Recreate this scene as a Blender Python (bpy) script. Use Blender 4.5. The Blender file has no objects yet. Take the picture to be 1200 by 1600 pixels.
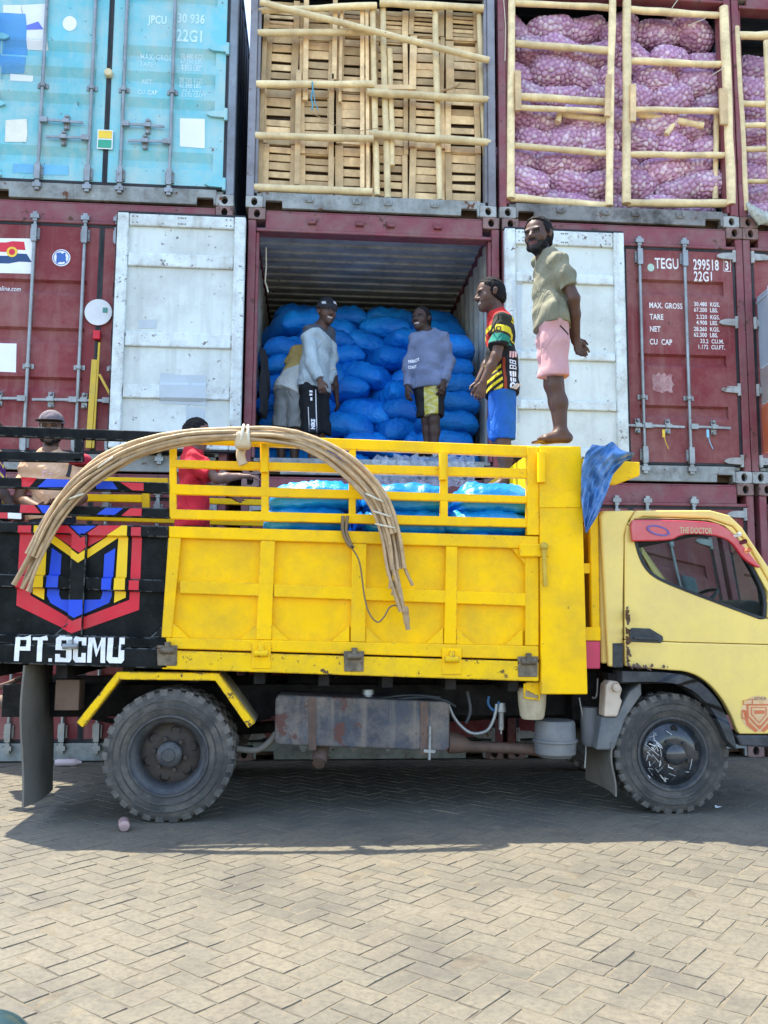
import bpy, bmesh, math, random
import numpy as np
from mathutils import Vector, Matrix
from mathutils.bvhtree import BVHTree
random.seed(7); RNG = np.random.default_rng(11)
SC = bpy.context.scene; COL = SC.collection
R_ = math.radians

# ------------------------------------------------------------------ camera
CAM = np.array([.6682793, -8.1707336, 1.3351334]); FPX = 1379.97
YAW, PITCH, ROLL = .0797787, .1123852, .0061984
_f = np.array([math.sin(YAW)*math.cos(PITCH), math.cos(YAW)*math.cos(PITCH), math.sin(PITCH)])
_r = np.array([math.cos(YAW), -math.sin(YAW), 0.]); _u = np.cross(_r, _f)
_R = math.cos(ROLL)*_r+math.sin(ROLL)*_u; _U = -math.sin(ROLL)*_r+math.cos(ROLL)*_u
cd = bpy.data.cameras.new('camera'); cam = bpy.data.objects.new('camera', cd); COL.objects.link(cam)
m = Matrix.Identity(4)
for i in range(3): m[i][0], m[i][1], m[i][2], m[i][3] = _R[i], _U[i], -_f[i], CAM[i]
cam.matrix_world = m
cd.sensor_fit = 'VERTICAL'; cd.sensor_height = 36; cd.lens = 36*FPX/1600
cd.clip_start = .05; cd.clip_end = 2000
SC.camera = cam
# ------------------------------------------------------------------ light
SUN = Vector((-.32, .225, 1.)).normalized()
w = bpy.data.worlds.new('World'); SC.world = w; w.use_nodes = True
nt = w.node_tree; nt.nodes.clear()
sky = nt.nodes.new('ShaderNodeTexSky'); sky.sky_type = 'NISHITA'; sky.sun_disc = False
sky.sun_elevation = math.asin(SUN.z); sky.sun_rotation = math.atan2(SUN.x, SUN.y)
sky.air_density = 1.0; sky.dust_density = 1.0; sky.ozone_density = 1.0
bg = nt.nodes.new('ShaderNodeBackground'); bg.inputs[1].default_value = .15
wo = nt.nodes.new('ShaderNodeOutputWorld')
nt.links.new(sky.outputs[0], bg.inputs[0]); nt.links.new(bg.outputs[0], wo.inputs[0])
ld = bpy.data.lights.new('sun', 'SUN'); ld.energy = 2.9; ld.angle = R_(.53); ld.color = (1., .93, .79)
lo = bpy.data.objects.new('sun', ld); COL.objects.link(lo)
lo.rotation_euler = SUN.to_track_quat('Z', 'Y').to_euler(); lo.location = (0, -3, 12)
vs = SC.view_settings
vs.view_transform = 'Standard'; vs.look = 'None'; vs.gamma = 1; vs.exposure = 2.1; vs.use_curve_mapping = False
SC.cycles.max_bounces = 8; SC.cycles.diffuse_bounces = 4
SC.cycles.use_denoising = True

def P(u, v, y):
    """point of the vertical plane at depth y that the 1200x1600 photograph shows at (u, v)"""
    d = _f+_R*(u-600)/FPX-_U*(v-800)/FPX
    return CAM+(y-CAM[1])/d[1]*d
def PX(u, v, y): return P(u, v, y)[0]
def PZ(u, v, y): return P(u, v, y)[2]

# ------------------------------------------------------------------ mesh helpers
ORG = {}
def tag(o, label=None, cat=None, group=None, kind=None):
    if label: o['label'] = label
    if cat: o['category'] = cat
    if group: o['group'] = group
    if kind: o['kind'] = kind
    return o
def thing(name, label, cat, loc=(0, 0, 0), group=None):
    o = bpy.data.objects.new(name, None); COL.objects.link(o); o.location = loc
    o.empty_display_size = .2; ORG[o.name] = Vector(loc)
    return tag(o, label, cat, group)
def vsub(a, b): return (a[0]-b[0], a[1]-b[1], a[2]-b[2])

class MB:
    def __init__(s): s.v = []; s.f = []; s.fc = []; s.col = None
    def add(s, v, f, c=None):
        n = len(s.v); s.v += [tuple(map(float, p)) for p in v]; s.f += [[i+n for i in q] for q in f]
        s.fc += [c]*len(f); return s
    def box(s, x0, x1, y0, y1, z0, z1, c=None):
        return s.add([(x0,y0,z0),(x1,y0,z0),(x1,y1,z0),(x0,y1,z0),(x0,y0,z1),(x1,y0,z1),(x1,y1,z1),(x0,y1,z1)],
                     [(0,1,5,4),(1,2,6,5),(2,3,7,6),(3,0,4,7),(4,5,6,7),(3,2,1,0)], c)
    def beam(s, a, b, wd, ht, up=(0, 0, 1), c=None):
        a = Vector(a); b = Vector(b); d = (b-a).normalized(); up = Vector(up)
        if abs(d.dot(up)) > .98: up = Vector((0, 1, 0))
        sx = d.cross(up).normalized()*wd/2; sz = sx.cross(d).normalized()*ht/2
        vs_ = [a-sx-sz, a+sx-sz, a+sx+sz, a-sx+sz, b-sx-sz, b+sx-sz, b+sx+sz, b-sx+sz]
        return s.add(vs_, [(0,1,2,3),(7,6,5,4),(0,4,5,1),(1,5,6,2),(2,6,7,3),(3,7,4,0)], c)
    def tube(s, pts, r, n=10, cap=True, c=None):
        pts = [Vector(p) for p in pts]; m = len(pts)
        rs = [r]*m if not hasattr(r, '__len__') else r
        base = len(s.v); nrm = None; V = []; F = []
        for i, p in enumerate(pts):
            t = (pts[min(i+1, m-1)]-pts[max(i-1, 0)]).normalized()
            if nrm is None:
                nrm = t.cross(Vector((0, 0, 1)) if abs(t.z) < .9 else Vector((0, 1, 0))).normalized()
            else: nrm = (nrm-t*nrm.dot(t)).normalized()
            b = t.cross(nrm)
            for k in range(n):
                a = 2*math.pi*k/n; V.append(p+(nrm*math.cos(a)+b*math.sin(a))*rs[i])
        for i in range(m-1):
            for k in range(n):
                k2 = (k+1) % n; F.append((i*n+k, i*n+k2, (i+1)*n+k2, (i+1)*n+k))
        if cap: F.append(tuple(range(n-1, -1, -1))); F.append(tuple((m-1)*n+k for k in range(n)))
        return s.add(V, F, c)
    def prism(s, poly, y0, y1, c=None):
        n = len(poly)
        V = [(p[0], y0, p[1]) for p in poly]+[(p[0], y1, p[1]) for p in poly]
        F = [tuple(range(n)), tuple(range(2*n-1, n-1, -1))]+[(i, i+n, (i+1) % n+n, (i+1) % n) for i in range(n)]
        return s.add(V, F, c)
    def lathe(s, prof, cx, cz, n=48, c=None, close=False):
        V = []; F = []; m = len(prof)
        for (r, y) in prof:
            for k in range(n):
                a = 2*math.pi*k/n; V.append((cx+r*math.cos(a), y, cz+r*math.sin(a)))
        for i in range(m-1):
            for k in range(n):
                k2 = (k+1) % n; F.append((i*n+k, i*n+k2, (i+1)*n+k2, (i+1)*n+k))
        if close:
            F.append(tuple(range(n))); F.append(tuple((m-1)*n+k for k in range(n)))
        return s.add(V, F, c)
    def ball(s, c0, r, n=10, m=7, c=None):
        V = []; F = []; r = r if hasattr(r, '__len__') else (r, r, r)
        for i in range(m+1):
            t = math.pi*i/m
            for k in range(n):
                a = 2*math.pi*k/n
                V.append((c0[0]+r[0]*math.sin(t)*math.cos(a), c0[1]+r[1]*math.sin(t)*math.sin(a), c0[2]+r[2]*math.cos(t)))
        for i in range(m):
            for k in range(n):
                k2 = (k+1) % n; F.append((i*n+k, (i+1)*n+k, (i+1)*n+k2, i*n+k2))
        return s.add(V, F, c)
    def mesh(s, name, org=(0, 0, 0), smooth=None):
        me = bpy.data.meshes.new(name)
        me.from_pydata([vsub(p, org) for p in s.v], [], s.f)
        bm = bmesh.new(); bm.from_mesh(me)
        bmesh.ops.remove_doubles(bm, verts=bm.verts, dist=1e-6)
        bmesh.ops.recalc_face_normals(bm, faces=bm.faces); bm.to_mesh(me); bm.free()
        if smooth is not None:
            me.polygons.foreach_set('use_smooth', [True]*len(me.polygons)); me.set_sharp_from_angle(angle=R_(smooth))
        return me
    def build(s, name, mat, parent=None, smooth=None, bevel=0, seg=1, label=None):
        org = ORG.get(parent.name, Vector((0, 0, 0))) if parent else Vector((0, 0, 0))
        me = s.mesh(name, org, smooth)
        return link(name, me, mat, parent, bevel, seg, label)
def link(name, me, mat, parent=None, bevel=0, seg=1, label=None):
    if mat and not me.materials: me.materials.append(mat)
    o = bpy.data.objects.new(name, me); COL.objects.link(o)
    if parent:
        o.parent = parent; ORG[o.name] = ORG.get(parent.name, Vector((0, 0, 0)))
    if bevel:
        b = o.modifiers.new('bevel', 'BEVEL'); b.width = bevel; b.segments = seg; b.limit_method = 'ANGLE'; b.angle_limit = R_(40)
    if label: o['label'] = label
    return o
def copy_tree(o, loc=None, rot=None, parent=None):
    c = o.copy(); COL.objects.link(c)
    if parent: c.parent = parent
    if loc is not None: c.location = loc
    if rot is not None: c.rotation_euler = rot
    ORG[c.name] = Vector(c.location) if parent is None else ORG.get(parent.name, Vector((0, 0, 0)))
    for ch in list(o.children): copy_tree(ch, parent=c)
    return c

# ------------------------------------------------------------------ materials
def _nt(name):
    mt = bpy.data.materials.new(name); mt.use_nodes = True; t = mt.node_tree; t.nodes.clear()
    out = t.nodes.new('ShaderNodeOutputMaterial'); b = t.nodes.new('ShaderNodeBsdfPrincipled')
    t.links.new(b.outputs[0], out.inputs[0]); return mt, t, b
class NB:
    def __init__(s, t): s.t = t; s._c = None
    def n(s, ty, **k):
        x = s.t.nodes.new('ShaderNode'+ty)
        for a, v in k.items(): setattr(x, a, v)
        return x
    def l(s, a, b): s.t.links.new(a, b)
    def coord(s):
        if s._c is None:
            tc = s.n('TexCoord'); oi = s.n('ObjectInfo'); mp = s.n('VectorMath', operation='ADD')
            ml = s.n('VectorMath', operation='SCALE'); ml.inputs[0].default_value = (17.3, 9.1, 23.7)
            s.l(oi.outputs['Random'], ml.inputs['Scale']); s.l(tc.outputs['Object'], mp.inputs[0]); s.l(ml.outputs[0], mp.inputs[1])
            s._c = mp.outputs[0]; s.rnd = oi.outputs['Random']
        return s._c
    def noise(s, scale, detail=5, rough=.6, stretch=None, w=0):
        c = s.coord()
        if stretch:
            mp = s.n('Mapping'); mp.inputs['Scale'].default_value = stretch; mp.inputs['Location'].default_value = (w, w*1.7, w*.3)
            s.l(c, mp.inputs[0]); c = mp.outputs[0]
        x = s.n('TexNoise'); x.inputs['Scale'].default_value = scale; x.inputs['Detail'].default_value = detail
        x.inputs['Roughness'].default_value = rough; s.l(c, x.inputs['Vector']); return x.outputs['Fac']
    def ramp(s, fac, a, b, lo=0., hi=1.):
        x = s.n('MapRange'); x.inputs['From Min'].default_value = a; x.inputs['From Max'].default_value = b
        x.inputs['To Min'].default_value = lo; x.inputs['To Max'].default_value = hi; s.l(fac, x.inputs['Value']); return x.outputs[0]
    def mix(s, fac, a, b, mode='MIX'):
        x = s.n('Mix', data_type='RGBA', blend_type=mode)
        for k, v in ((0, fac), (6, a), (7, b)):
            if isinstance(v, (int, float)): x.inputs[k].default_value = v
            elif isinstance(v, (tuple, list)): x.inputs[k].default_value = (*v[:3], 1)
            else: s.l(v, x.inputs[k])
        return x.outputs[2]
    def math(s, op, a, b=0.):
        x = s.n('Math', operation=op)
        for k, v in ((0, a), (1, b)):
            if isinstance(v, (int, float)): x.inputs[k].default_value = v
            else: s.l(v, x.inputs[k])
        return x.outputs[0]
    def bump(s, h, strength, dist, bsdf):
        x = s.n('Bump'); x.inputs['Strength'].default_value = strength; x.inputs['Distance'].default_value = dist
        s.l(h, x.inputs['Height']); s.l(x.outputs[0], bsdf.inputs['Normal'])
_MC = {}
def M(name, col, rough=.5, metal=0., var=.12, vs_=3., dirt=None, da=.5, ds=2.2, streak=0., rust=0., rs=7., rustcol=(.13, .055, .03),
      bump=.15, bs=40., bd=.004, objvar=0., attr=None, coat=0., spec=.28, edge=None):
    """worn surface: base colour + tone variation + dirt film + vertical streaks + rust/chips, all by noise"""
    if name in _MC: return _MC[name]
    mt, t, b = _nt(name); g = NB(t)
    c = g.coord()
    if attr:
        an = g.n('Attribute'); an.attribute_name = attr; base = an.outputs['Color']
    else: base = None
    n1 = g.noise(vs_, 6, .62)
    lo = tuple(x*(1-var) for x in col); hi = tuple(min(1, x*(1+var)) for x in col)
    if base is None: cc = g.mix(g.ramp(n1, .3, .7), lo, hi)
    else: cc = g.mix(g.ramp(n1, .3, .7), g.mix(1., base, (1-var,)*3, 'MULTIPLY'), base)
    if objvar:
        tone = g.ramp(g.rnd, 0, 1, 1-objvar, 1+objvar)
        cmb = g.n('CombineColor'); [g.l(tone, cmb.inputs[i]) for i in range(3)]
        cc = g.mix(1., cc, cmb.outputs[0], 'MULTIPLY')
    rg = g.ramp(g.noise(vs_*3, 4), .3, .7, max(0, rough-.1), min(1, rough+.12))
    if dirt:
        fd = g.ramp(g.noise(ds, 9, .74, (1, 1, 1), 3.1), .43, .66, 0, da)
        cc = g.mix(fd, cc, dirt)
        if streak:
            fs = g.ramp(g.noise(9, 5, .6, (1., 1., .06), 7.7), .52, .74, 0, streak)
            cc = g.mix(fs, cc, dirt)
    if rust:
        fr = g.ramp(g.noise(rs, 9, .74, (1, 1, 1), 12.3), .695-rust*.3, .72-rust*.3)
        cc = g.mix(fr, cc, rustcol); rg = g.math('MAXIMUM', rg, g.math('MULTIPLY', fr, .85))
    if edge:      # paint worn off along edges
        bv = g.n('Bevel', samples=4); bv.inputs['Radius'].default_value = edge[1]; ge = g.n('NewGeometry'); dt = g.n('VectorMath', operation='DOT_PRODUCT')
        g.l(bv.outputs[0], dt.inputs[0]); g.l(ge.outputs['Normal'], dt.inputs[1])
        fe = g.math('MULTIPLY', g.ramp(dt.outputs['Value'], .99, .90), g.ramp(g.noise(16, 6, .7, (1, 1, 1), 5.), .50-edge[2], .56-edge[2])); cc = g.mix(fe, cc, edge[0])
    g.l(cc, b.inputs['Base Color']); g.l(rg, b.inputs['Roughness'])
    b.inputs['Metallic'].default_value = metal; b.inputs['Specular IOR Level'].default_value = spec
    if coat: b.inputs['Coat Weight'].default_value = coat; b.inputs['Coat Roughness'].default_value = .12
    if bump: g.bump(g.noise(bs, 4, .6), bump, bd, b)
    _MC[name] = mt; return mt
def glass(name, col, alpha_like=.85, rough=.02):
    mt, t, b = _nt(name); b.inputs['Base Color'].default_value = (*col, 1); b.inputs['Roughness'].default_value = rough
    b.inputs['Transmission Weight'].default_value = 1; b.inputs['IOR'].default_value = 1.1; b.inputs['Specular IOR Level'].default_value = .6
    return mt

DUST = (.30, .26, .20); GRIME = (.035, .032, .03)
YEL = M('yellow_paint', (.95, .545, .0), .5, spec=.16, var=.05, dirt=(.50, .30, .03), da=.5, ds=2.6, streak=.18, rust=.15, rs=18, rustcol=(.14, .085, .04), bump=.3, bs=5, bd=.006, edge=((.30, .19, .07), .010, -.04))
YELW = M('yellow_paint_worn', (.88, .53, .002), .5, spec=.18, var=.06, dirt=(.45, .28, .04), da=.45, ds=5, rust=.34, rs=12, rustcol=(.09, .055, .035), bump=.2, bs=9, bd=.005, edge=((.13, .085, .05), .012, .03))
CABY = M('pale_yellow_paint', (.80, .575, .15), .42, var=.06, vs_=1.6, dirt=(.62, .44, .17), da=.55, ds=2.5, streak=.12, rust=.05, rs=22, bump=.03, bs=8, coat=.1)
BLK = M('black_paint', (.0035, .0045, .005), .45, spec=.09, var=.3, dirt=(.03, .033, .03), da=.5, ds=4, rust=.14, rs=20, rustcol=(.16, .15, .13), bump=.2, bs=9, edge=((.20, .21, .20), .010, .02))
RED = M('red_paint', (.62, .018, .035), .4, var=.08, dirt=(.35, .10, .09), da=.3, ds=5, bump=.05)
BLU = M('blue_paint', (.015, .07, .62), .4, var=.08, dirt=(.05, .09, .3), da=.3, ds=5, bump=.05)
YLW = M('yellow_print', (.88, .55, .01), .4, var=.05, dirt=(.5, .33, .05), da=.3, ds=5, bump=.05)
WHT = M('white_paint', (.80, .80, .78), .45, var=.05, dirt=(.40, .36, .32), da=.45, ds=6, rust=.1, rs=25, rustcol=(.10, .09, .085), bump=.05)
MAR = M('maroon_paint', (.205, .040, .044), .6, spec=.16, var=.12, vs_=1.5, dirt=(.31, .165, .145), da=.7, ds=1.3, streak=.5, rust=.19, rs=9, rustcol=(.10, .04, .03), bump=.08, bs=12)
MARD = M('maroon_rail', (.22, .06, .07), .55, var=.15, dirt=(.22, .15, .13), da=.6, ds=4, rust=.32, rs=8, rustcol=(.09, .045, .03), bump=.15, bs=25)
CYAN = M('cyan_paint', (.17, .52, .575), .5, var=.14, vs_=1.2, dirt=(.46, .58, .53), da=.8, ds=1.2, streak=.6, rust=.19, rs=14, bump=.06, bs=10)
CYA2 = M('blue_patch_paint', (.10, .33, .62), .5, var=.1, dirt=(.2, .45, .6), da=.3, ds=3)
GRYS = M('grey_sill_paint', (.30, .32, .30), .62, var=.2, dirt=(.10, .085, .07), da=.75, ds=4.5, streak=.3, rust=.30, rs=7, bump=.2, bs=25)
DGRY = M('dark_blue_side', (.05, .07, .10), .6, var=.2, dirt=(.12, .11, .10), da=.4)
PALE = M('pale_door_lining', (.64, .69, .635), .55, var=.05, vs_=1.5, dirt=(.44, .46, .42), da=.8, ds=1.4, streak=.6, rust=.21, rs=15, rustcol=(.12, .10, .09), bump=.06, bs=9)
PALF = M('pale_door_frame', (.66, .73, .70), .55, var=.07, dirt=(.30, .27, .21), da=.6, ds=4, streak=.4, rust=.3, rs=14, rustcol=(.14, .11, .09), bump=.12, bs=25, edge=((.20, .15, .11), .012, -.02))
PATG = M('grey_patch', (.46, .52, .54), .6, dirt=(.5, .55, .55), da=.3)
INT = M('inside_wall_paint', (.52, .56, .53), .6, var=.15, dirt=(.22, .21, .18), da=.6, ds=2.5, streak=.5, rust=.2, rs=8)
PLY = M('plywood_floor', (.14, .09, .055), .7, var=.25, dirt=GRIME, da=.5)
RUB = M('rubber_seal', (.02, .022, .024), .65, var=.3, dirt=(.08, .08, .08), da=.4)
GALV = M('galvanised_steel', (.31, .325, .32), .42, metal=.55, var=.12, dirt=(.16, .14, .12), da=.55, ds=6, streak=.4, rust=.2, rs=14, bump=.08)
RUSTY = M('rusty_steel', (.16, .10, .075), .7, metal=.2, var=.3, dirt=(.05, .045, .04), da=.6, ds=8, rust=.4, rs=10, bump=.3, bs=30)
HOLE = M('hollow_dark', (.012, .011, .010), .9, bump=0)
CAST = M('casting_steel', (.24, .15, .13), .65, var=.2, dirt=(.12, .08, .065), da=.7, ds=8, rust=.35, rs=9, rustcol=(.08, .04, .028), bump=.25, bs=30)
CASTG = M('casting_grey', (.38, .39, .37), .62, var=.15, dirt=(.16, .13, .11), da=.7, ds=7, rust=.25, rs=9, bump=.25, bs=30)
TREAD = M('tyre_tread', (.085, .078, .07), .85, var=.25, vs_=9, dirt=(.21, .19, .16), da=.8, ds=9, bump=.25, bs=60)
TYRE = M('tyre_rubber', (.05, .048, .044), .8, var=.2, vs_=5, dirt=(.15, .13, .105), da=.85, ds=5, bump=.25, bs=60)
RIMM = M('wheel_steel', (.045, .048, .052), .45, metal=.0, var=.25, dirt=(.13, .12, .105), da=.6, ds=9, rust=.12, rs=18, bump=.08)
RIMD = M('wheel_dirty', (.05, .042, .036), .75, var=.3, dirt=(.10, .07, .05), da=.6, ds=9, rust=.2, rs=14, bump=.3)
CHAS = M('chassis_black', (.011, .011, .011), .75, spec=.15, var=.3, dirt=(.045, .039, .033), da=.6, ds=5, rust=.12, bump=.15)
TANK = M('tank_paint', (.060, .062, .070), .65, spec=.15, var=.4, vs_=5, dirt=(.22, .18, .14), da=.85, ds=3.5, streak=.95, rust=.42, rs=3.2, rustcol=(.11, .055, .045), bump=.12)
PLAS = M('black_plastic', (.028, .031, .034), .42, var=.2, dirt=(.13, .13, .13), da=.4, ds=6, bump=.05)
FLAP = M('rubber_flap', (.15, .135, .11), .75, var=.2, dirt=(.19, .17, .14), da=.7, ds=4, streak=.5, bump=.15)
BEI = M('beige_plastic', (.52, .42, .32), .55, var=.1, dirt=(.25, .20, .15), da=.5, ds=9)
WOOD = M('pale_sawn_wood', (.74, .53, .28), .7, var=.28, vs_=5, dirt=(.40, .26, .13), da=.65, ds=3, streak=.3, objvar=.33, bump=.3, bs=55)
LOG = M('peeled_pole', (.84, .67, .37), .6, var=.15, vs_=6, dirt=(.36, .25, .13), da=.55, ds=4, rust=.12, rs=14, rustcol=(.20, .12, .06), objvar=.16, bump=.25, bs=35)
CANE = M('rattan_cane', (.46, .31, .165), .5, var=.22, vs_=12, dirt=(.24, .17, .10), da=.6, ds=16, objvar=.22, bump=.2, bs=60)
CORD = M('pale_cord', (.62, .56, .42), .8, bump=.2)
PRI = M('print_white', (.78, .77, .74), .5, var=.05, dirt=(.45, .33, .32), da=.45, ds=9, bump=0)
PRIF = M('print_faded', (.62, .80, .82), .5, var=.06, dirt=(.32, .66, .72), da=.75, ds=8, bump=0)
STK = M('sticker_white', (.82, .83, .82), .35, var=.03, dirt=(.6, .6, .58), da=.3, bump=0)
STKB = M('sticker_blue', (.05, .13, .38), .4, bump=0)
STKR = M('sticker_red', (.62, .03, .05), .4, bump=0)
STKY = M('sticker_yellow', (.80, .55, .05), .4, bump=0)
STKG = M('sticker_green', (.05, .35, .22), .4, bump=0)
# ------------------------------------------------------------------ flat prints laid on a relief
def bvh_of(objs):
    V = []; F = []
    for o in objs:
        n = len(V); off = o.matrix_world.translation if o.parent is None else ORG.get(o.name, Vector((0, 0, 0)))
        V += [Vector(v.co)+off for v in o.data.vertices]; F += [[i+n for i in p.vertices] for p in o.data.polygons]
    return BVHTree.FromPolygons(V, F)
def text_bm(s, h, sx=.8, fat=.0, gap=1.):
    cu = bpy.data.curves.new('txt', 'FONT'); cu.body = s; cu.size = h/.7; cu.offset = fat; cu.space_character = gap; cu.resolution_u = 3
    cu.align_x = 'LEFT'; cu.align_y = 'BOTTOM_BASELINE'
    ob = bpy.data.objects.new('txt', cu); me = bpy.data.meshes.new_from_object(ob)
    bm = bmesh.new(); bm.from_mesh(me)
    for v in bm.verts: v.co = Vector((v.co.x*sx, 0, v.co.y))
    bpy.data.objects.remove(ob); bpy.data.curves.remove(cu); bpy.data.meshes.remove(me); return bm
def poly_bm(polys):
    bm = bmesh.new()
    for p in polys:
        f = bm.faces.new([bm.verts.new((x, polys.index(p)*.00035, z)) for x, z in p]); f.normal_update()
    bmesh.ops.triangulate(bm, faces=bm.faces[:]); return bm
def decal(name, bm, mat, parent, bvh, y0, loc=(0, 0), step=.03, off=.003, rot=0., label=None, dirv=(0, 1, 0), basis=None):
    """print: the outline in bm (XZ) is cut on a fine grid and laid on the surface behind it"""
    ca, sa = math.cos(rot), math.sin(rot)
    for v in bm.verts:
        x, z = v.co.x, v.co.z; v.co = Vector((loc[0]+x*ca-z*sa, v.co.y, loc[1]+x*sa+z*ca))
    if step:
        xs = [v.co.x for v in bm.verts]; zs = [v.co.z for v in bm.verts]
        for ax, lo, hi in ((0, min(xs), max(xs)), (2, min(zs), max(zs))):
            k = math.floor(lo/step)+1
            while k*step < hi:
                co = [0, 0, 0]; no = [0, 0, 0]; co[ax] = k*step+.00013; no[ax] = 1
                bmesh.ops.bisect_plane(bm, geom=bm.verts[:]+bm.edges[:]+bm.faces[:], plane_co=co, plane_no=no); k += 1
    D = Vector(dirv).normalized()
    for v in bm.verts:
        o = Vector((v.co.x, y0, v.co.z)) if basis is None else basis(v.co.x, v.co.z); ex = v.co.y
        h = bvh.ray_cast(o, D, 2.)
        v.co = (h[0] if h[0] is not None else o+D*.3)-D*(off+ex)
    org = ORG.get(parent.name, Vector((0, 0, 0)))
    for v in bm.verts: v.co -= org
    me = bpy.data.meshes.new(name); bm.to_mesh(me); bm.free()
    for p in me.polygons: p.use_smooth = False
    return link(name, me, mat, parent, label=label)
def ellipse(cx, cz, rx, rz, n=28, rot=0.):
    c, s = math.cos(rot), math.sin(rot)
    return [(cx+rx*math.cos(2*math.pi*i/n)*c-rz*math.sin(2*math.pi*i/n)*s, cz+rx*math.cos(2*math.pi*i/n)*s+rz*math.sin(2*math.pi*i/n)*c) for i in range(n)]
def pxpoly(pts, y): return [(PX(u, v, y), PZ(u, v, y)) for u, v in pts]
def rectpoly(x0, x1, z0, z1): return [(x0, z0), (x1, z0), (x1, z1), (x0, z1)]
def ragged(x0, x1, z0, z1, a=.02, n=7):
    p = []
    for i in range(n): p.append((x0+(x1-x0)*i/n, z0+random.uniform(-a, a)))
    for i in range(n): p.append((x1+random.uniform(-a, a)*.5, z0+(z1-z0)*i/n))
    for i in range(n): p.append((x1-(x1-x0)*i/n, z1+random.uniform(-a, a)))
    for i in range(n): p.append((x0+random.uniform(-a, a)*.5, z1-(z1-z0)*i/n))
    return p

# ------------------------------------------------------------------ ground with herringbone pavers
mt, t, b = _nt('paver_concrete'); g = NB(t); g.coord()
at = g.n('Attribute'); at.attribute_name = 'rnd'; geo = g.n('NewGeometry')
rr = g.math('FRACT', g.math('ADD', at.outputs['Fac'], g.rnd))
def wnoise(scale, det, rough=.6):
    x = g.n('TexNoise'); x.inputs['Scale'].default_value = scale; x.inputs['Detail'].default_value = det; x.inputs['Roughness'].default_value = rough
    g.l(geo.outputs['Position'], x.inputs['Vector']); return x.outputs['Fac']
cr = g.n('ValToRGB'); e = cr.color_ramp; e.elements[0].color = (.094, .084, .060, 1); e.elements[1].color = (.132, .116, .080, 1)
x = e.elements.new(.5); x.color = (.114, .103, .074, 1); x = e.elements.new(.8); x.color = (.122, .104, .072, 1); g.l(rr, cr.inputs[0])
cc = g.mix(g.ramp(wnoise(1.3, 9, .74), .40, .60, 0, .75), cr.outputs[0], (.160, .138, .094))
cc = g.mix(g.ramp(wnoise(1.1, 8, .68), .50, .68, 0, .75), cc, (.052, .049, .042))
cc = g.mix(g.ramp(wnoise(38, 7, .75), .44, .64, 0, .6), cc, (.060, .053, .042))
cc = g.mix(g.ramp(wnoise(9, 5, .7), .55, .7, 0, .35), cc, (.17, .145, .095))
g.l(cc, b.inputs['Base Color']); b.inputs['Roughness'].default_value = .85
g.bump(wnoise(70, 6, .7), .45, .004, b); PAV = mt
mt, t, b = _nt('joint_sand'); g = NB(t); geo = g.n('NewGeometry')
cc = g.mix(g.ramp(wnoise(5, 7, .7), .4, .65), (.118, .098, .064), (.165, .139, .092)); cc = g.mix(g.ramp(wnoise(2.3, 7, .7), .5, .66, 0, .8), cc, (.045, .038, .03))
g.l(cc, b.inputs['Base Color']); b.inputs['Roughness'].default_value = .95
g.bump(wnoise(90, 6, .75), .7, .006, b); SAND = mt
gm = MB(); NX = 60
for lo, hi in ((-1, 0),): pass
gm.add([(-400, -400, 0), (400, -400, 0), (400, 400, 0), (-400, 400, 0)], [(0, 1, 2, 3)])
ground = gm.build('ground', SAND); tag(ground, kind='structure'); ground.location = (0, 0, -.0026)
BW = .104; TH = R_(47.5); ct, st = math.cos(TH), math.sin(TH); OX, OY = .9, -3.6
cells = []
for ix in range(-62, 62):
    for iy in range(-62, 62):
        k = (ix-iy) % 4
        if k == 0: c = (ix+1, iy+.5, 2, 1)
        elif k == 3: c = (ix+.5, iy+1, 1, 2)
        else: continue
        X = OX+BW*(c[0]*ct-c[1]*st); Y = OY+BW*(c[0]*st+c[1]*ct)
        if -4.2 < X < 6.4 and -7.6 < Y < .9: cells.append((X, Y, c[2], c[3]))
def paver_geo(lx, ly, rough):
    j = .0026; ch = .0024; hx, hy = lx*BW/2-j, ly*BW/2-j
    r4 = [random.uniform(0, rough) for _ in range(8)]
    o_ = [(-hx, -hy), (hx, -hy), (hx, hy), (-hx, hy)]
    V = []; 
    mid = []
    for i in range(4):
        a = o_[i]; bq = o_[(i+1) % 4]
        V.append((a[0]*(1-r4[i]*.03), a[1]*(1-r4[i]*.05), 0)); mid.append(((a[0]+bq[0])/2, (a[1]+bq[1])/2))
    ring = []
    for i in range(4): ring += [V[i], (mid[i][0]*(1-r4[4+i]*.04), mid[i][1]*(1-r4[4+i]*.04), 0)]
    n = 8; V = []
    for (x, y, z) in ring: V.append((x, y, -.02))
    for (x, y, z) in ring: V.append((x, y, -.006-random.uniform(0, .002)))
    for (x, y, z) in ring: V.append((x-math.copysign(ch, x) if abs(x) > .01 else x, y-math.copysign(ch, y) if abs(y) > .01 else y, random.uniform(-.0012, .0008)))
    F = [(i+q*n, (i+1) % n+q*n, (i+1) % n+(q+1)*n, i+(q+1)*n) for q in (0, 1) for i in range(n)]+[tuple(range(2*n, 3*n))]
    return V, F
pav_me = {}
for key in ((2, 1), (1, 2)):
    L = []
    for q in range(6):
        V, F = paver_geo(*key, 1.); me = bpy.data.meshes.new('paver'); me.from_pydata(V, [], F); me.materials.append(PAV)
        at_ = me.attributes.new('rnd', 'FLOAT', 'FACE'); L.append(me)
    pav_me[key] = L
def visible(X, Y):
    d = np.array([X, Y, 0])-CAM; zc = d@_f; u = 600+FPX*(d@_R)/zc; v = 800-FPX*(d@_U)/zc
    return zc > .3 and -40 < u < 1240 and v < 1640
cells.sort(key=lambda c: (not visible(c[0], c[1]), (c[0]-CAM[0])**2+(c[1]-CAM[1])**2))
rest = MB()
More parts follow.
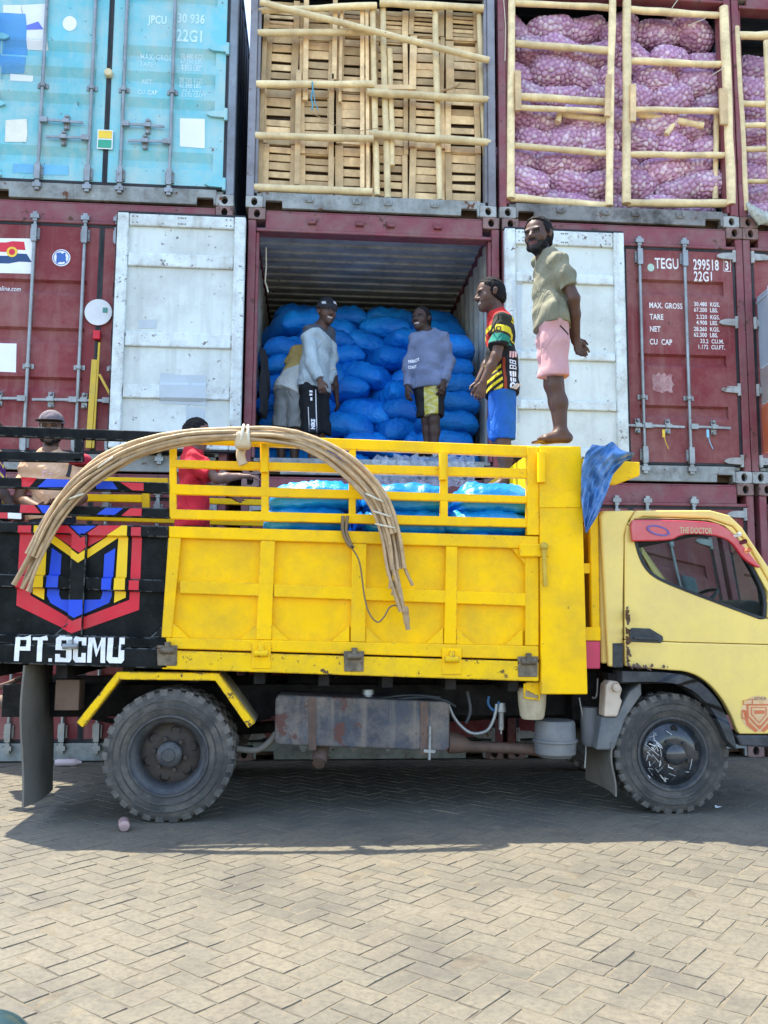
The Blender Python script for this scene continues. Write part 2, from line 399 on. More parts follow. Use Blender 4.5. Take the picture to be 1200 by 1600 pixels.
SX, SY = {}, {}
for i, (X, Y, lx, ly) in enumerate(cells):
    tz = TH+random.gauss(0, .017); X += random.gauss(0, .0016); Y += random.gauss(0, .0016); dz = random.gauss(0, .0011); ax, ay = random.gauss(0, .007), random.gauss(0, .007)
    if i < 300:
        o = bpy.data.objects.new('paver', random.choice(pav_me[(lx, ly)])); COL.objects.link(o); o.parent = ground
        o.location = (X, Y, dz+.0026); o.rotation_euler = (ax, ay, tz)
    else:
        V, F = paver_geo(lx, ly, 1.) if False else pav_cache[(lx, ly)][i % 6] if 'pav_cache' in globals() else (None, None)
        if V is None:
            pav_cache = {k: [([tuple(v.co) for v in me.vertices], [tuple(p.vertices) for p in me.polygons]) for me in L] for k, L in pav_me.items()}
            V, F = pav_cache[(lx, ly)][i % 6]
        c_, s_ = math.cos(tz), math.sin(tz)
        rest.add([(X+x*c_-y*s_, Y+x*s_+y*c_, z+dz+x*ax+y*ay) for x, y, z in V], F, c=random.random())
me = bpy.data.meshes.new('pavers'); me.from_pydata(rest.v, [], rest.f); me.materials.append(PAV)
a_ = me.attributes.new('rnd', 'FLOAT', 'FACE'); a_.data.foreach_set('value', rest.fc)
o = bpy.data.objects.new('pavers', me); COL.objects.link(o); o.parent = ground; o.location = (0, 0, .0026); o['kind'] = 'stuff'

# ------------------------------------------------------------------ shipping containers
CW, CH, CD = 2.438, 2.591, 6.058
def casting_mesh(mat):
    w_, h_, d_ = .162, .118, .178; n = 16; V = []; F = []; C = []
    def rect(a):
        c, s = math.cos(a), math.sin(a); k = max(abs(c)/(w_/2), abs(s)/(h_/2)); return (w_/2+c/k, h_/2+s/k)
    an = [2*math.pi*(i+.5)/n for i in range(n)]
    out = [rect(a) for a in an]; hole = [(w_/2+.031*math.cos(a), h_/2+.041*math.sin(a)) for a in an]
    for x, z in out: V.append((x, d_, z))
    for x, z in out: V.append((x, .006, z))
    for x, z in out: V.append((w_/2+(x-w_/2)*.93, 0, h_/2+(z-h_/2)*.93))
    for x, z in hole: V.append((x, 0, z))
    for x, z in hole: V.append((x, .05, z))
    for q in range(4):
        for i in range(n): F.append((q*n+i, q*n+(i+1) % n, (q+1)*n+(i+1) % n, (q+1)*n+i)); C.append(0)
    F.append(tuple(range(4*n, 5*n))); C.append(1)
    F.append(tuple(range(n))); C.append(0)
    me = bpy.data.meshes.new('corner_casting'); me.from_pydata(V, [], F); me.materials.append(mat); me.materials.append(HOLE)
    me.polygons.foreach_set('material_index', C)
    bm = bmesh.new(); bm.from_mesh(me); bmesh.ops.recalc_face_normals(bm, faces=bm.faces); bm.to_mesh(me); bm.free(); return me
CM_R, CM_G = casting_mesh(CAST), casting_mesh(CASTG)

def corrug(a0, a1, base, amp, fn, per=.28):
    """fn(a, off) -> two end points of a rib line; trapezoid profile along a"""
    pts = []; a = a0
    while a < a1:
        for da, o in ((0, 0), (.07, 0), (.14, amp), (.21, amp)):
            if a+da < a1: pts.append((a+da, base+o))
        a += per
    pts.append((a1, base)); V = []; F = []
    for p in pts: V += list(fn(*p))
    for i in range(len(pts)-1): F.append((2*i, 2*i+1, 2*i+3, 2*i+2))
    return V, F

def door_leaf(mb, x0, x1, z0, z1, grooves, yf, dep, ts, bs_, mgn=(.10, .10), th=.05):
    """closed door leaf, recessed horizontal grooves [(top, bottom)] between flush margins"""
    a, c = x0+mgn[0], x1-mgn[1]; gs = sorted(grooves, key=lambda q: q[1])
    zs = [z0]; prof = [(z0, 0)]
    for zt, zb in gs: prof += [(zb, 0), (zb+bs_, dep), (zt-ts, dep), (zt, 0)]
    prof.append((z1, 0)); V = []; F = []; n = len(prof)
    for z, d in prof: V += [(x0, yf, z), (a, yf, z), (a, yf+d, z), (c, yf+d, z), (c, yf, z), (x1, yf, z)]
    for i in range(n-1):
        p, q = i*6, (i+1)*6
        F += [(p, p+1, q+1, q), (p+2, p+3, q+3, q+2), (p+4, p+5, q+5, q+4)]
        if prof[i][1] or prof[i+1][1]: F += [(p+1, p+2, q+2, q+1), (p+3, p+4, q+4, q+3)]
    mb.add(V, F)
    B = [(x0, yf+th, z0), (x1, yf+th, z0), (x1, yf+th, z1), (x0, yf+th, z1)]; A = [(x0, yf, z0), (x1, yf, z0), (x1, yf, z1), (x0, yf, z1)]
    mb.add(A+B, [(0, 1, 5, 4), (1, 2, 6, 5), (2, 3, 7, 6), (3, 0, 4, 7), (4, 5, 6, 7)])

def lock_rod(xr, zb, zt, zg, yf):
    m_ = MB(); y = yf-.028
    m_.tube([(xr, y, zb), (xr, y, zt)], .0165, 10)
    for z, s in ((zb+.12, 1), (zt-.14, 1)):
        m_.box(xr-.042, xr+.042, yf-.022, yf, z-.055, z+.055); m_.box(xr-.024, xr+.024, y-.03, yf-.02, z-.085, z+.075)
        for dx in (-.033, .033):
            for dz in (-.035, .035): m_.ball((xr+dx, yf-.024, z+dz), .007, 6, 4)
    for z in (zb-.02, zt+.02): m_.box(xr-.038, xr+.038, y-.028, y+.03, z-.02, z+.02); m_.box(xr-.02, xr+.02, y-.02, y+.02, z-.045, z+.045)
    for z in zg: m_.box(xr-.05, xr+.05, yf-.016, yf, z-.022, z+.022); m_.tube([(xr, y, z-.018), (xr, y, z+.018)], .029, 10)
    return m_
def door_handle(xr, z, dr, yf):
    m_ = MB(); y = yf-.03
    m_.beam((xr, y-.015, z), (xr+dr*.07, y-.02, z), .035, .05); m_.beam((xr+dr*.05, y-.02, z), (xr+dr*.40, y-.012, z-.006), .012, .022)
    xm = xr+dr*.24
    m_.box(xm-.025, xm+.025, yf-.02, yf, z-.07, z+.07); m_.box(xm-.03, xm+.03, y-.03, yf-.015, z-.018, z+.02)
    m_.ball((xm, yf-.03, z-.06), (.018, .018, .022), 8, 5); m_.ball((xm, yf-.03, z+.055), (.018, .018, .02), 8, 5)
    return m_
HINGE = {}
def hinge(x, z, dr, yf):
    m_ = MB()
    m_.prism([(x, z-.035), (x+dr*.13, z-.028), (x+dr*.17, z-.008), (x+dr*.16, z+.012), (x+dr*.11, z+.03), (x, z+.035)], yf-.03, yf-.006)
    m_.tube([(x-dr*.012, yf-.018, z-.06), (x-dr*.012, yf-.018, z+.06)], .018, 8); return m_

def container(label, x0, row, paint, rail=MARD, sill=GRYS, castm=(CM_R, CM_R), post=.075, inside=None, floor=True, open_=False, grooves=None, ts=.02, bs_=.05,
              gh=(.66, .58), drs=(1, -1), zg=(.9,), side=None, leafs=(0, 1), group='stacked shipping containers', hd=.23, gears=True):
    z0 = row*CH; t_ = thing('shipping_container', label, 'shipping container', (x0, 0, z0), group)
    X0, X1, Z0, Z1 = x0, x0+CW, z0, z0+CH
    sd = side or paint; ins = inside or sd
    for a, b_, a2, b2 in ((X0, X0+post, X0+post, X0+post+.03), (X1-post, X1, X1-post-.03, X1-post)):
        f = MB(); f.box(a+.001, b_-.001, .004, .14, Z0+.119, Z1-.119); f.box(a2, b2, .03, .15, Z0+.165, Z1-hd); f.build('corner_post', rail, t_, bevel=.006)
    for a, b_ in ((X0+.002, X0+.16), (X1-.16, X1-.002)): MB().box(a, b_, CD-.16, CD, Z0, Z1).build('corner_post', rail, t_)
    h_ = MB(); h_.box(X0+.165, X1-.165, .012, .13, Z1-hd+.03, Z1-.03); h_.box(X0+.08, X1-.08, .0, .15, Z1-hd, Z1-hd+.031); h_.box(X0+.165, X1-.165, .02, .15, Z1-.031, Z1-.012)
    if open_:
        for dx in (-.61, -.15, .15, .61): h_.box((X0+X1)/2+dx-.035, (X0+X1)/2+dx+.035, -.022, .012, Z1-.145, Z1-.115); h_.box((X0+X1)/2+dx-.035, (X0+X1)/2+dx-.02, -.03, .012, Z1-.145, Z1-.085); h_.box((X0+X1)/2+dx+.02, (X0+X1)/2+dx+.035, -.03, .012, Z1-.145, Z1-.085)
    h_.build('door_header', rail, t_, bevel=.006)
    s_ = MB(); q = .163
    s_.prism([(X0+q, Z0+.164), (X0+q, Z0+.012), (X0+.185, Z0+.012), (X0+.19, Z0+.082), (X0+.345, Z0+.082), (X0+.35, Z0+.01), (X1-.35, Z0+.01), (X1-.345, Z0+.082), (X1-.19, Z0+.082), (X1-.185, Z0+.012), (X1-q, Z0+.012), (X1-q, Z0+.164)], .006, .05)
    s_.box(X0+.1, X1-.1, .035, .16, Z0+.13, Z0+.163)
    if open_ or not gears:
        for dx in (-.61, -.15, .15, .61): s_.box((X0+X1)/2+dx-.04, (X0+X1)/2+dx-.02, -.02, .006, Z0+.085, Z0+.13); s_.box((X0+X1)/2+dx+.02, (X0+X1)/2+dx+.04, -.02, .006, Z0+.085, Z0+.13); s_.box((X0+X1)/2+dx-.04, (X0+X1)/2+dx+.04, -.012, .006, Z0+.075, Z0+.088)
    s_.build('door_sill', sill, t_, bevel=.004)
    for i, (xx, zz) in enumerate(((X0, Z0), (X1-.162, Z0), (X0, Z1-.118), (X1-.162, Z1-.118))):
        c = link('corner_casting', castm[0 if zz == Z0 else 1], None, t_); c.location = (xx-x0, -.004, zz-z0+.0005)
    for xx, sg in ((X0+.01, 1), (X1-.01, -1)):
        V, F = corrug(.14, CD-.15, 0, .036, lambda a, o, xx=xx, sg=sg: ((xx+sg*o, a, Z0+.10), (xx+sg*o, a, Z1-.05)))
        MB().add(V, F).build('side_wall', ins if open_ else sd, t_)
    for xx in (X0+.002, X1-.062):
        MB().box(xx, xx+.06, .14, CD-.16, Z1-.065, Z1-.001).build('side_rail', rail, t_); MB().box(xx, xx+.06, .14, CD-.16, Z0, Z0+.11).build('side_rail', rail, t_)
    V, F = corrug(.14, CD-.12, 0, .02, lambda a, o: ((X0+.05, a, Z1-.035+o), (X1-.05, a, Z1-.035+o)), .21)
    MB().add(V, F).build('roof_panel', ins if open_ else sd, t_)
    MB().box(X0+.06, X1-.06, .15, CD-.12, Z0+.03, Z0+.16).build('floor', PLY, t_)
    MB().box(X0+.04, X1-.04, CD-.13, CD-.05, Z0+.05, Z1-.003).build('end_wall', sd, t_)
    if not open_:
        xm = (X0+X1)/2; zb, zt = Z0+.175, Z1-hd-.005
        for s in leafs:
            a, b_ = (X0+post+.03, xm-.022) if s == 0 else (xm+.022, X1-post-.03)
            d = MB(); door_leaf(d, a, b_, zb+.02, zt-.02, [(Z0+p, Z0+r) for p, r in grooves], .02, .038, ts, bs_)
            d = d.build('door', paint, t_)
            gk = MB(); yy = .012
            for q4 in ((a-.026, a+.002, zb-.004, zt+.004), (b_-.002, b_+.02, zb-.004, zt+.004), (a, b_, zb-.004, zb+.022), (a, b_, zt-.022, zt+.004)): gk.box(q4[0], q4[1], yy+.004, yy+.05, q4[2], q4[3])
            gk.build('door_seal', RUB, d)
            if gears:
                rods = (xm-.61, xm-.15) if s == 0 else (xm+.15, xm+.61)
                for xr in rods: lock_rod(xr, zb-.03, zt+.03, [Z0+z for z in zg], .02).build('lock_rod', GALV, d, smooth=40)
                for xr, dr, hz in ((rods[0], drs[0], gh[0]), (rods[1], drs[1], gh[1])): door_handle(xr, Z0+hz, dr, .02).build('handle', GALV, d, smooth=40)
                for hz in (.22, .93, 1.61, 2.29): hinge(X0+post+.03 if s == 0 else X1-post-.03, Z0+hz, 1 if s == 0 else -1, .02).build('hinge', CASTG if paint is MAR else paint, d, smooth=40)
    return t_
def child(t_, nm, i=0): return [c for c in t_.children if c.name.split('.')[0] == nm][i]

GR = [(2.03, 1.87), (1.66, 1.50), (1.27, 1.13), (.77, .62)]
X1C, X2C, X3C, X4C = -2.585, 0., 2.468, 4.912
# ground row
c10 = container('dark red closed container on the ground behind the tail of the yellow truck', X1C+.0, 0, MAR, grooves=GR)
c20 = container('dark red closed container on the ground hidden behind the middle of the truck', X2C-.005, 0, MAR, grooves=GR)
c30 = container('dark red closed container on the ground seen above and through the truck cab', X3C+.01, 0, MAR, grooves=GR, castm=(CM_R, CM_R))
c40 = container('rust brown closed container on the ground beyond the front of the cab', X4C+.06, 0, M('brown_paint', (.27, .10, .075), .6, var=.2, dirt=(.2, .15, .12), da=.5, streak=.4, rust=.25), grooves=GR)
# middle row
c11 = container('dark red closed container with a flag poster above the black tailgate', X1C, 1, MAR, grooves=[(1.81, 1.66), (1.35, 1.19), (.88, .735)], gh=(.66, .66), drs=(-1, -1), zg=(.97,))
c21 = container('open container holding blue sacks with pale doors swung wide', X2C, 1, MAR, post=.075, inside=INT, open_=True, castm=(CM_R, CM_R))
c31 = container('dark red closed container lettered TEGU above the yellow cab', X3C, 1, MAR, grooves=[(2.03, 1.865), (1.275, 1.14), (.76, .62)], gh=(.545, .545), drs=(1, 1), zg=(.83,), castm=(CM_G, CM_R))
c41 = container('dark red closed container patched grey and orange at the right edge', X4C, 1, MAR, grooves=[(1.95, 1.81), (1.18, 1.06), (.70, .58)], gh=(.55, .55), drs=(1, 1), zg=(.8,), castm=(CM_G, CM_R))
# top row
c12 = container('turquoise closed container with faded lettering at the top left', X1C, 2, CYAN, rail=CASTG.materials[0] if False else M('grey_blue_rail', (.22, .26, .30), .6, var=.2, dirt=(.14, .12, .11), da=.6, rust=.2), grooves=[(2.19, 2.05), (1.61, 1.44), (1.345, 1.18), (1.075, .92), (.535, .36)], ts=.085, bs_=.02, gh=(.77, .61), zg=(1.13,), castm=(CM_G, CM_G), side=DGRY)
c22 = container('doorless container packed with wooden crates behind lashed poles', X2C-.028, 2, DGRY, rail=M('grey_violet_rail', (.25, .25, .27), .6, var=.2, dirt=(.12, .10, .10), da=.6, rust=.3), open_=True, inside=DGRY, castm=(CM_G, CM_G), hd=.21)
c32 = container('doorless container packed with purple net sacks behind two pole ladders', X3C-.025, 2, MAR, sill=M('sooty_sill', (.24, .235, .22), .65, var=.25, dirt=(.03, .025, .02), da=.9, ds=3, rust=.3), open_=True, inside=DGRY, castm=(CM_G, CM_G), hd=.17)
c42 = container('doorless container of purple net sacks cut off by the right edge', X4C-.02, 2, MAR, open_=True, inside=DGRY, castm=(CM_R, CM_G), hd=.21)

# pale inner faces of the two swung-back doors of the open container
def open_door(x0, x1, sg, rails):
    y1 = -.062; Z = CH
    d = MB(); d.box(x0+.03, x1-.03, y1-.035, y1, Z+.215, Z+2.40)
    d = d.build('door', PALE, c21, bevel=.003)
    f = MB(); yf = y1-.075
    f.box(x0, x0+.105, yf, y1-.002, Z+.2, Z+2.43); f.box(x1-.105, x1, yf, y1-.002, Z+.2, Z+2.43)
    for a, b_ in rails: f.box(x0+.107, x1-.107, yf+.01, y1-.03, Z+a, Z+b_)
    f.build('door_frame', PALF, d, bevel=.012, seg=2)
    r = MB()
    for z in (rails[0][0]+.03, rails[0][1]-.03):
        for xx in (x0+.14, x0+.18, x0+.56, x0+.60, x1-.60, x1-.56, x1-.18, x1-.14): r.ball((xx, yf+.009, Z+z), .008, 6, 4)
    r.build('rivet_row', GALV, d)['kind'] = 'stuff'
    s = MB(); s.box(x0+.004, x1-.004, yf-.001+.02, y1+.02, Z+2.43, Z+2.45); s.box(x0+.004, x1-.004, yf+.02, y1+.02, Z+.185, Z+.2)
    s.box((x0 if sg > 0 else x1-.02)-.012*sg, (x0 if sg > 0 else x1-.02)+.012*sg+.02, yf+.02, y1+.02, Z+.2, Z+2.43)
    s.build('door_seal', RUB, d)
    return d
dL = open_door(-1.195, -.012, 1, [(2.31, 2.428), (1.92, 2.05), (1.155, 1.295), (.67, .80), (.202, .29)])
dR = open_door(2.462, 3.64, -1, [(2.28, 2.428), (1.90, 2.0), (1.14, 1.22), (.655, .745), (.202, .29)])
for d, ps in ((dL, [[(250, 582), (285, 586), (322, 586), (323, 634), (250, 630)], [(290, 634), (320, 640), (318, 668), (292, 668)], [(217, 500), (245, 499), (244, 513), (217, 513)]]), (dR, [[(800, 440), (816, 441), (812, 660), (800, 660)]])):
    bv = bvh_of([d]+list(d.children)); [decal('grey_stain', poly_bm([pxpoly(p, -.1)]), PATG, d, bv, -.5) for p in ps]
# hanging cord inside, hooks
cm = MB(); cm.tube([(.16, .25, CH+2.3), (.165, .25, CH+2.1), (.158, .24, CH+1.95), (.175, .24, CH+1.9), (.19, .23, CH+1.84)], .008, 6)
tag(cm.build('rope', CORD, smooth=60), 'pale cord hanging inside the top left corner of the open container', 'cord')

# ---- markings
def mark(parent, bvh, s, u, v, hpx, y, mat, sx=.72, fat=.0, gap=1.05, rot=None):
    x, z = PX(u, v, y), PZ(u, v, y); h = abs(PZ(u, v-hpx, y)-z)
    decal('lettering', text_bm(s, h, sx, fat*h, gap), mat, parent, bvh, -.6, (x, z), step=.04)
def bdoor(c): 
    ds = [q for q in c.children if q.name.split('.')[0] == 'door']
    return ds, bvh_of(ds)
ds, bv = bdoor(c31); D1 = ds[1]
for s, u, v, h, sx in (('TEGU', 1023, 419, 16, .62), ('299518', 1083, 421, 16, .56), ('3', 1132.5, 422, 14, .64), ('22G1', 1084, 439, 15, .62), ('MAX. GROSS', 1014, 481, 8.5, .72), ('TARE', 1015, 499, 8.5, .72), ('NET', 1015, 518, 8.5, .72), ('CU  CAP', 1015, 538, 8.5, .72),
                       ('30.480  KGS.', 1084, 478, 6.3, .80), ('67.200  LBS.', 1084, 487, 6.3, .80), ('2.220  KGS.', 1088, 498, 6.3, .80), ('4.900  LBS.', 1088, 507, 6.3, .80), ('28.260  KGS.', 1084, 517, 6.3, .80), ('62.300  LBS.', 1084, 526, 6.3, .80), ('33.2  CU.M.', 1094, 536, 6.3, .80), ('1.172  CU.FT.', 1090, 545, 6.3, .80)):
    mark(D1, bv, s, u, v, h, .02, PRI, sx, .03)
sq = pxpoly([(1130.5, 404), (1141.5, 405), (1141.5, 425), (1130.5, 424)], .02)
fr = [[sq[i], sq[(i+1) % 4], (sq[(i+1) % 4][0]*.9+sum(p[0] for p in sq)/40, sq[(i+1) % 4][1]*.9+sum(p[1] for p in sq)/40), (sq[i][0]*.9+sum(p[0] for p in sq)/40, sq[i][1]*.9+sum(p[1] for p in sq)/40)] for i in range(4)]
decal('lettering', poly_bm(fr), PRI, D1, bv, -.6)
decal('scuff_mark', poly_bm([ragged(PX(1022, 610, 0), PX(1053, 610, 0), PZ(1035, 612, 0), PZ(1035, 584, 0), .025)]), M('scuffed_paint', (.42, .26, .25), .6, var=.3, vs_=9, dirt=(.25, .07, .08), da=.9, ds=14), D1, bv, -.6)
decal('sticker', poly_bm([ellipse(PX(1018, 417, 0), PZ(1018, 417, 0), .035, .04)]), M('sticker_pale_green', (.40, .55, .45), .5), D1, bv, -.6)
for u, v in ((1037, 676), (1106, 676)):
    tg = MB(); x, z = PX(u, v, -.05), PZ(u, v, -.05); col = STKY if u < 1050 else M('blue_seal', (.25, .55, .72), .4)
    tg.box(x-.012, x+.012, -.052, -.043, z-.045, z+.03); tg.tube([(x+.004, -.047, z-.04), (x+.02, -.05, z-.1), (x+.045, -.05, z-.16)], .004, 5); tg.build('door_tag', col, D1)
for s, u, v, h in (('JPCU', 232, 36, 12), ('30 936', 277, 35, 14), ('22G1', 275, 64, 18)): mark(ds and [q for q in c12.children if q.name.split('.')[0] == 'door'][1], bdoor(c12)[1], s, u, v, h, .02, PRIF, .68, .035)
D2s, bv2 = bdoor(c12)
for s, u, v, h in (('MAX. GROSS', 218, 89, 8), ('TARE', 218, 104, 8), ('NET', 221, 128, 7), ('CU. CAP', 215, 147, 7), ('30.480 KGS.', 281, 88, 6.5), ('67.200 LBS.', 281, 95, 6.5), ('2.200 KGS.', 283, 103, 6.5), ('4.850 LBS.', 283, 110, 6.5), ('28.280 KGS.', 279, 126, 6.5), ('62.350 LBS.', 279, 133, 6.5), ('33.2 CU.M.', 285, 143, 6.5), ('1.172 CU.FT.', 283, 151, 6.5)):
    mark(D2s[1], bv2, s, u, v, h, .02, PRIF, .72, .03)
y = .02
decal('sticker', poly_bm([pxpoly([(281, 185), (320, 186), (320, 232), (281, 229)], y)]), STK, D2s[1], bv2, -.6)
[decal('paint_patch', poly_bm([pxpoly(p, y)]), STK, D2s[0], bv2, -.6) for p in ([(33, 8), (73, 6), (74, 76), (40, 74)], [(5, 8), (33, 8), (36, 22), (5, 20)], [(14, 112), (50, 115), (50, 128), (14, 126)])]
decal('sticker', poly_bm([ellipse(PX(109, 37, y), PZ(109, 37, y), .066, .077)]), STK, D2s[0], bv2, -.6)
decal('sticker', poly_bm([pxpoly([(9, 188), (42, 186), (43, 210), (41, 222), (8, 222)], y)]), M('sticker_ivory', (.76, .74, .62), .5, dirt=(.5, .45, .35), da=.4), D2s[0], bv2, -.6, off=.004)
decal('paint_patch', poly_bm([pxpoly([(-20, 20), (40, 22), (42, 40), (40, 100), (36, 112), (-20, 112)], y)]), CYA2, D2s[0], bv2, -.6, off=.0045)
decal('paint_patch', poly_bm([pxpoly([(42, 40), (60, 34), (68, 46), (42, 47)], y)]), M('violet_patch', (.15, .20, .62), .5), D2s[0], bv2, -.6, off=.0055)
[decal('paint_patch', poly_bm([pxpoly(p, y)]), M('blue_touch_up', (.16, .42, .66), .5, dirt=(.2, .6, .7), da=.5), D2s[0], bv2, -.6) for p in ([(20, 256), (52, 257), (52, 271), (20, 270)], [(66, 257), (107, 259), (107, 274), (66, 273)])]
st = MB(); x0_, z0_ = PX(152, 201, -.02), PZ(152, 201, -.02); x1_, z1_ = PX(175, 232, -.02), PZ(175, 232, -.02)
st.box(x0_, x1_, -.006, .0, z1_, z0_); sb = st.build('sticker', STK, D2s[0])
bvs = bvh_of([sb]); 
decal('sticker', poly_bm([rectpoly(x0_+.01, x1_-.01, (z0_+z1_)/2+.01, z0_-.01)]), STKY, D2s[0], bvs, -.3, step=0); decal('sticker', poly_bm([rectpoly(x0_+.01, x1_-.01, z1_+.01, (z0_+z1_)/2-.005)]), STKG, D2s[0], bvs, -.3, step=0)
rc = MB(); rc.lathe([(0, -.035), (.035, -.033), (.04, -.02), (.04, .02)], PX(170, 115, 0), PZ(170, 115, 0), 16); rc.build('seal_disc', M('seal_tan', (.62, .52, .30), .6), D2s[0], smooth=40)
# left maroon doors: flag poster, emblem, web address, white disc, seal rod cover
D3s, bv3 = bdoor(c11); DL = D3s[0]
decal('flag_poster', poly_bm([pxpoly([(-30, 372), (54, 373), (53, 428), (-30, 426)], y)]), STK, DL, bv3, -.6)
decal('flag_poster', poly_bm([pxpoly([(-25, 379), (10, 379), (20, 377), (38, 378), (40, 391), (20, 390), (10, 394), (-25, 393)], y)]), STKR, DL, bv3, -.6, off=.0045)
decal('flag_poster', poly_bm([pxpoly([(-25, 399), (12, 400), (22, 396), (42, 397), (50, 410), (30, 409), (14, 412), (-25, 411)], y)]), M('sticker_navy', (.03, .07, .17), .4, bump=0), DL, bv3, -.6, off=.0045)
decal('flag_poster', poly_bm([ellipse(PX(19, 394, y), PZ(19, 394, y), .05, .05)]), STKY, DL, bv3, -.6, off=.006)
decal('flag_poster', poly_bm([ellipse(PX(19, 394, y), PZ(19, 394, y), .028, .03)]), STKR, DL, bv3, -.6, off=.0072)
decal('round_emblem', poly_bm([ellipse(PX(96, 403, y), PZ(96, 403, y), .083, .083)]), STK, DL, bv3, -.6)
ring = ellipse(PX(96, 403, y), PZ(96, 403, y), .074, .074, 32); rin = ellipse(PX(96, 403, y), PZ(96, 403, y), .068, .068, 32)
decal('round_emblem', poly_bm([[ring[i], ring[(i+1) % 32], rin[(i+1) % 32], rin[i]] for i in range(32)]), STKB, DL, bv3, -.6, off=.0045)
decal('round_emblem', poly_bm([ragged(PX(89, 403, y), PX(103, 403, y), PZ(96, 411, y), PZ(96, 396, y), .014, 5)]), STKB, DL, bv3, -.6, off=.0045)
mark(DL, bv3, 'www.temasline.com', -42, 451, 8, y, PRI, .70, .02)
decal('sticker', poly_bm([pxpoly([(-20, 536), (26, 537), (25, 582), (-20, 580)], y)]), STK, DL, bv3, -.6)
xd, zd = PX(153, 487, -.02), PZ(153, 487, -.02)
dm = MB(); dm.lathe([(0, -.008), (.125, -.008), (.127, -.002)], xd, zd, 40); pd = dm.build('white_disc', M('disc_white', (.70, .72, .72), .4, dirt=(.4, .42, .42), da=.4), DL, smooth=30)
decal('white_disc', poly_bm([rectpoly(xd+.04, xd+.085, zd-.005, zd+.045)]), M('disc_green', (.08, .25, .2), .5), DL, bvh_of([pd]), -.3, step=0)
bx = MB(); bx.box(PX(146, 520, -.03), PX(157, 520, -.03), -.05, .01, PZ(150, 530, -.03), PZ(150, 517, -.03)); bx.build('lock_box', RED, DL, bevel=.003)
ys = MB(); xa = PX(146, 600, -.05)
ys.beam((xa, -.045, PZ(146, 562, -.05)), (xa-.02, -.045, PZ(142, 700, -.05)), .05, .02, (0, 1, 0)); ys.beam((xa+.035, -.04, PZ(152, 535, -.05)), (xa+.02, -.04, PZ(150, 700, -.05)), .018, .018, (0, 1, 0)); ys.beam((xa+.05, -.05, PZ(152, 585, -.05)), (xa+.16, -.05, PZ(170, 618, -.05)), .022, .02, (0, 1, 0))
ys.build('locking_bar', M('locking_bar_yellow', (.62, .42, .03), .5, dirt=(.4, .3, .1), da=.5, rust=.15), DL)
# patches of the right edge container
D4s, bv4 = bdoor(c41); y4 = .02
decal('paint_patch', poly_bm([pxpoly([(1173, 465), (1260, 467), (1260, 577), (1178, 576)], y4)]), M('grey_blue_patch', (.33, .40, .46), .6, dirt=(.4, .42, .42), da=.5), D4s[0], bv4, -.6)
decal('paint_patch', poly_bm([pxpoly([(1179, 578), (1260, 579), (1260, 633), (1182, 632)], y4)]), M('grey_patch_warm', (.36, .33, .30), .6, dirt=(.3, .2, .2), da=.5), D4s[0], bv4, -.6)
decal('paint_patch', poly_bm([pxpoly([(1183, 634), (1260, 636), (1260, 710), (1187, 708)], y4)]), M('orange_patch', (.55, .13, .05), .6, dirt=(.5, .25, .2), da=.6), D4s[0], bv4, -.6)
# ------------------------------------------------------------------ wooden crates in the top middle container
NCOL = 6; ZF = 2*CH+.165
def make_crate(seed, wd, ht):
    rd = random.Random(seed); dp = .36
    t_ = thing('wooden_crate', None, 'crate', (0, 0, 0), 'wooden crates stacked in the top container')
    pw = [rd.uniform(.05, .085), rd.uniform(.045, .075)]
    for s in (0, 1):
        x0 = 0 if s == 0 else wd-pw[s]; tl = rd.uniform(-.008, .008)
        m_ = MB(); m_.add([(x0+tl, 0, 0), (x0+pw[s]+tl, 0, 0), (x0+pw[s]+tl, .022, 0), (x0+tl, .022, 0), (x0-tl, 0, ht-.006), (x0+pw[s]-tl, 0, ht-.006), (x0+pw[s]-tl, .022, ht-.006), (x0-tl, .022, ht-.006)], [(0,1,5,4),(1,2,6,5),(2,3,7,6),(3,0,4,7),(4,5,6,7),(3,2,1,0)])
        m_.build('post', WOOD, t_, bevel=.003)
    n = rd.choice((6, 6, 7)); pit = ht/n
    for k in range(n):
        z = k*pit+rd.uniform(0, .008); h = pit*rd.uniform(.62, .92); a = rd.uniform(-.008, .008); c = rd.uniform(-.008, .008); y = .024+rd.uniform(0, .006)
        x0, x1 = rd.uniform(0, .02), wd-rd.uniform(0, .02)
        m_ = MB(); m_.add([(x0, y, z+a), (x1, y, z+c), (x1, y+.012, z+c), (x0, y+.012, z+a), (x0, y, z+h+a*.3), (x1, y, z+h+c*.2), (x1, y+.012, z+h), (x0, y+.012, z+h)], [(0,1,5,4),(1,2,6,5),(2,3,7,6),(3,0,4,7),(4,5,6,7),(3,2,1,0)])
        m_.build('slat', WOOD, t_, bevel=.002)
        for xx in (.004, wd-.014):
            m_ = MB(); m_.box(xx, xx+.01, .04, dp, z, z+h); 
            m_.build('side_slat', WOOD, t_)
    MB().box(.01, wd-.01, .04, dp, .0, .012).build('bottom_board', WOOD, t_); MB().box(.012, wd-.012, dp-.01, dp, .01, ht-.01).build('back_board', WOOD, t_)
    MB().box(.02, wd-.02, .06, dp-.02, .012, ht*.8).build('gap_shade', M('crate_gap_shade', (.05, .03, .018), .8, var=.4, vs_=14, dirt=(.08, .06, .04), da=.8, ds=12, bump=.5, bs=25), t_)  # added dark box, its colour stands in for shade behind the slat gaps
    return t_
cw = (2.33-.11)/NCOL; protos = {}
rown = ['bottom', 'second', 'third', 'top']; coln = ['far left', 'second left', 'left middle', 'right middle', 'second right', 'far right']
CAPS = [[.60, .60, .58, .36], [.50, .60, .62, .40], [.62, .57, .60, .34], [.55, .62, .58, .36], [.62, .60, .62, .30], [.58, .62, .60, .34]]
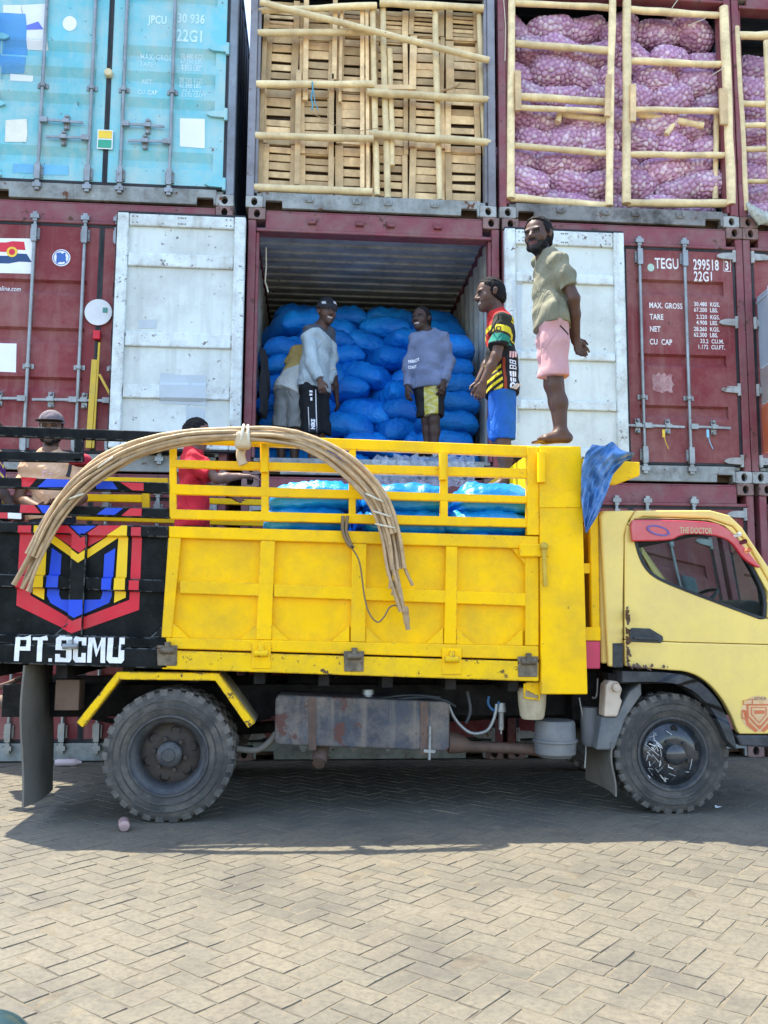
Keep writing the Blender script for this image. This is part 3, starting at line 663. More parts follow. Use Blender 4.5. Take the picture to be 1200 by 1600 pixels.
for c in range(NCOL):
    z = ZF
    for r in range(4):
        h = CAPS[c][r]; t_ = make_crate(c*10+r, cw-.012+random.uniform(-.006, .006), h-.004)
        t_.location = (X2C-.028+.115+c*cw+random.uniform(-.006, .006), .17+random.uniform(-.012, .02), z); t_.rotation_euler = (0, random.uniform(-.006, .006), random.uniform(-.03, .03))
        t_['label'] = '%s pale wood crate of the %s column of crates behind the poles' % (rown[r], coln[c]); z += h

# ---------------------------------------- pole lattice in front of the crates
def pole(parent, a, b_, r, y, jit=.004, n=7, nm='pole', flat=False):
    p0 = Vector(P(a[0], a[1], y)); p1 = Vector(P(b_[0], b_[1], y)); m_ = MB()
    if flat: m_.beam(p0, p1, r*1.7, .03, (0, 1, 0)); return m_.build(nm, WOOD, parent, bevel=.003)
    pts = []; rs = []
    for i in range(n):
        k = i/(n-1); q = p0.lerp(p1, k); pts.append(q+Vector((random.uniform(-jit, jit), random.uniform(-jit, jit), random.uniform(-jit, jit)))); rs.append(r*random.uniform(.9, 1.08))
    m_.tube(pts, rs, 10); return m_.build(nm, LOG, parent, smooth=50)
lat = thing('pole_barrier', 'lattice of peeled poles holding back the wooden crates', 'pole barrier', (X2C, 0, 2*CH+.17))
for a, b_, r, y in (((403, 17), (588, 8), .034, .06), ((593, 5), (756, 13), .037, .06), ((406, 4), (764, 94), .033, -.035), ((402, 52), (584, 50), .034, .04), ((401, 132), (584, 132), .036, .04), ((573, 144), (764, 156), .037, .04), ((397, 212), (583, 217), .035, .04), ((577, 209), (766, 223), .038, .04), ((392, 293), (582, 300), .04, .05),
                    ((582, 10), (589, 305), .030, .12), ((598, 10), (606, 310), .031, .115), ((609, 77), (613, 260), .028, .12), ((680, 15), (687, 313), .031, .115), ((748, 20), (762, 311), .029, .12)):
    pole(lat, a, b_, r, y)
for a, b_, r in (((479, -4), (477, 157), .03), ((524, 0), (522, 125), .028), ((534, 16), (531, 160), .018), ((518, 116), (517, 294), .03), ((467, 110), (464, 289), .032), ((566, 17), (566, 294), .025), ((573, 20), (575, 296), .02), ((414, 56), (405, 292), .026), ((405, 20), (398, 290), .026)):
    pole(lat, a, b_, r, .125, nm='stick', flat=True)
pole(lat, (583, 137), (650, 137), .03, .1, nm='stick', flat=True)
tw = MB(); tw.tube([P(488, 128, .0), P(489, 140, -.005), P(486, 152, 0), P(489, 165, .0), P(487, 172, 0)], .008, 6); tw.tube([P(489, 140, -.005), P(492, 158, 0), P(497, 172, 0)], .005, 5)
tw.build('blue_cord', M('blue_cord', (.10, .32, .42), .7), lat, smooth=60)
tw = MB(); tw.tube([P(480, 172, .05), P(520, 195, .02), P(560, 205, .01), P(592, 200, .02)], .004, 5); tw.tube([P(690, 142, .02), P(706, 138, -.03), P(719, 131, -.03)], .012, 6); tw.build('bark_strip', CANE, lat, smooth=60)

# ---------------------------------------- purple net sacks
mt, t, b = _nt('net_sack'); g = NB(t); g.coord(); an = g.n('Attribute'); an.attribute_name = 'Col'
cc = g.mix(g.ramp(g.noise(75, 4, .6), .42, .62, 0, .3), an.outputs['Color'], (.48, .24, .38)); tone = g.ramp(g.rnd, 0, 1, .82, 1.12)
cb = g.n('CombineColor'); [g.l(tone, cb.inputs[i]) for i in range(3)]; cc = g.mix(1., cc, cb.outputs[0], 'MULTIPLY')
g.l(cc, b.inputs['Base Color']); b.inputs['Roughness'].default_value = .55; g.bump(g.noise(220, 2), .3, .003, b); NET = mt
def col_attr(me, cols):
    a_ = me.color_attributes.new('Col', 'FLOAT_COLOR', 'POINT'); a_.data.foreach_set('color', np.c_[cols, np.ones(len(cols))].astype(np.float32).ravel())
def net_sack_mesh(seed, a, b_, c):
    rg = np.random.default_rng(seed); nu, nv = 128, 64
    u = np.linspace(0, 2*np.pi, nu, endpoint=False); v = np.linspace(0.02, np.pi-.02, nv); U_, V_ = np.meshgrid(u, v)
    pw = .78; sg = lambda x: np.sign(x)*np.abs(x)**pw
    X = a*np.cos(V_)*np.abs(np.cos(V_))**-.25; rr_ = np.sin(V_)**.72
    lump = 1+.07*np.sin(3*V_+seed)+.05*np.sin(2*U_+seed*2)+.05*np.cos(5*V_+U_)
    Y = b_*rr_*sg(np.cos(U_))*lump; Z = c*rr_*sg(np.sin(U_))*lump; Z -= .10*a*(X/a)**2*rg.uniform(-.6, 1.0)
    pts = np.stack([X, Y, Z], -1).reshape(-1, 3)
    N = 250; k = np.arange(N)+.5; ph = np.arccos(1-2*k/N); th = np.pi*(1+5**.5)*k
    # bulbs: sample mesh points as far-apart seeds
    idx = [rg.integers(len(pts))]; dmin = np.full(len(pts), 9.)
    own = np.zeros(len(pts), int); d2 = np.full(len(pts), 9.)
    for q in range(460):
        d = np.linalg.norm((pts-pts[idx[-1]]), axis=1); own = np.where(d < dmin, q, own); d2 = np.minimum(d2, np.maximum(d, dmin)); dmin = np.minimum(dmin, d)
        if dmin.max() < .039: break
        cand = np.argsort(-dmin)[:25]; idx.append(int(rg.choice(cand)))
    nrm = pts/np.array([a*a, b_*b_, c*c]); nrm /= np.linalg.norm(nrm, axis=1, keepdims=True)
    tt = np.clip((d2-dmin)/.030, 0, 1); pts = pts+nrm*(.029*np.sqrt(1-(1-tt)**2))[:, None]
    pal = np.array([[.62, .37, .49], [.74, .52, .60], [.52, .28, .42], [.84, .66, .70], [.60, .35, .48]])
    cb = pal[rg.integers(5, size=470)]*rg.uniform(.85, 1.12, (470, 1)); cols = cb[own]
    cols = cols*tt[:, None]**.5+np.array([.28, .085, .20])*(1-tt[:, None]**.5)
    V = pts.tolist(); F = []
    for j in range(nv-1):
        for i in range(nu): F.append((j*nu+i, j*nu+(i+1) % nu, (j+1)*nu+(i+1) % nu, (j+1)*nu+i))
    F.append(tuple(range(nu-1, -1, -1))); F.append(tuple((nv-1)*nu+i for i in range(nu)))
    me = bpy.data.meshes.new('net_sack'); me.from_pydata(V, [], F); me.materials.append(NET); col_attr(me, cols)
    me.polygons.foreach_set('use_smooth', [True]*len(F)); return me
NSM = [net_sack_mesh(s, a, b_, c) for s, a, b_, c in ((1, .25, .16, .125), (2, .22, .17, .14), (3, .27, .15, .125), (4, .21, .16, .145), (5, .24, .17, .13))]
ordn = ['lowest', 'second', 'third', 'fourth', 'fifth', 'sixth', 'seventh', 'eighth', 'topmost']
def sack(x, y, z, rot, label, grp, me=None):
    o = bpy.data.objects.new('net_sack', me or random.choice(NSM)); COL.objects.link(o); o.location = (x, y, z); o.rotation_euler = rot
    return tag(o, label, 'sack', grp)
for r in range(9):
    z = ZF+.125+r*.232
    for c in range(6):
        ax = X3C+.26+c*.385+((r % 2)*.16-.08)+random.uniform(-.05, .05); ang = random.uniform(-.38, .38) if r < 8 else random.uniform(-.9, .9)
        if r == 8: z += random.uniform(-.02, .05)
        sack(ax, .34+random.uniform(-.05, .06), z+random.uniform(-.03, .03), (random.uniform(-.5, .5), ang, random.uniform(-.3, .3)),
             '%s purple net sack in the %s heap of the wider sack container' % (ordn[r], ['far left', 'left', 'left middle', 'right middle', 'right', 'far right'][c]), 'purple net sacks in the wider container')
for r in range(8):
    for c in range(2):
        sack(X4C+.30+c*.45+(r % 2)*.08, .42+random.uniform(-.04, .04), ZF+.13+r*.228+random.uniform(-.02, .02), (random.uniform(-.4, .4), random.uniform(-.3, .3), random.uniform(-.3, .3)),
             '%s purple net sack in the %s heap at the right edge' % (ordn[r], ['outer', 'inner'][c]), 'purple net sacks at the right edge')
def ladder(label, bars, boards, extra=()):
    t_ = thing('pole_ladder', label, 'pole ladder', (PX(bars[0][1][0], bars[0][1][1], .03), 0, 2*CH+.17), 'pole ladders across the sack containers')
    for i, (a, b_, r) in enumerate(bars): pole(t_, a, b_, r, .02 if i < 2 else .06, nm='stile' if i < 2 else 'rung')
    for a, b_, r in boards: pole(t_, a, b_, r, -.03, nm='splice_board', flat=True)
    for a, b_, r in extra: pole(t_, a, b_, r, .14, nm='broken_pole')
    return t_
ladder('left peeled pole ladder holding back the purple sacks', [((799, -12), (798, 311), .042), ((957, -10), (951, 322), .038), ((804, 5), (954, 12), .034), ((804, 68), (954, 80), .038), ((804, 150), (952, 160), .038), ((804, 168), (952, 174), .030), ((803, 228), (952, 240), .034), ((797, 309), (948, 322), .04)],
       [((809, 111), (810, 173), .034), ((951, 117), (949, 182), .034)], [((871, 191), (877, 172), .034), ((880, 178), (946, 188), .034)])
ladder('right peeled pole ladder holding back the purple sacks', [((979, 1), (979, 319), .044), ((1131, 12), (1143, 320), .045), ((983, 15), (1128, 25), .036), ((983, 95), (1130, 101), .035), ((983, 171), (1132, 174), .033), ((983, 241), (1136, 243), .033), ((980, 317), (1145, 318), .042)],
       [((989, 132), (989, 190), .034), ((1129, 139), (1131, 195), .045)], [((995, 178), (1099, 196), .036), ((1040, 210), (1055, 190), .03), ((1119, 180), (1118, 312), .028)])
ladder('short peeled pole ladder in front of the right edge sacks', [((1151, 42), (1166, 330), .03), ((1197, 64), (1206, 330), .03), ((1150, 56), (1240, 56), .042), ((1154, 162), (1240, 164), .034), ((1156, 196), (1240, 196), .03), ((1160, 233), (1240, 232), .028), ((1162, 283), (1240, 284), .024)], [])
nb = MB()
for i in range(9): nb.tube([P(1166+i*4+random.uniform(-3, 3), 318+i*2, -.02), P(1176+i*3, 332+i*2, -.09), P(1186+random.uniform(-5, 5), 350+random.uniform(-4, 2), -.06)], [.02, .035, .015], 7)
tag(nb.build('net_bundle', M('grey_net', (.42, .43, .36), .9, var=.3, vs_=20, bump=.8, bs=70, bd=.01), smooth=80), 'grey green bundle of netting bulging over the sill of the edge container', 'net bundle')
for q, (a, b_, c_) in enumerate((((787, 0), (790, 40), (789, 95)), ((1062, -5), (1049, 14), (1050, 14)), ((1112, 118), (1129, 107), (1135, 104)), ((1075, 40), (1100, 30), (1103, 28)))):
    wm = MB(); wm.tube([P(*a, -.01), P(*b_, -.01), P(*c_, -.01)], .004, 5)
    tag(wm.build('tie_wire', CORD, smooth=60), ['wire hanging beside the left pole ladder', 'wire tied above the right pole ladder', 'wire across the right stile halfway up', 'wire lying on the topmost purple sack'][q], 'wire')

# ---------------------------------------- blue woven bags
mt, t, b = _nt('blue_plastic_bag'); g = NB(t); g.coord()
cc = g.mix(g.ramp(g.noise(2.5, 5), .35, .7), (.003, .15, .60), (.007, .29, .80)); tone = g.ramp(g.rnd, 0, 1, .8, 1.12)
cb = g.n('CombineColor'); [g.l(tone, cb.inputs[i]) for i in range(3)]; cc = g.mix(1., cc, cb.outputs[0], 'MULTIPLY')
g.l(cc, b.inputs['Base Color']); b.inputs['Roughness'].default_value = .46; b.inputs['Specular IOR Level'].default_value = .35
hh = g.math('ADD', g.noise(7, 4, .6, (1, 3, 1)), g.math('MULTIPLY', g.noise(26, 3, .6), .35)); g.bump(hh, .85, .035, b); BAG = mt
def bagmat(name, a, c):
    mt, t, b = _nt(name); g = NB(t); g.coord()
    cc = g.mix(g.ramp(g.noise(2.5, 5), .35, .7), a, c); tone = g.ramp(g.rnd, 0, 1, .82, 1.15)
    cb = g.n('CombineColor'); [g.l(tone, cb.inputs[i]) for i in range(3)]; cc = g.mix(1., cc, cb.outputs[0], 'MULTIPLY')
    g.l(cc, b.inputs['Base Color']); b.inputs['Roughness'].default_value = .3
    hh = g.math('ADD', g.noise(7, 4, .6, (1, 3, 1)), g.math('MULTIPLY', g.noise(26, 3, .6), .35)); g.bump(hh, .5, .03, b); return mt
BAG_SUN = bagmat('sunlit_plastic_bag', (.002, .19, .60), (.005, .29, .74))  # same blue bag, sunlight put into its colour by a shift to cyan
def bag_mesh(seed, w_, d_, h_):
    rg = np.random.default_rng(seed); n = 30; mrow = 40
    s = np.linspace(-1, 1, n); t2 = np.linspace(-1, 1, mrow); S, T = np.meshgrid(s, t2)
    th = (np.clip(1-np.abs(S)**4.5, 0, 1)**.5)*(np.clip(1-np.abs(T)**4.5, 0, 1)**.5)
    X = w_/2*S*(1-.06*np.abs(T)**3); Y = d_/2*T*(1-.08*np.abs(S)**3)
    wob = .010*np.sin(6*S+seed)*np.cos(5*T+seed*2)+.008*np.sin(11*T+3*S+seed*3)
    for _ in range(5):
        k = rg.normal(0, 1, 2); wob += .014*np.abs(np.sin(k[0]*6*S+k[1]*6*T+rg.uniform(0, 6)))
    rip = .010*np.sin(19*S+seed*1.3)*np.abs(T)**4+.010*np.sin(17*T+seed)*np.abs(S)**4
    sag = -.025*(S**2)*rg.uniform(.2, 1.3)-.03*T**2*rg.uniform(0, 1)
    up = h_/2*th+wob*th+rip*.6+sag; dn = -h_/2*th*.92+wob*th*.5+rip*.6+sag
    V = [*np.stack([X, Y, up], -1).reshape(-1, 3).tolist(), *np.stack([X, Y, dn], -1).reshape(-1, 3).tolist()]; F = []; o = n*mrow
    for j in range(mrow-1):
        for i in range(n-1):
            a = j*n+i; F.append((a, a+1, a+n+1, a+n)); F.append((o+a, o+a+n, o+a+n+1, o+a+1))
    me = bpy.data.meshes.new('blue_bag'); me.from_pydata(V, [], F); bm = bmesh.new(); bm.from_mesh(me); bmesh.ops.remove_doubles(bm, verts=bm.verts, dist=.0015); bm.to_mesh(me); bm.free()
    me.materials.append(BAG); me.polygons.foreach_set('use_smooth', [True]*len(me.polygons)); return me
BGM = [bag_mesh(s, w_, d_, h_) for s, w_, d_, h_ in ((1, .64, .82, .265), (2, .60, .80, .275), (3, .68, .84, .25), (4, .62, .8, .28), (5, .66, .85, .26))]
def bag(x, y, z, rot, label, grp, me=None, sc=None):
    o = bpy.data.objects.new('blue_bag', me or random.choice(BGM)); COL.objects.link(o); o.location = (x, y, z); o.rotation_euler = rot
    if sc: o.scale = sc
    return tag(o, label, 'bag', grp)
ZC = CH+.165
lay = ['floor layer', 'second layer', 'third layer', 'fourth layer', 'fifth layer', 'sixth layer', 'seventh layer', 'eighth layer', 'ninth layer', 'top layer']
pos4 = ['leftmost', 'left middle', 'right middle', 'rightmost']
GB = 'blue bags stacked inside the open container'
for r in range(9):
    n = 4 if r % 2 == 0 else 3
    for c in range(n):
        x = .42+c*.53+(0 if n == 4 else .27)+random.uniform(-.09, .09); yf = .92+.06*max(0, r-3)+random.uniform(-.10, .10)
        nm = pos4[c] if n == 4 else ['left', 'middle', 'right'][c]
        bag(x, yf+.42, ZC+.115+r*.198+random.uniform(-.012, .012), (random.uniform(-.2, .08), random.uniform(-.27, .27), random.uniform(-.5, .5)),
            '%s shiny blue bag in the %s of the central stack' % (nm, lay[r]), GB)
for r in range(7):
    bag(2.02+random.uniform(-.02, .02), .90+random.uniform(-.03, .03), ZC+.115+r*.196, (random.uniform(-.05, .03), random.uniform(-.06, .06), random.uniform(-.12, .12)), 'blue bag in the %s of the tidy stack along the right wall' % lay[r], GB, sc=(1, .9, .95))
    bag(.40+random.uniform(-.02, .02), 1.13+random.uniform(-.03, .03), ZC+.115+r*.196, (random.uniform(-.05, .03), random.uniform(-.06, .06), random.uniform(-.15, .15)), 'blue bag in the %s of the stack along the left wall' % lay[r], GB, sc=(.95, .9, .95))
for c in range(4): bag(.45+c*.52, 1.95, ZC+.115+9*.198, (-.05, random.uniform(-.1, .1), random.uniform(-.2, .2)), '%s dim blue bag of the far row at the very top' % pos4[c], GB)
# bags in the truck bed
BGT = []
for me in BGM[:3]:
    m2 = me.copy(); m2.materials.clear(); m2.materials.append(BAG_SUN); BGT.append(m2)
GT = 'blue bags loaded in the truck bed'
for r in range(6):
    for q, yy in enumerate((-1.99, -1.3, -.72)):
        if q and r < 4: continue
        for c in range(3):
            x = .64+c*.605+(r % 2)*.05+random.uniform(-.03, .03)
            bag(x, yy, 1.18+.085+r*.166+random.uniform(-.008, .008), (random.uniform(-.04, .04), random.uniform(-.06, .06), random.uniform(-.12, .12)),
                '%s bag of the %s, %s row of the truck load' % (['rearmost', 'middle', 'foremost'][c], lay[r], ['near', 'middle', 'far'][q]), GT, me=random.choice(BGT), sc=(.93, .78, .76))
# ------------------------------------------------------------------ the yellow dump truck
TR = thing('dump_truck', 'yellow dump truck with a black tail and a pale yellow cab parked alongside the containers', 'dump truck', (1.3, -1.36, 0))
YN, YP, YF = -2.385, -2.338, -.36
def pb(pts, y0, y1, mb=None): mb = mb or MB(); return mb.prism(pxpoly(pts, y0), y0, y1)
def band(a, b_, y0, y1, mb=None):   # a, b = (u, top v, bottom v) at both ends
    return pb([(a[0], a[1]), (b_[0], b_[1]), (b_[0], b_[2]), (a[0], a[2])], y0, y1, mb)
def lerp(a, b_, k): return a+(b_-a)*k
def ln(u, u0, v0, u1, v1): return v0+(v1-v0)*(u-u0)/(u1-u0)
# line fits across the whole bed, in photo pixels (left edge of frame -> front post)
vt = lambda u: ln(u, 265, 822, 842, 838)     # top of gate
vt2 = lambda u: ln(u, 265, 840, 842, 858)
vm1 = lambda u: ln(u, 280, 907, 820, 927); vm2 = lambda u: ln(u, 280, 927, 820, 947)
vb1 = lambda u: ln(u, 280, 997, 820, 1009); vb2 = lambda u: ln(u, 252, 1013, 835, 1031)
vl1 = lambda u: ln(u, 252, 1016, 835, 1034); vl2 = lambda u: ln(u, 250, 1045, 840, 1065)
UL, UC, UR = -45, 263, 842
gate_parts = {}
for key, u0, u1, matp in (('black', UL, UC-1, BLK), ('yellow', UC+1, UR, YEL)):
    sh = pb([(u0, vt(u0)), (u1, vt(u1)), (u1-1, vb2(u1)), (u0, vb2(u0))] if key == 'black' else [(u0, vt(u0)), (u1, vt(u1)), (u1, vb2(u1)), (u0-9, vb2(u0))], YP, YP+.02)
    gt = sh.build('side_gate', matp, TR, label='black painted tail part of the side gate' if key == 'black' else None)
    dx = 0 if key == 'yellow' else 0
    f = MB(); band((u0, vt(u0), vt2(u0)), (u1, vt(u1), vt2(u1)), YN, YP-.001, f); f.build('gate_rail', matp, gt, bevel=.008, seg=2)
    a = u0-(8 if key == 'yellow' else 0)
    f = MB(); band((a, vb1(a), vb2(a)), (u1, vb1(u1), vb2(u1)), YN, YP-.001, f); f.build('gate_rail', matp, gt, bevel=.008, seg=2)
    st_ = [(263, 283, 252, 268), (407, 430, 400, 424), (550, 573, 548, 571), (697, 715, 694, 713), (821, 842, 821, 842)] if key == 'yellow' else [(-45, -22, -45, -22), (112, 136, 104, 128)]
    for i, (a0, a1, b0, b1) in enumerate(st_):
        f = MB(); pb([(a0, vt2(a0)+.3), (a1, vt2(a1)+.3), (b1, vb1(b1)-.3), (b0, vb1(b0)-.3)], YN+.001, YP-.001, f); f.build('gate_stile', matp, gt, bevel=.006, seg=2)
    for i in range(len(st_)):
        r0 = st_[i][1] if i < len(st_) else 0; r1 = st_[i+1][0] if i+1 < len(st_) else (u1 if key == 'black' else None)
        if r1 is None: continue
        f = MB(); band((r0-2, vm1(r0), vm2(r0)), (r1+1, vm1(r1), vm2(r1)), YN+.005, YP-.001, f); f.build('gate_rail', matp, gt, bevel=.006, seg=2)
        gs = [(st_[i][3], 1), (r1-4 if key == 'yellow' else r1, -1)]
        for uu, sg in (gs if key == 'yellow' else gs[1:]):          # corner gussets
            pb([(uu, vb1(uu)-26), (uu, vb1(uu)+.2), (uu+sg*28, vb1(uu+sg*28)+.2)], YN+.012, YP-.001).build('gusset', matp, gt, bevel=.004)
    if key == 'yellow':
        pb([(800, vt2(800)), (822, vt2(822)), (822, 884)], YN+.012, YP-.001).build('gusset', matp, gt, bevel=.004)
    gp = 0 if key == 'yellow' else -2.6
    lb = band((u0-(12 if key == 'yellow' else 0), vl1(u0)+gp, vl2(u0)), (u1, vl1(u1)+gp, vl2(u1)), YN-.006, YN+.12).build('bed_sill', YELW if key == 'yellow' else BLK, TR, bevel=.008, seg=2)
    gate_parts[key] = (gt, lb)
# upper rails and posts
def rail(u0, a0, b0, u1, a1, b1, mat, nm='top_rail', y0=YN+.01, dp=.05): return band((u0, a0, b0), (u1, a1, b1), y0, y0+dp).build(nm, mat, TR, bevel=.006, seg=2)
rail(-45, 663.5, 679.5, 262, 674.5, 691, BLK); rail(262.5, 674.6, 691, 840, 697, 714, YEL)
rail(-45, 704, 719, 129, 707, 722, BLK); rail(266, 718, 730, 826, 732, 747, YEL)
railC = rail(-45, 744, 760, 264, 754, 771, BLK); rail(266, 756, 772, 826, 775, 786, YEL)
railD = rail(-45, 786, 801, 264, 794, 810, BLK); rail(266, 795.5, 810.5, 826, 810, 824, YEL)
band((115, 681, 716), (129, 681, 716), YN+.012, YN+.06).build('rail_post', BLK, TR, bevel=.006)
for a, b_ in ((264.5, 275), (408, 420), (545, 556), (688, 700)):
    va = ln(a, 262, 691, 840, 714)
    pb([(a, va), (b_, va), (b_, vt(b_)-14), (a, vt(a)-14)], YN+.013, YN+.057).build('rail_post', YEL, TR, bevel=.006, seg=2)
pb([(824, 698), (842, 698), (843, 836), (824, 836)], YN-.004, YN+.06).build('rail_post', YEL, TR, bevel=.006, seg=2)
for u, v0, v1 in ((413, 694, 738), (692, 708, 750)):
    t_ = MB(); t_.tube([P(u, v0, YN-.01), P(u, v1, YN-.01)], .028, 12); t_.build('pin_sleeve', YEL, TR, smooth=40)
# far side rails
for u0, a0, b0, u1, a1, b1 in ((60, 744, 751, 262, 747, 755), (128, 772, 783, 222, 773, 785), (110, 805, 812, 430, 815, 823), (292, 777, 786, 420, 781, 790)):
    band((u0, a0, b0), (u1, a1, b1), YF, YF+.05).build('far_rail', YEL, TR, bevel=.004)
pb([(222, 767), (233, 767), (233, 793), (222, 793)], YF-.01, YF+.04).build('far_rail_post', YEL, TR); pb([(290, 768), (299, 768), (299, 830), (290, 830)], YF-.01, YF+.04).build('far_rail_post', YEL, TR)
X_T, X_F = PX(-45, 900, YN), 2.19
MB().box(X_T, X_F, YF, YF+.05, 1.05, 1.86).build('far_gate', YEL, TR, bevel=.004)
MB().box(X_T, X_T+.05, YP+.04, YF-.01, 1.08, 1.93).build('tail_gate', BLK, TR, bevel=.004)
fl = MB(); fl.add([(X_T, YP+.03, 1.06), (X_F, YP+.03, .985), (X_F, YF, .985), (X_T, YF, 1.06), (X_T, YP+.03, 1.13), (X_F, YP+.03, 1.10), (X_F, YF, 1.10), (X_T, YF, 1.13)], [(0,1,5,4),(1,2,6,5),(2,3,7,6),(3,0,4,7),(4,5,6,7),(3,2,1,0)]); fl.build('bed_floor', CHAS, TR)
for i in range(9):
    x = X_T+.1+i*.42; MB().box(x, x+.07, YP+.06, YF-.02, .91-.012*i, 1.055-.0085*i*1.0).build('cross_member', CHAS, TR)
# front post and bulkhead
fp = pb([(843, 697), (908, 697), (918.5, 1085), (846, 1085)], YN-.02, YN+.05).build('front_post', YEL, TR, bevel=.008, seg=2)
pb([(843, 768), (907, 768), (908, 793), (843, 793)], YN-.027, YN-.021).build('post_band', YEL, fp, bevel=.003)
MB().box(2.195, 2.475, YN+.055, YF+.05, .95, 2.47).build('bulkhead', YEL, TR, bevel=.006)
t_ = MB(); t_.tube([P(846, 707, YN-.04), P(846, 754, YN-.04)], .030, 12); t_.build('pin_sleeve', YEL, TR, smooth=40)
lt = MB(); lt.box(PX(812, 860, YN-.02), PX(858, 860, YN-.02), YN-.03, YN+.0, PZ(835, 870, YN-.02), PZ(835, 850, YN-.02)); lt.build('latch_plate', YEL, TR, bevel=.006)
lt = MB(); lt.tube([P(850, 852, YN-.05), P(850, 872, YN-.05), P(852, 916, YN-.05)], [.022, .015, .014], 10); lt.ball(P(850, 854, YN-.05), .03, 10, 6); lt.build('latch_lever', M('brass_yellow', (.50, .34, .04), .45, metal=.3, dirt=(.25, .18, .05), da=.6), TR, smooth=50)
# cab guard wing and supports
pb([(906, 716), (1000, 722), (1000, 743), (963, 757), (940, 757), (926, 776), (910, 776)], -2.30, -2.25).build('cab_guard', YEL, TR, bevel=.006)
MB().box(PX(908, 720, -2.3), PX(1000, 720, -2.3), -2.25, -.42, PZ(1000, 735, -2.3), PZ(1000, 723, -2.3)).build('cab_guard_sheet', YEL, TR, bevel=.004)
pb([(921, 800), (935, 800), (938, 1000), (925, 1000)], -2.27, -2.22).build('guard_support', YEL, TR, bevel=.006)
pb([(912, 880), (922, 880), (922, 896), (912, 896)], -2.26, -2.23).build('guard_bracket', YEL, TR, bevel=.003)
pb([(914, 980), (938.5, 980), (938.5, 1001), (914, 1001)], -2.30, -2.24).build('guard_bracket', YEL, TR, bevel=.003)
pb([(915, 1001.5), (938, 1001.5), (938, 1045), (915, 1045)], -2.295, -2.24).build('red_panel', M('faded_red', (.55, .05, .10), .5, dirt=(.3, .1, .1), da=.4), TR, bevel=.006)
# hinges along the sill
for i, u in enumerate((262, 408, 554, 706, 826)):
    v = vl1(u); worn = i in (0, 2, 4)
    h_ = MB(); hy = YN-.03
    if not worn: pb([(u-15, v-17), (u+15, v-17), (u+15, v+24), (u-15, v+24)], YN-.014, YN-.006, h_)
    else: pb([(u-17, v-8), (u+15, v-8), (u+14, v+24), (u-16, v+24)], YN-.014, YN-.007, h_)
    hg = h_.build('hinge', M('hinge_bare', (.20, .16, .11), .6, metal=.3, var=.35, vs_=12, dirt=(.06, .05, .035), da=.8, ds=14, streak=.6, rust=.3) if worn else YEL, TR, bevel=.003)
    h_ = MB(); h_.tube([P(u-11, v, hy), P(u+11, v, hy)], .022, 10); h_.tube([P(u, v-13, hy+.01), P(u, v+4, hy)], .020, 8)
    h_.build('hinge_pin', YELW if not worn else M('hinge_bare', (0, 0, 0)), hg, smooth=40)
for u in (155,):
    h_ = MB(); v = ln(u, 0, 1004, 262, 1014); h_.tube([P(110-12, 1010, YN-.03), P(110+12, 1010, YN-.03)], .018, 8); h_.tube([P(110, 1000, YN-.02), P(110, 1014, YN-.03)], .016, 8); h_.build('hinge_pin', GALV, TR, smooth=40)
# ---- emblem and lettering on the black tail
gt, lb = gate_parts['black']
bvg = bvh_of([gt, lb]+list(gt.children))
Zp = lambda pts: [(PX(x/3.81, 640+y/3.81, YN), PZ(x/3.81, 640+y/3.81, YN)) for x, y in pts]
def emb(polys, mat, off): decal('emblem', poly_bm([Zp(p) for p in polys]), mat, gt, bvg, YN-.3, step=.012, off=off)
emb([[(108, 690), (187, 690), (168, 1105), (83, 1165)], [(83, 1165), (168, 1105), (430, 1258), (425, 1332)], [(430, 1258), (762, 1132), (820, 1192), (425, 1332)], [(782, 700), (840, 700), (820, 1192), (762, 1132)]], RED, .003)
emb([[(312, 690), (404, 690), (480, 765), (480, 850), (468, 850), (300, 735)], [(480, 765), (585, 690), (740, 690), (515, 812), (480, 850)]], RED, .003)
emb([[(203, 690), (268, 760), (250, 1132), (182, 1095)], [(203, 690), (236, 690), (465, 862), (465, 912), (230, 745)], [(758, 690), (726, 740), (465, 912), (465, 862), (725, 690)], [(758, 690), (740, 1118), (670, 1150), (697, 755)]], YLW, .0042)
emb([[(297, 820), (355, 860), (340, 1100), (352, 1130), (400, 1132), (400, 1215), (288, 1150), (266, 1105)], [(612, 860), (678, 822), (655, 1112), (640, 1150), (490, 1217), (490, 1132), (588, 1130), (600, 1095)], [(400, 1132), (490, 1132), (490, 1217), (440, 1240), (400, 1215)], [(418, 692), (572, 692), (482, 752)]], BLU, .003)
def railpaint(rl, polys):
    bv = bvh_of([rl])
    for pts, mat in polys: decal('rail_paint', poly_bm([[(PX(x*.35, 630+yy*.35, YN), PZ(x*.35, 630+yy*.35, YN)) for x, yy in pts]]), mat, rl, bv, YN-.3, step=.05, off=.0025)
railpaint(railC, [([(95, 330), (165, 334), (130, 372), (95, 372)], RED), ([(205, 338), (310, 340), (300, 374), (165, 374)], BLU), ([(420, 349), (500, 350), (525, 383), (430, 382)], BLU), ([(535, 352), (640, 356), (640, 390), (590, 388)], RED)])
railpaint(railD, [([(90, 452), (150, 454), (180, 490), (85, 488)], RED), ([(165, 454), (220, 456), (215, 490), (190, 490)], BLU), ([(470, 466), (550, 468), (510, 498), (430, 496)], BLU), ([(580, 468), (632, 470), (630, 503), (540, 502)], RED)])
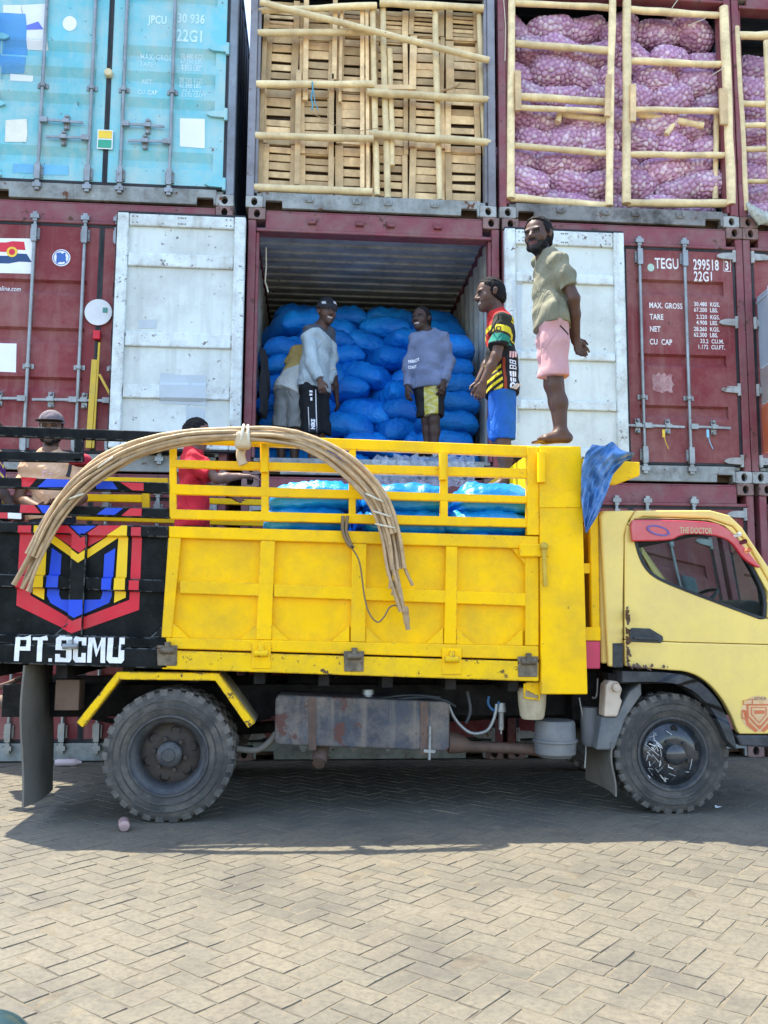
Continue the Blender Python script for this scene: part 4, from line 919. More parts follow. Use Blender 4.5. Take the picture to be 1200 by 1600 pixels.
LET = {'P': [[(0,0),(.3,0),(.36,1),(.06,1)], [(.3,.8),(1,.8),(1,1),(.06,1)], [(.72,.4),(1,.4),(1,.8),(.74,.8)], [(.3,.4),(.72,.4),(.73,.55),(.3,.55)]],
       'T': [[(0,.8),(1,.8),(1,1),(0,1)], [(.32,0),(.66,0),(.68,.8),(.34,.8)]], '.': [[(0,0),(1,0),(1,.13),(0,.13)]],
       'S': [[(.1,.82),(1,.82),(1,1),(.2,1),(0,.88)], [(0,.52),(.34,.52),(.34,.82),(0,.88)], [(0,.45),(.9,.45),(1,.58),(0,.6)], [(.66,.12),(1,.12),(1,.58),(.66,.5)], [(0,0),(.9,0),(1,.12),(0,.2)], [(0,.1),(.3,.1),(.3,.3),(0,.3)], [(.66,.68),(1,.68),(1,.85),(.66,.85)]],
       'C': [[(.1,.8),(1,.8),(1,1),(.2,1),(0,.88)], [(0,.12),(.38,.12),(.38,.88),(0,.88)], [(0,.12),(.2,0),(1,0),(1,.2),(.1,.2)], [(.66,.64),(1,.64),(1,.82),(.66,.82)], [(.66,.18),(1,.18),(1,.36),(.66,.36)]],
       'M': [[(0,0),(.24,0),(.3,1),(.04,1)], [(.2,1),(.36,1),(.56,.5),(.5,.2)], [(.5,.2),(.56,.5),(.78,1),(.9,1)], [(.74,0),(1,0),(.98,1),(.74,1)]],
       'U': [[(0,.12),(.32,.12),(.36,1),(.04,1)], [(.66,.12),(1,.12),(1,1),(.7,1)], [(0,.12),(.16,0),(.86,0),(1,.12),(1,.22),(0,.22)]]}
for ch, a, c in (('P', 90, 186), ('T', 196, 286), ('.', 295, 316), ('S', 335, 432), ('C', 440, 516), ('M', 524, 632), ('U', 640, 744)):
    polys = []
    for p in LET[ch]:
        q = []
        for x, yy in p:
            xx = a+(c-a)*x+(1-yy)*-4; top, bot = 1338+(xx-90)*.022, 1496+(xx-90)*.022; q.append((xx, bot+(top-bot)*yy))
        polys.append(Zp(q))
    decal('lettering', poly_bm(polys), WHT, gt, bvg, YN-.3, step=.02, off=.0045)
tp = MB(); band((-40, 800, 809), (12, 801, 810), YN-.012, YN-.004, tp); tp.build('red_tape', RED, TR); tp = MB(); band((12.2, 801, 810), (33, 802, 811), YN-.012, YN-.004, tp); tp.build('white_tape', WHT, TR)

# ---- wheels
def tyre(parent, cx, yo, cz, R, wd, nl, seed):
    m_ = MB(); yi = yo+wd; ym = yo+wd/2; ri = R*.60
    prof = [(ri, yo+.012), (ri+.012, yo+.004), (R*.70, yo-.004), (R*.80, yo-.008), (R*.88, yo-.002), (R*.945, yo+.012), (R*.965, yo+.022), (R*.962, ym), (R*.965, yi-.022), (R*.90, yi), (R*.75, yi+.006), (ri, yi-.01)]
    m_.lathe(prof, cx, cz, 72)
    ty = m_.build('tyre', TYRE, parent, smooth=40)
    lg = MB(); rd = random.Random(seed)
    for k in range(nl):
        for side in (0, 1):
            a = 2*math.pi*(k+(.5 if side else 0))/nl; wl = 2*math.pi*R/nl*.30
            y0, y1 = (yo+.002, ym-.012) if side == 0 else (ym+.012, yi-.002)
            V = []
            for (r, y, sh) in ((R*.90, y0 if side == 0 else y1, 0), (R*.999, y0+.016 if side == 0 else y1-.016, 0), (R, y1 if side == 0 else y0, .04), (R*.95, y1 if side == 0 else y0, .04)):
                for s in (-1, 1):
                    aa = a+sh+s*wl/R*(1 if r > R*.93 else 1.15); V.append((cx+r*math.cos(aa), y, cz+r*math.sin(aa)))
            lg.add(V, [(0,1,3,2),(2,3,5,4),(4,5,7,6),(6,7,1,0),(0,2,4,6),(1,7,5,3)])
    t2 = lg.build('tread', TREAD, ty, bevel=.004); t2['kind'] = 'stuff'
    gr = MB()
    for r in (R*.72, R*.83): gr.lathe([(r-.004, yo-.0075), (r, yo-.012), (r+.004, yo-.0075)], cx, cz, 72)
    gr.build('sidewall_rib', TYRE, ty, smooth=60)
    return ty
def wheel(nm, label, cx, yo, cz, R, wd, kind):
    wh = thing(nm, None, None, (0, 0, 0)); wh.parent = TR; wh.location = Vector((cx, yo, cz))-ORG[TR.name]; ORG[wh.name] = Vector((cx, yo, cz)); wh['label'] = label
    tyre(wh, cx, yo, cz, R, wd, 30, int(cx*10))
    ri = R*.60
    if kind == 'rear':
        m_ = MB(); m_.lathe([(ri+.006, yo+.012), (ri+.004, yo-.004), (ri-.008, yo-.004), (ri-.016, yo+.016), (ri-.030, yo+.022), (ri-.052, yo+.05), (ri-.058, yo+.11), (ri-.062, yo+.125)], cx, cz, 64); m_.build('rim', RIMM, wh, smooth=50)
        m_ = MB(); m_.lathe([(ri-.058, yo+.122), (ri-.075, yo+.112), (.12, yo+.095), (.085, yo+.10), (.0, yo+.10)], cx, cz, 48); dsk = m_.build('wheel_disc', RIMD, wh, smooth=40)
        m_ = MB(); m_.lathe([(.082, yo+.10), (.080, yo+.045), (.066, yo+.03), (.045, yo+.024), (.038, yo+.012), (0, yo+.008)], cx, cz, 32); m_.build('hub', RIMM, wh, smooth=35)
        for k in range(6):
            a = 2*math.pi*(k+.3)/6; x, z = cx+.148*math.cos(a), cz+.148*math.sin(a)
            m_ = MB(); m_.lathe([(.0, yo+.1095), (.027, yo+.1095), (.031, yo+.098)], x, z, 14); m_.build('hand_hole', HOLE, dsk)
            a += .52; x, z = cx+.102*math.cos(a), cz+.102*math.sin(a)
            m_ = MB(); m_.tube([(x, yo+.11, z), (x, yo+.066, z)], .015, 6); m_.build('wheel_nut', RIMD, dsk)
    else:
        m_ = MB(); m_.lathe([(ri+.006, yo+.012), (ri+.004, yo-.004), (ri-.010, yo-.002), (ri-.022, yo+.02), (ri-.03, yo+.03)], cx, cz, 64); m_.build('rim', RIMM, wh, smooth=50)
        m_ = MB(); m_.lathe([(ri-.028, yo+.03), (ri-.045, yo+.012), (.155, yo-.012), (.115, yo-.026), (.08, yo-.022), (.0, yo-.02)], cx, cz, 48); dsk = m_.build('wheel_disc', M('gloss_black_steel', (.014, .018, .022), .18, var=.2, dirt=(.12, .11, .10), da=.35, ds=7, coat=.5), wh, smooth=40)
        m_ = MB(); m_.lathe([(.068, yo-.02), (.066, yo-.055), (.05, yo-.068), (0, yo-.072)], cx, cz, 28); m_.build('hub', M('gloss_black_steel', (0, 0, 0)), wh, smooth=35)
        for k in range(5):
            a = 2*math.pi*(k+.2)/5; x, z = cx+.165*math.cos(a), cz+.165*math.sin(a)
            m_ = MB(); m_.lathe([(.0, yo-.0125), (.022, yo-.0125), (.027, yo+.0)], x, z, 14); m_.build('hand_hole', HOLE, dsk)
            a += .6; x, z = cx+.10*math.cos(a), cz+.10*math.sin(a)
            m_ = MB(); m_.tube([(x, yo-.01, z), (x, yo-.046, z)], .014, 6); m_.build('wheel_nut', M('gloss_black_steel', (0, 0, 0)), dsk)
        rd = random.Random(4); bv = bvh_of([dsk]); sc_ = []
        for k in range(26):
            a = rd.gauss(3.4, .75); r = rd.uniform(.09, .20); x, z = cx+r*math.cos(a), cz+r*math.sin(a); x1, z1 = x+rd.uniform(-.05, .05), z+rd.uniform(-.05, .05); x2, z2 = x1+rd.uniform(-.03, .03), z1+rd.uniform(-.04, .04); wt = rd.uniform(.0015, .006)
            sc_ += [[(x, z), (x1, z1), (x1+wt, z1+wt), (x+wt, z+wt)], [(x1, z1), (x2, z2), (x2+wt*.6, z2+wt*.3), (x1+wt, z1+wt)]]
        d = decal('scratches', poly_bm(sc_), M('flaked_paint', (.55, .54, .52), .6), dsk, bv, yo-.4, off=.002); d['kind'] = 'stuff'
    return wh
wheel('wheel', 'rear outer wheel in a deep dished dirty rim', -.232, -2.333, .416, .418, .215, 'rear')
wheel('wheel', 'front wheel with scratched glossy black disc', 3.10, -2.262, .397, .400, .215, 'front')
for cx, yo, R in ((-.232, -2.085, .416), (-.232, -.86, .416), (-.232, -.61, .416), (3.10, -.68, .40)):
    wh = thing('wheel', None, None); wh.parent = TR; wh.location = Vector((cx, yo, R))-ORG[TR.name]; ORG[wh.name] = Vector((cx, yo, R)); tyre(wh, cx, yo, R, R, .215, 30, 3)
    m_ = MB(); m_.lathe([(R*.62, yo+.02), (R*.55, yo+.04), (0, yo+.06)], cx, R, 32); m_.build('rim', RIMD, wh, smooth=40)
# ---- rear fender, flaps
def sheet(path, y0, y1, th, nm, mat, **k):
    m_ = MB(); pts = pxpoly(path, y0); n = len(pts); off = []
    for i in range(n):
        a = pts[max(i-1, 0)]; c = pts[min(i+1, n-1)]; d = math.hypot(c[0]-a[0], c[1]-a[1]); off.append((pts[i][0]+(c[1]-a[1])/d*th, pts[i][1]-(c[0]-a[0])/d*th))
    for i in range(n-1): m_.prism([pts[i], pts[i+1], off[i+1], off[i]], y0, y1)
    return m_.build(nm, mat, TR, **k)
sheet([(119, 1129), (183, 1050), (341, 1052), (398, 1130)], YN+.015, YN+.09, .050, 'rear_fender', YELW, bevel=.004)
sheet([(119, 1129), (183, 1050), (341, 1052), (398, 1130)], YN+.091, -1.86, .012, 'rear_fender_sheet', M('fender_underside', (.40, .33, .20), .7, dirt=(.20, .16, .11), da=.8, rust=.2), bevel=.002)
def flap(X, y0, y1, z0, z1, bend, nm='mud_flap', zc=0., lab=None):
    m_ = MB(); n = 9; k = 7; V = []; F = []
    for s in (0, 1):
        for j in range(n):
            for i in range(k):
                a = j/(n-1); b_ = i/(k-1); y = y0+(y1-y0)*b_; V.append((X+s*.012+bend*(1-a)**2+.022*math.sin(b_*3.1+.4)+.008*math.sin(a*7+b_*5), y, z0+zc*b_+(z1-z0-zc*b_)*a))
    o = n*k
    for j in range(n-1):
        for i in range(k-1):
            q = j*k+i; F += [(q, q+1, q+k+1, q+k), (o+q, o+q+k, o+q+k+1, o+q+1)]
    for j in range(n-1): F += [(j*k, (j+1)*k, o+(j+1)*k, o+j*k), (j*k+k-1, o+j*k+k-1, o+(j+1)*k+k-1, (j+1)*k+k-1)]
    for i in range(k-1): F += [(i, o+i, o+i+1, i+1), ((n-1)*k+i, (n-1)*k+i+1, o+(n-1)*k+i+1, o+(n-1)*k+i)]
    return m_.add(V, F).build(nm, FLAP, TR, smooth=40, label=lab)
flap(-1.155, -2.37, -1.66, .115, .985, .04, zc=-.03, lab='long rear mud flap nearly touching the ground')
flap(PX(957, 1200, -2.28)-.015, -2.28, -1.72, .125, .48, .02, zc=.01, lab='front mud flap behind the front wheel')
# ---- chassis and running gear
for y in (-1.80, -1.0): MB().box(-1.45, 4.0, y, y+.08, .60, .82).build('chassis_rail', CHAS, TR, bevel=.004)
for x in (-1.4, -.75, .4, 1.3, 2.4, 3.6): MB().box(x, x+.1, -1.72, -1.0, .63, .78).build('cross_member', CHAS, TR)
ax = MB(); ax.tube([(-.232, -2.0, .415), (-.232, -.7, .415)], .075, 14); ax.ball((-.232, -1.36, .415), (.2, .2, .2), 16, 10); ax.build('rear_axle', CHAS, TR, smooth=50)
ax = MB(); ax.tube([(3.1, -2.1, .39), (3.1, -.6, .39)], .055, 10); ax.build('front_axle', CHAS, TR, smooth=50)
for y in (-1.78, -.98):
    for cx, hw in ((-.232, .62), (3.1, .55)):
        sp = MB()
        for k in range(5): sp.tube([(cx-hw+k*.09, y, .60-k*.018), (cx-hw*.5+k*.04, y, .535-k*.018), (cx, y, .51-k*.018), (cx+hw*.5-k*.04, y, .535-k*.018), (cx+hw-k*.09, y, .60-k*.018)], .02, 6)
        sp.build('leaf_spring', CHAS, TR)
sh = MB(); sh.tube([(.0, -1.36, .45), (2.3, -1.36, .58)], .045, 12); sh.build('drive_shaft', CHAS, TR, smooth=50)
MB().box(2.35, 3.3, -1.7, -1.05, .5, .95).build('engine', CHAS, TR, bevel=.04)
MB().box(.5, 2.2, -1.66, -1.06, .74, .95).build('hoist_frame', CHAS, TR, bevel=.02)
MB().box(PX(86, 1080, -2.1), PX(124, 1080, -2.1), -2.1, -1.95, PZ(100, 1110, -2.1), PZ(100, 1062, -2.1)).build('rear_bracket', M('brown_bracket', (.22, .14, .10), .7, dirt=(.1, .07, .05), da=.6), TR, bevel=.004)
rp = MB(); rp.tube([P(-10, 1095, -1.7), P(12, 1098, -1.75)], .05, 10); rp.tube([P(5, 1085, -1.7), P(20, 1078, -1.7), P(30, 1095, -1.7), P(20, 1115, -1.7)], .018, 7); rp.tube([P(-5, 1075, -1.7), P(15, 1068, -1.7), P(34, 1060, -1.6)], .02, 7); rp.build('tow_hitch', RUSTY, TR, smooth=50)
# hydraulic/fuel tank
y0, y1 = -2.22, -1.84
tk = MB(); tk.prism(pxpoly([(430, 1092), (436, 1086), (698, 1097), (703, 1102), (702, 1170), (697, 1174), (434, 1164), (429, 1159)], y0), y0, y1)
tank = tk.build('fuel_tank', TANK, TR, bevel=.018, seg=3)
for u in (488, 663):
    s_ = MB(); band((u-6, 1088+(u-430)*.04-1, 1168+(u-430)*.04+2), (u+6, 1088+(u-430)*.04-1, 1168+(u-430)*.04+2), y0-.006, y0-.001, s_); s_.build('tank_strap', RUSTY, tank)
s_ = MB(); s_.tube([P(672, 1135, y0-.02), P(671, 1187, y0-.02)], .010, 6); s_.beam(P(662, 1173, y0-.02), P(680, 1174, y0-.02), .02, .02); s_.build('strap_bolt', GALV, tank)
s_ = MB(); a = P(575, 1097, -2.05); s_.tube([a, a+Vector((0, 0, .05)), a+Vector((0, 0, .052)), a+Vector((0, 0, .085))], [.03, .03, .042, .04], 14); s_.build('filler_cap', GALV, tank, smooth=40)
for pts, r, mt_ in (([(700, 1100), (712, 1125), (735, 1145), (760, 1142), (772, 1122), (776, 1100)], .012, GALV), ([(605, 1095), (650, 1090), (690, 1093), (712, 1104)], .010, PLAS), ([(590, 1092), (640, 1086), (688, 1090)], .008, PLAS), ([(764, 1088), (763, 1100), (772, 1110), (780, 1096)], .010, M('blue_hose', (.03, .10, .22), .5)), ([(730, 1080), (735, 1110), (728, 1130)], .012, PLAS), ([(370, 1170), (400, 1172), (420, 1160), (432, 1145)], .022, FLAP), ([(905, 1090), (915, 1150), (914, 1200)], .006, GALV), ([(925, 1090), (932, 1088), (934, 1060)], .008, GALV)):
    h_ = MB(); pp = [P(u, v, -2.12) for u, v in pts]; q = []
    for i in range(len(pp)-1):
        for s in range(4):
            p0, p1, p2, p3 = pp[max(i-1, 0)], pp[i], pp[i+1], pp[min(i+2, len(pp)-1)]; t = s/4
            q.append(.5*((2*p1)+(-p0+p2)*t+(2*p0-5*p1+4*p2-p3)*t*t+(-p0+3*p1-3*p2+p3)*t**3))
    q.append(pp[-1]); h_.tube(q, r, 7); h_.build('hose', mt_, TR, smooth=60)
s_ = MB(); s_.tube([P(783, 1098, -2.1), P(783, 1112, -2.1), P(783, 1113, -2.1), P(783, 1140, -2.1), P(783, 1141, -2.1), P(783, 1147, -2.1)], [.03, .035, .02, .02, .006, .006], 10); s_.build('drain_valve', GALV, TR, smooth=40)
ex = MB(); ex.tube([(X, -1.98, Z) for X, Z in [(PX(u, v, -1.98), PZ(u, v, -1.98)) for u, v in ((700, 1160), (705, 1160), (722, 1163), (735, 1166), (820, 1170), (850, 1172))]], [.075, .075, .06, .038, .038, .05], 14); ex.build('exhaust_pipe', RUSTY, TR, smooth=40)
ex = MB(); a, b_ = P(507, 1150, -2.0), P(498, 1193, -2.18)
ex.tube([a, a+(b_-a)*.5, b_], [.048, .05, .052], 16, cap=False); ex.tube([b_, b_-(b_-a)*.25], [.044, .044], 16); ex.build('tail_pipe', RUSTY, TR, smooth=60)
def vcan(u, v0, v1, y, rs, nm, mat):
    a, b_ = P(u, v0, y), P(u, v1, y); n = len(rs); m_ = MB()
    m_.tube([(a[0], y, a[2]+(b_[2]-a[2])*k) for k, r in rs], [r for k, r in rs], 24); return m_.build(nm, mat, TR, smooth=35)
vcan(831, 1074, 1123, -2.2, [(0, .098), (.55, .092), (.9, .082), (1, .070)], 'oil_canister', M('canister_beige', (.55, .47, .32), .55, dirt=(.28, .22, .14), da=.7, ds=6, streak=.5))
lk = MB(); lk.tube([P(820, 1068, -2.32), P(819, 1090, -2.32), P(842, 1093, -2.32), P(844, 1069, -2.32)], .010, 6); pb([(822, 1066), (845, 1066), (845, 1084), (838, 1086), (822, 1078)], -2.33, -2.315, lk); lk.build('canister_hook', YELW, TR, bevel=.002)
vcan(867, 1125, 1182, -2.12, [(0, .125), (.06, .135), (.5, .14), (.52, .152), (.58, .152), (.6, .142), (.9, .138), (1, .11)], 'air_cleaner', M('grey_canister', (.14, .14, .14), .6, dirt=(.25, .24, .21), da=.6, ds=5))
vcan(921, 1105, 1165, -2.1, [(0, .06), (.4, .065), (.9, .065), (1, .05)], 'air_duct', M('grey_canister', (0, 0, 0)))
MB().box(PX(895, 1085, -2.0), PX(945, 1085, -2.0), -2.0, -1.8, PZ(900, 1130, -2), PZ(900, 1045, -2)).build('battery_box', CHAS, TR, bevel=.02)
pb([(947, 1071), (954, 1063), (967, 1065), (973, 1077), (969, 1090), (973, 1095), (965, 1120), (944, 1120)], -2.29, -2.16).build('washer_tank', BEI, TR, bevel=.012, seg=2)
wc = MB(); c0 = P(962, 1074, -2.29); wc.lathe([(0, -2.315), (.026, -2.314), (.03, -2.30), (.03, -2.285)], c0[0], c0[2], 16); wc.build('washer_cap', BEI, TR, smooth=40)
pb([(940, 1120), (962, 1121), (985, 1080), (1002, 1066), (1003, 1085), (978, 1122), (960, 1172), (932, 1172)], -2.27, -1.95).build('arch_liner', M('grey_plastic', (.10, .11, .115), .55, dirt=(.22, .21, .19), da=.6, ds=5), TR, bevel=.012, seg=2)

# ---- cab
def smooth(pts, closed=True, it=2, lim=48):
    for _ in range(it):
        n = len(pts); q = []
        for i in range(n):
            a, b_, c = pts[i-1], pts[i], pts[(i+1) % n]
            if not closed and i in (0, n-1): q.append(b_); continue
            t = abs(math.degrees(math.atan2((b_[0]-a[0])*(c[1]-b_[1])-(b_[1]-a[1])*(c[0]-b_[0]), (b_[0]-a[0])*(c[0]-b_[0])+(b_[1]-a[1])*(c[1]-b_[1]))))
            if t > lim or t < 1: q.append(b_)
            else: q += [(b_[0]*.75+a[0]*.25, b_[1]*.75+a[1]*.25), (b_[0]*.75+c[0]*.25, b_[1]*.75+c[1]*.25)]
        pts = q
    return pts
YC, YI = -2.30, -.48
def cabp(pts, y0=YC, y1=YC+.045): return pb(pts, y0, y1)
X_C0 = PX(938, 900, YC)
winl = [(986, 818), (992, 812), (1040, 811), (1108, 815), (1132, 823), (1152, 842), (1199, 925), (1197, 966), (1188, 968), (1140, 950), (1060, 920), (1022, 903), (1006, 887), (995, 862)]
winl = smooth(winl)
rear = cabp([(938, 806), (944, 799), (975, 797.5), (993, 797.5), (983.2, 813), (976, 836), (974, 940), (974, 1042), (951, 1042), (946, 950)])
rear.build('cab_quarter', CABY, TR, bevel=.016, seg=3)
cabp([(994, 797.5), (1110, 797), (1140, 805), (1160, 824), (1206, 893), (1246, 956), (1246, 968), (1228, 954), (1168, 848), (1146, 822), (1110, 810), (1005, 807), (984, 814)]).build('roof_side', CABY, TR, bevel=.012, seg=3)
dr = MB()
arch = smooth([(978, 1041), (1042, 1047), (1075, 1049), (1102, 1062), (1126, 1087), (1143, 1117), (1152, 1142), (1156, 1147)], False)
top_d_unused = [(986.5, 822), (995, 862), (1006, 887), (1022, 903), (1060, 920), (1140, 950), (1188, 968), (1197, 966), (1199, 925), (1152, 842), (1132, 823), (1108, 815), (1040, 811), (992, 812)]
LOW = smooth([(986.5, 822), (995, 862), (1006, 887), (1022, 903), (1060, 920), (1140, 950), (1188, 968)], False)[1:]
cabp([(976.5, 838), (980, 820), (986.5, 822), *LOW, (1197, 966), (1246, 985), (1246, 1008), (1060, 1003), (976.5, 999)]).build('door', CABY, TR, bevel=.006, seg=2)
door = [o for o in TR.children if o.name.split('.')[0] == 'door'][-1]
cabp([(976.5, 1000), (1060, 1004), (1246, 1009), (1246, 1147), (1156, 1147)]+arch[::-1][1:], YC-.012, YC+.045).build('door_lower', CABY, door, bevel=.010, seg=3)
cabp([(980.5, 819), (990, 809.5), (1007, 808.5), (1110, 811.5), (1144, 823), (1166, 849), (1227, 956), (1246, 970), (1246, 984), (1198.5, 965), (1200, 925), (1153, 841), (1132, 821.5), (1108, 813.5), (1040, 809.8), (991, 811), (986, 821)]).build('window_frame', CABY, door, bevel=.004)
wf = MB(); wi = []
_ar = sum(winl[i][0]*winl[(i+1) % len(winl)][1]-winl[(i+1) % len(winl)][0]*winl[i][1] for i in range(len(winl))); _sg = 1 if _ar > 0 else -1
for i in range(len(winl)):
    a, c = winl[i-1], winl[(i+1) % len(winl)]; d = math.hypot(c[0]-a[0], c[1]-a[1]); wi.append((winl[i][0]-_sg*(c[1]-a[1])/d*4.2, winl[i][1]+_sg*(c[0]-a[0])/d*4.2))
wo_ = pxpoly(winl, YC-.004); wi_ = pxpoly(wi, YC-.004); assert len(wo_) == len(wi_), (len(wo_), len(wi_))
for i in range(len(wo_)):
    j = (i+1) % len(wo_); wf.prism([wo_[i], wo_[j], wi_[j], wi_[i]], YC-.004, YC+.05)
wf.build('window_seal', RUB, door)
GL = glass('cab_glass', (.55, .66, .66))
pb(wi, YC+.018, YC+.022).build('window', GL, door)
for nm, mt_, dy in (('visor', M('red_visor', (.50, .012, .03), .16, var=.06, dirt=(.5, .3, .25), da=.2, coat=.6, bump=0), 0),):
    vp = [(985, 820), (988, 813), (996, 811), (1108, 814), (1134, 823), (1156, 845), (1190, 887), (1182, 887), (1160, 872), (1146, 850), (1132, 841), (1112, 836), (1078, 834), (1060, 838), (1050, 845), (988, 846)]
    vp = smooth(vp)
    vz = pb(vp, YC-.045, YC-.012).build(nm, mt_, door, bevel=.012, seg=3)
bv = bvh_of([vz])
el = ellipse(PX(1028, 829, YC-.045), PZ(1028, 829, YC-.045), .082, .034, 28, -.22); e2 = ellipse(PX(1028, 829, YC-.045), PZ(1028, 829, YC-.045), .068, .024, 28, -.22)
decal('visor_print', poly_bm([[el[i], el[(i+1) % 28], e2[(i+1) % 28], e2[i]] for i in range(28)]), M('print_violet', (.12, .10, .30), .4), vz, bv, YC-.4, step=.03, off=.002)
decal('visor_print', text_bm('THE DOCTOR', .040, .62, .0015), M('print_grey_gold', (.50, .36, .20), .4), vz, bv, YC-.4, (PX(1062, 832.5, YC-.045), PZ(1062, 832.5, YC-.045)), step=.03, off=.002, rot=-.02)
for u, v, mt_ in ((1149, 836, STK), (1158, 847, M('dark_dot', (.15, .03, .04), .4)), (1166, 861, M('orange_dot', (.75, .25, .12), .4))): decal('visor_print', poly_bm([ellipse(PX(u, v, YC-.045), PZ(u, v, YC-.045), .016, .018, 16)]), mt_, vz, bv, YC-.4, step=0, off=.002)
hd_ = pb([(984, 985), (988, 981), (1016, 982), (1036, 994), (1037, 1000), (1033, 1005), (984, 1003)], YC-.019, YC-.0015).build('door_handle', PLAS, door, bevel=.006, seg=2)
pb([(990, 994), (1031, 996), (1031, 1001), (990, 999)], YC-.032, YC-.020).build('handle_grip', PLAS, hd_ if False else door, bevel=.005, seg=2)
chip = []; rdc = random.Random(5)
for i in range(46):
    t = rdc.random()
    if i < 30: cx_, cz_ = PX(977.5+abs(rdc.gauss(0, 2.2)), 1000, YC), PZ(980, lerp(945, 1040, t), YC)
    else: cx_, cz_ = PX(lerp(978, 1045, t*t), 1040, YC), PZ(1000, 1041.5-abs(rdc.gauss(0, 1.6)), YC)
    rr_ = rdc.uniform(.004, .015); chip.append([(cx_+rr_*rdc.uniform(.5, 1.2)*math.cos(a), cz_+rr_*rdc.uniform(.6, 1.9)*math.sin(a)) for a in [2*math.pi*k/7 for k in range(7)]])
bvd = bvh_of([door]+list(door.children)); decal('bare_rust', poly_bm(chip), RUSTY, door, bvd, YC-.4, step=.02, off=.0022)['kind'] = 'stuff'
# sticker near the front wheel
cx, cz = PX(1184, 1116, YC), PZ(1184, 1116, YC)
stp = M('sticker_cream', (.72, .47, .25), .5, dirt=(.55, .30, .12), da=.7, ds=14); std = M('sticker_orange_print', (.58, .16, .06), .5)
decal('sticker', poly_bm([ellipse(cx, cz+.005, .125, .12, 30)]), stp, door, bvd, YC-.4, step=.03, off=.0022)
decal('sticker', text_bm('ARTHUR', .022, .7), M('sticker_brown', (.12, .08, .05), .5), door, bvd, YC-.4, (cx-.03, cz+.095), off=.0035)
def outl(p, k, ox=0, oz=0):
    mx = sum(a for a, b_ in p)/len(p); mz = sum(b_ for a, b_ in p)/len(p); q = [(mx+(a-mx)*k, mz+(b_-mz)*k) for a, b_ in p]
    return [[p[i], p[(i+1) % len(p)], q[(i+1) % len(p)], q[i]] for i in range(len(p))]
shd = [(cx-.085, cz+.07), (cx+.085, cz+.07), (cx+.085, cz-.01), (cx, cz-.10), (cx-.085, cz-.01)]
decal('sticker', poly_bm([[(cx-.112, cz+.03), (cx-.09, cz+.03), (cx-.07, cz-.05), (cx-.01, cz-.105), (cx-.03, cz-.118), (cx-.09, cz-.07)], [(cx+.112, cz+.03), (cx+.09, cz+.03), (cx+.07, cz-.05), (cx+.01, cz-.105), (cx+.03, cz-.118), (cx+.09, cz-.07)]]), std, door, bvd, YC-.4, step=.03, off=.0030)
decal('sticker', poly_bm(outl(shd, .84)), std, door, bvd, YC-.4, step=.03, off=.0035)
shd2 = [(cx-.055, cz+.05), (cx+.055, cz+.05), (cx+.055, cz+.0), (cx, cz-.06), (cx-.055, cz)]
decal('sticker', poly_bm(outl(shd2, .86)+[rectpoly(cx-.03, cx+.04, cz+.005, cz+.028), [(cx-.02, cz-.07), (cx+.02, cz-.07), (cx, cz-.09)]]), std, door, bvd, YC-.4, step=.03, off=.0035)
decal('sticker', poly_bm(outl(ragged(cx-.12, cx-.085, cz-.03, cz+.03, .006, 3), .7)+outl(pxpoly([(1158, 1094), (1175, 1091), (1174, 1100), (1159, 1101)], YC), .8)), std, door, bvd, YC-.4, off=.0035)
# rest of the cab body
rb = MB(); xr = X_C0
zr0, zr1 = PZ(950, 1042, YC), PZ(975, 797, YC)
MB().box(xr+.012, xr+.06, YC+.05, YI-.05, zr0+.02, zr1-.06).build('cab_back', CABY, TR, bevel=.01)
x_r1 = PX(1112, 797, YC)
roof = MB(); roof.add([(xr+.03, YC+.03, zr1-.045), (x_r1, YC+.03, zr1-.045), (x_r1, YI-.03, zr1-.045), (xr+.03, YI-.03, zr1-.045), (xr+.05, YC+.10, zr1+.004), (x_r1-.03, YC+.10, zr1+.012), (x_r1-.03, YI-.10, zr1+.012), (xr+.05, YI-.10, zr1+.004)], [(0,1,5,4),(1,2,6,5),(2,3,7,6),(3,0,4,7),(4,5,6,7),(3,2,1,0)]); roof.build('cab_roof', CABY, TR, bevel=.02, seg=3)
xw0, zw0, xw1, zw1 = x_r1+.05, zr1-.03, PX(1246, 958, YC), PZ(1246, 958, YC)
ws = MB(); ws.add([(xw0, YC+.1, zw0), (xw1, YC+.06, zw1), (xw1, YI-.06, zw1), (xw0, YI-.1, zw0)], [(0, 1, 2, 3)]); ws.build('windscreen', GL, TR)
MB().box(xw1-.02, xw1+.06, YC+.05, YI-.05, .62, zw1).build('cab_front', CABY, TR, bevel=.02)
MB().box(xr+.06, xw1, YC+.06, YI-.06, .86, .93).build('cab_floor', CHAS, TR)
# far side of the cab, same outline with its window opening
fy0, fy1 = YI-.045, YI
for pts, nm in (([(938, 806), (944, 799), (992, 797.5), (984, 814), (976, 838), (974, 1042), (951, 1042)], 'far_quarter'), ([(994, 797.5), (1110, 797), (1140, 805), (1160, 824), (1246, 956), (1246, 975), (1200, 925), (1152, 841), (1132, 821.5), (1108, 813.5), (991, 811), (984, 814)], 'far_roof_side'), ([(976.5, 838), (986.5, 822), (995, 862), (1006, 887), (1022, 903), (1060, 920), (1140, 950), (1188, 968), (1246, 985), (1246, 1147), (1156, 1147)]+arch[::-1][1:], 'far_door')):
    MB().prism(pxpoly(pts, YC), fy0, fy1).build(nm, CABY, TR, bevel=.006)
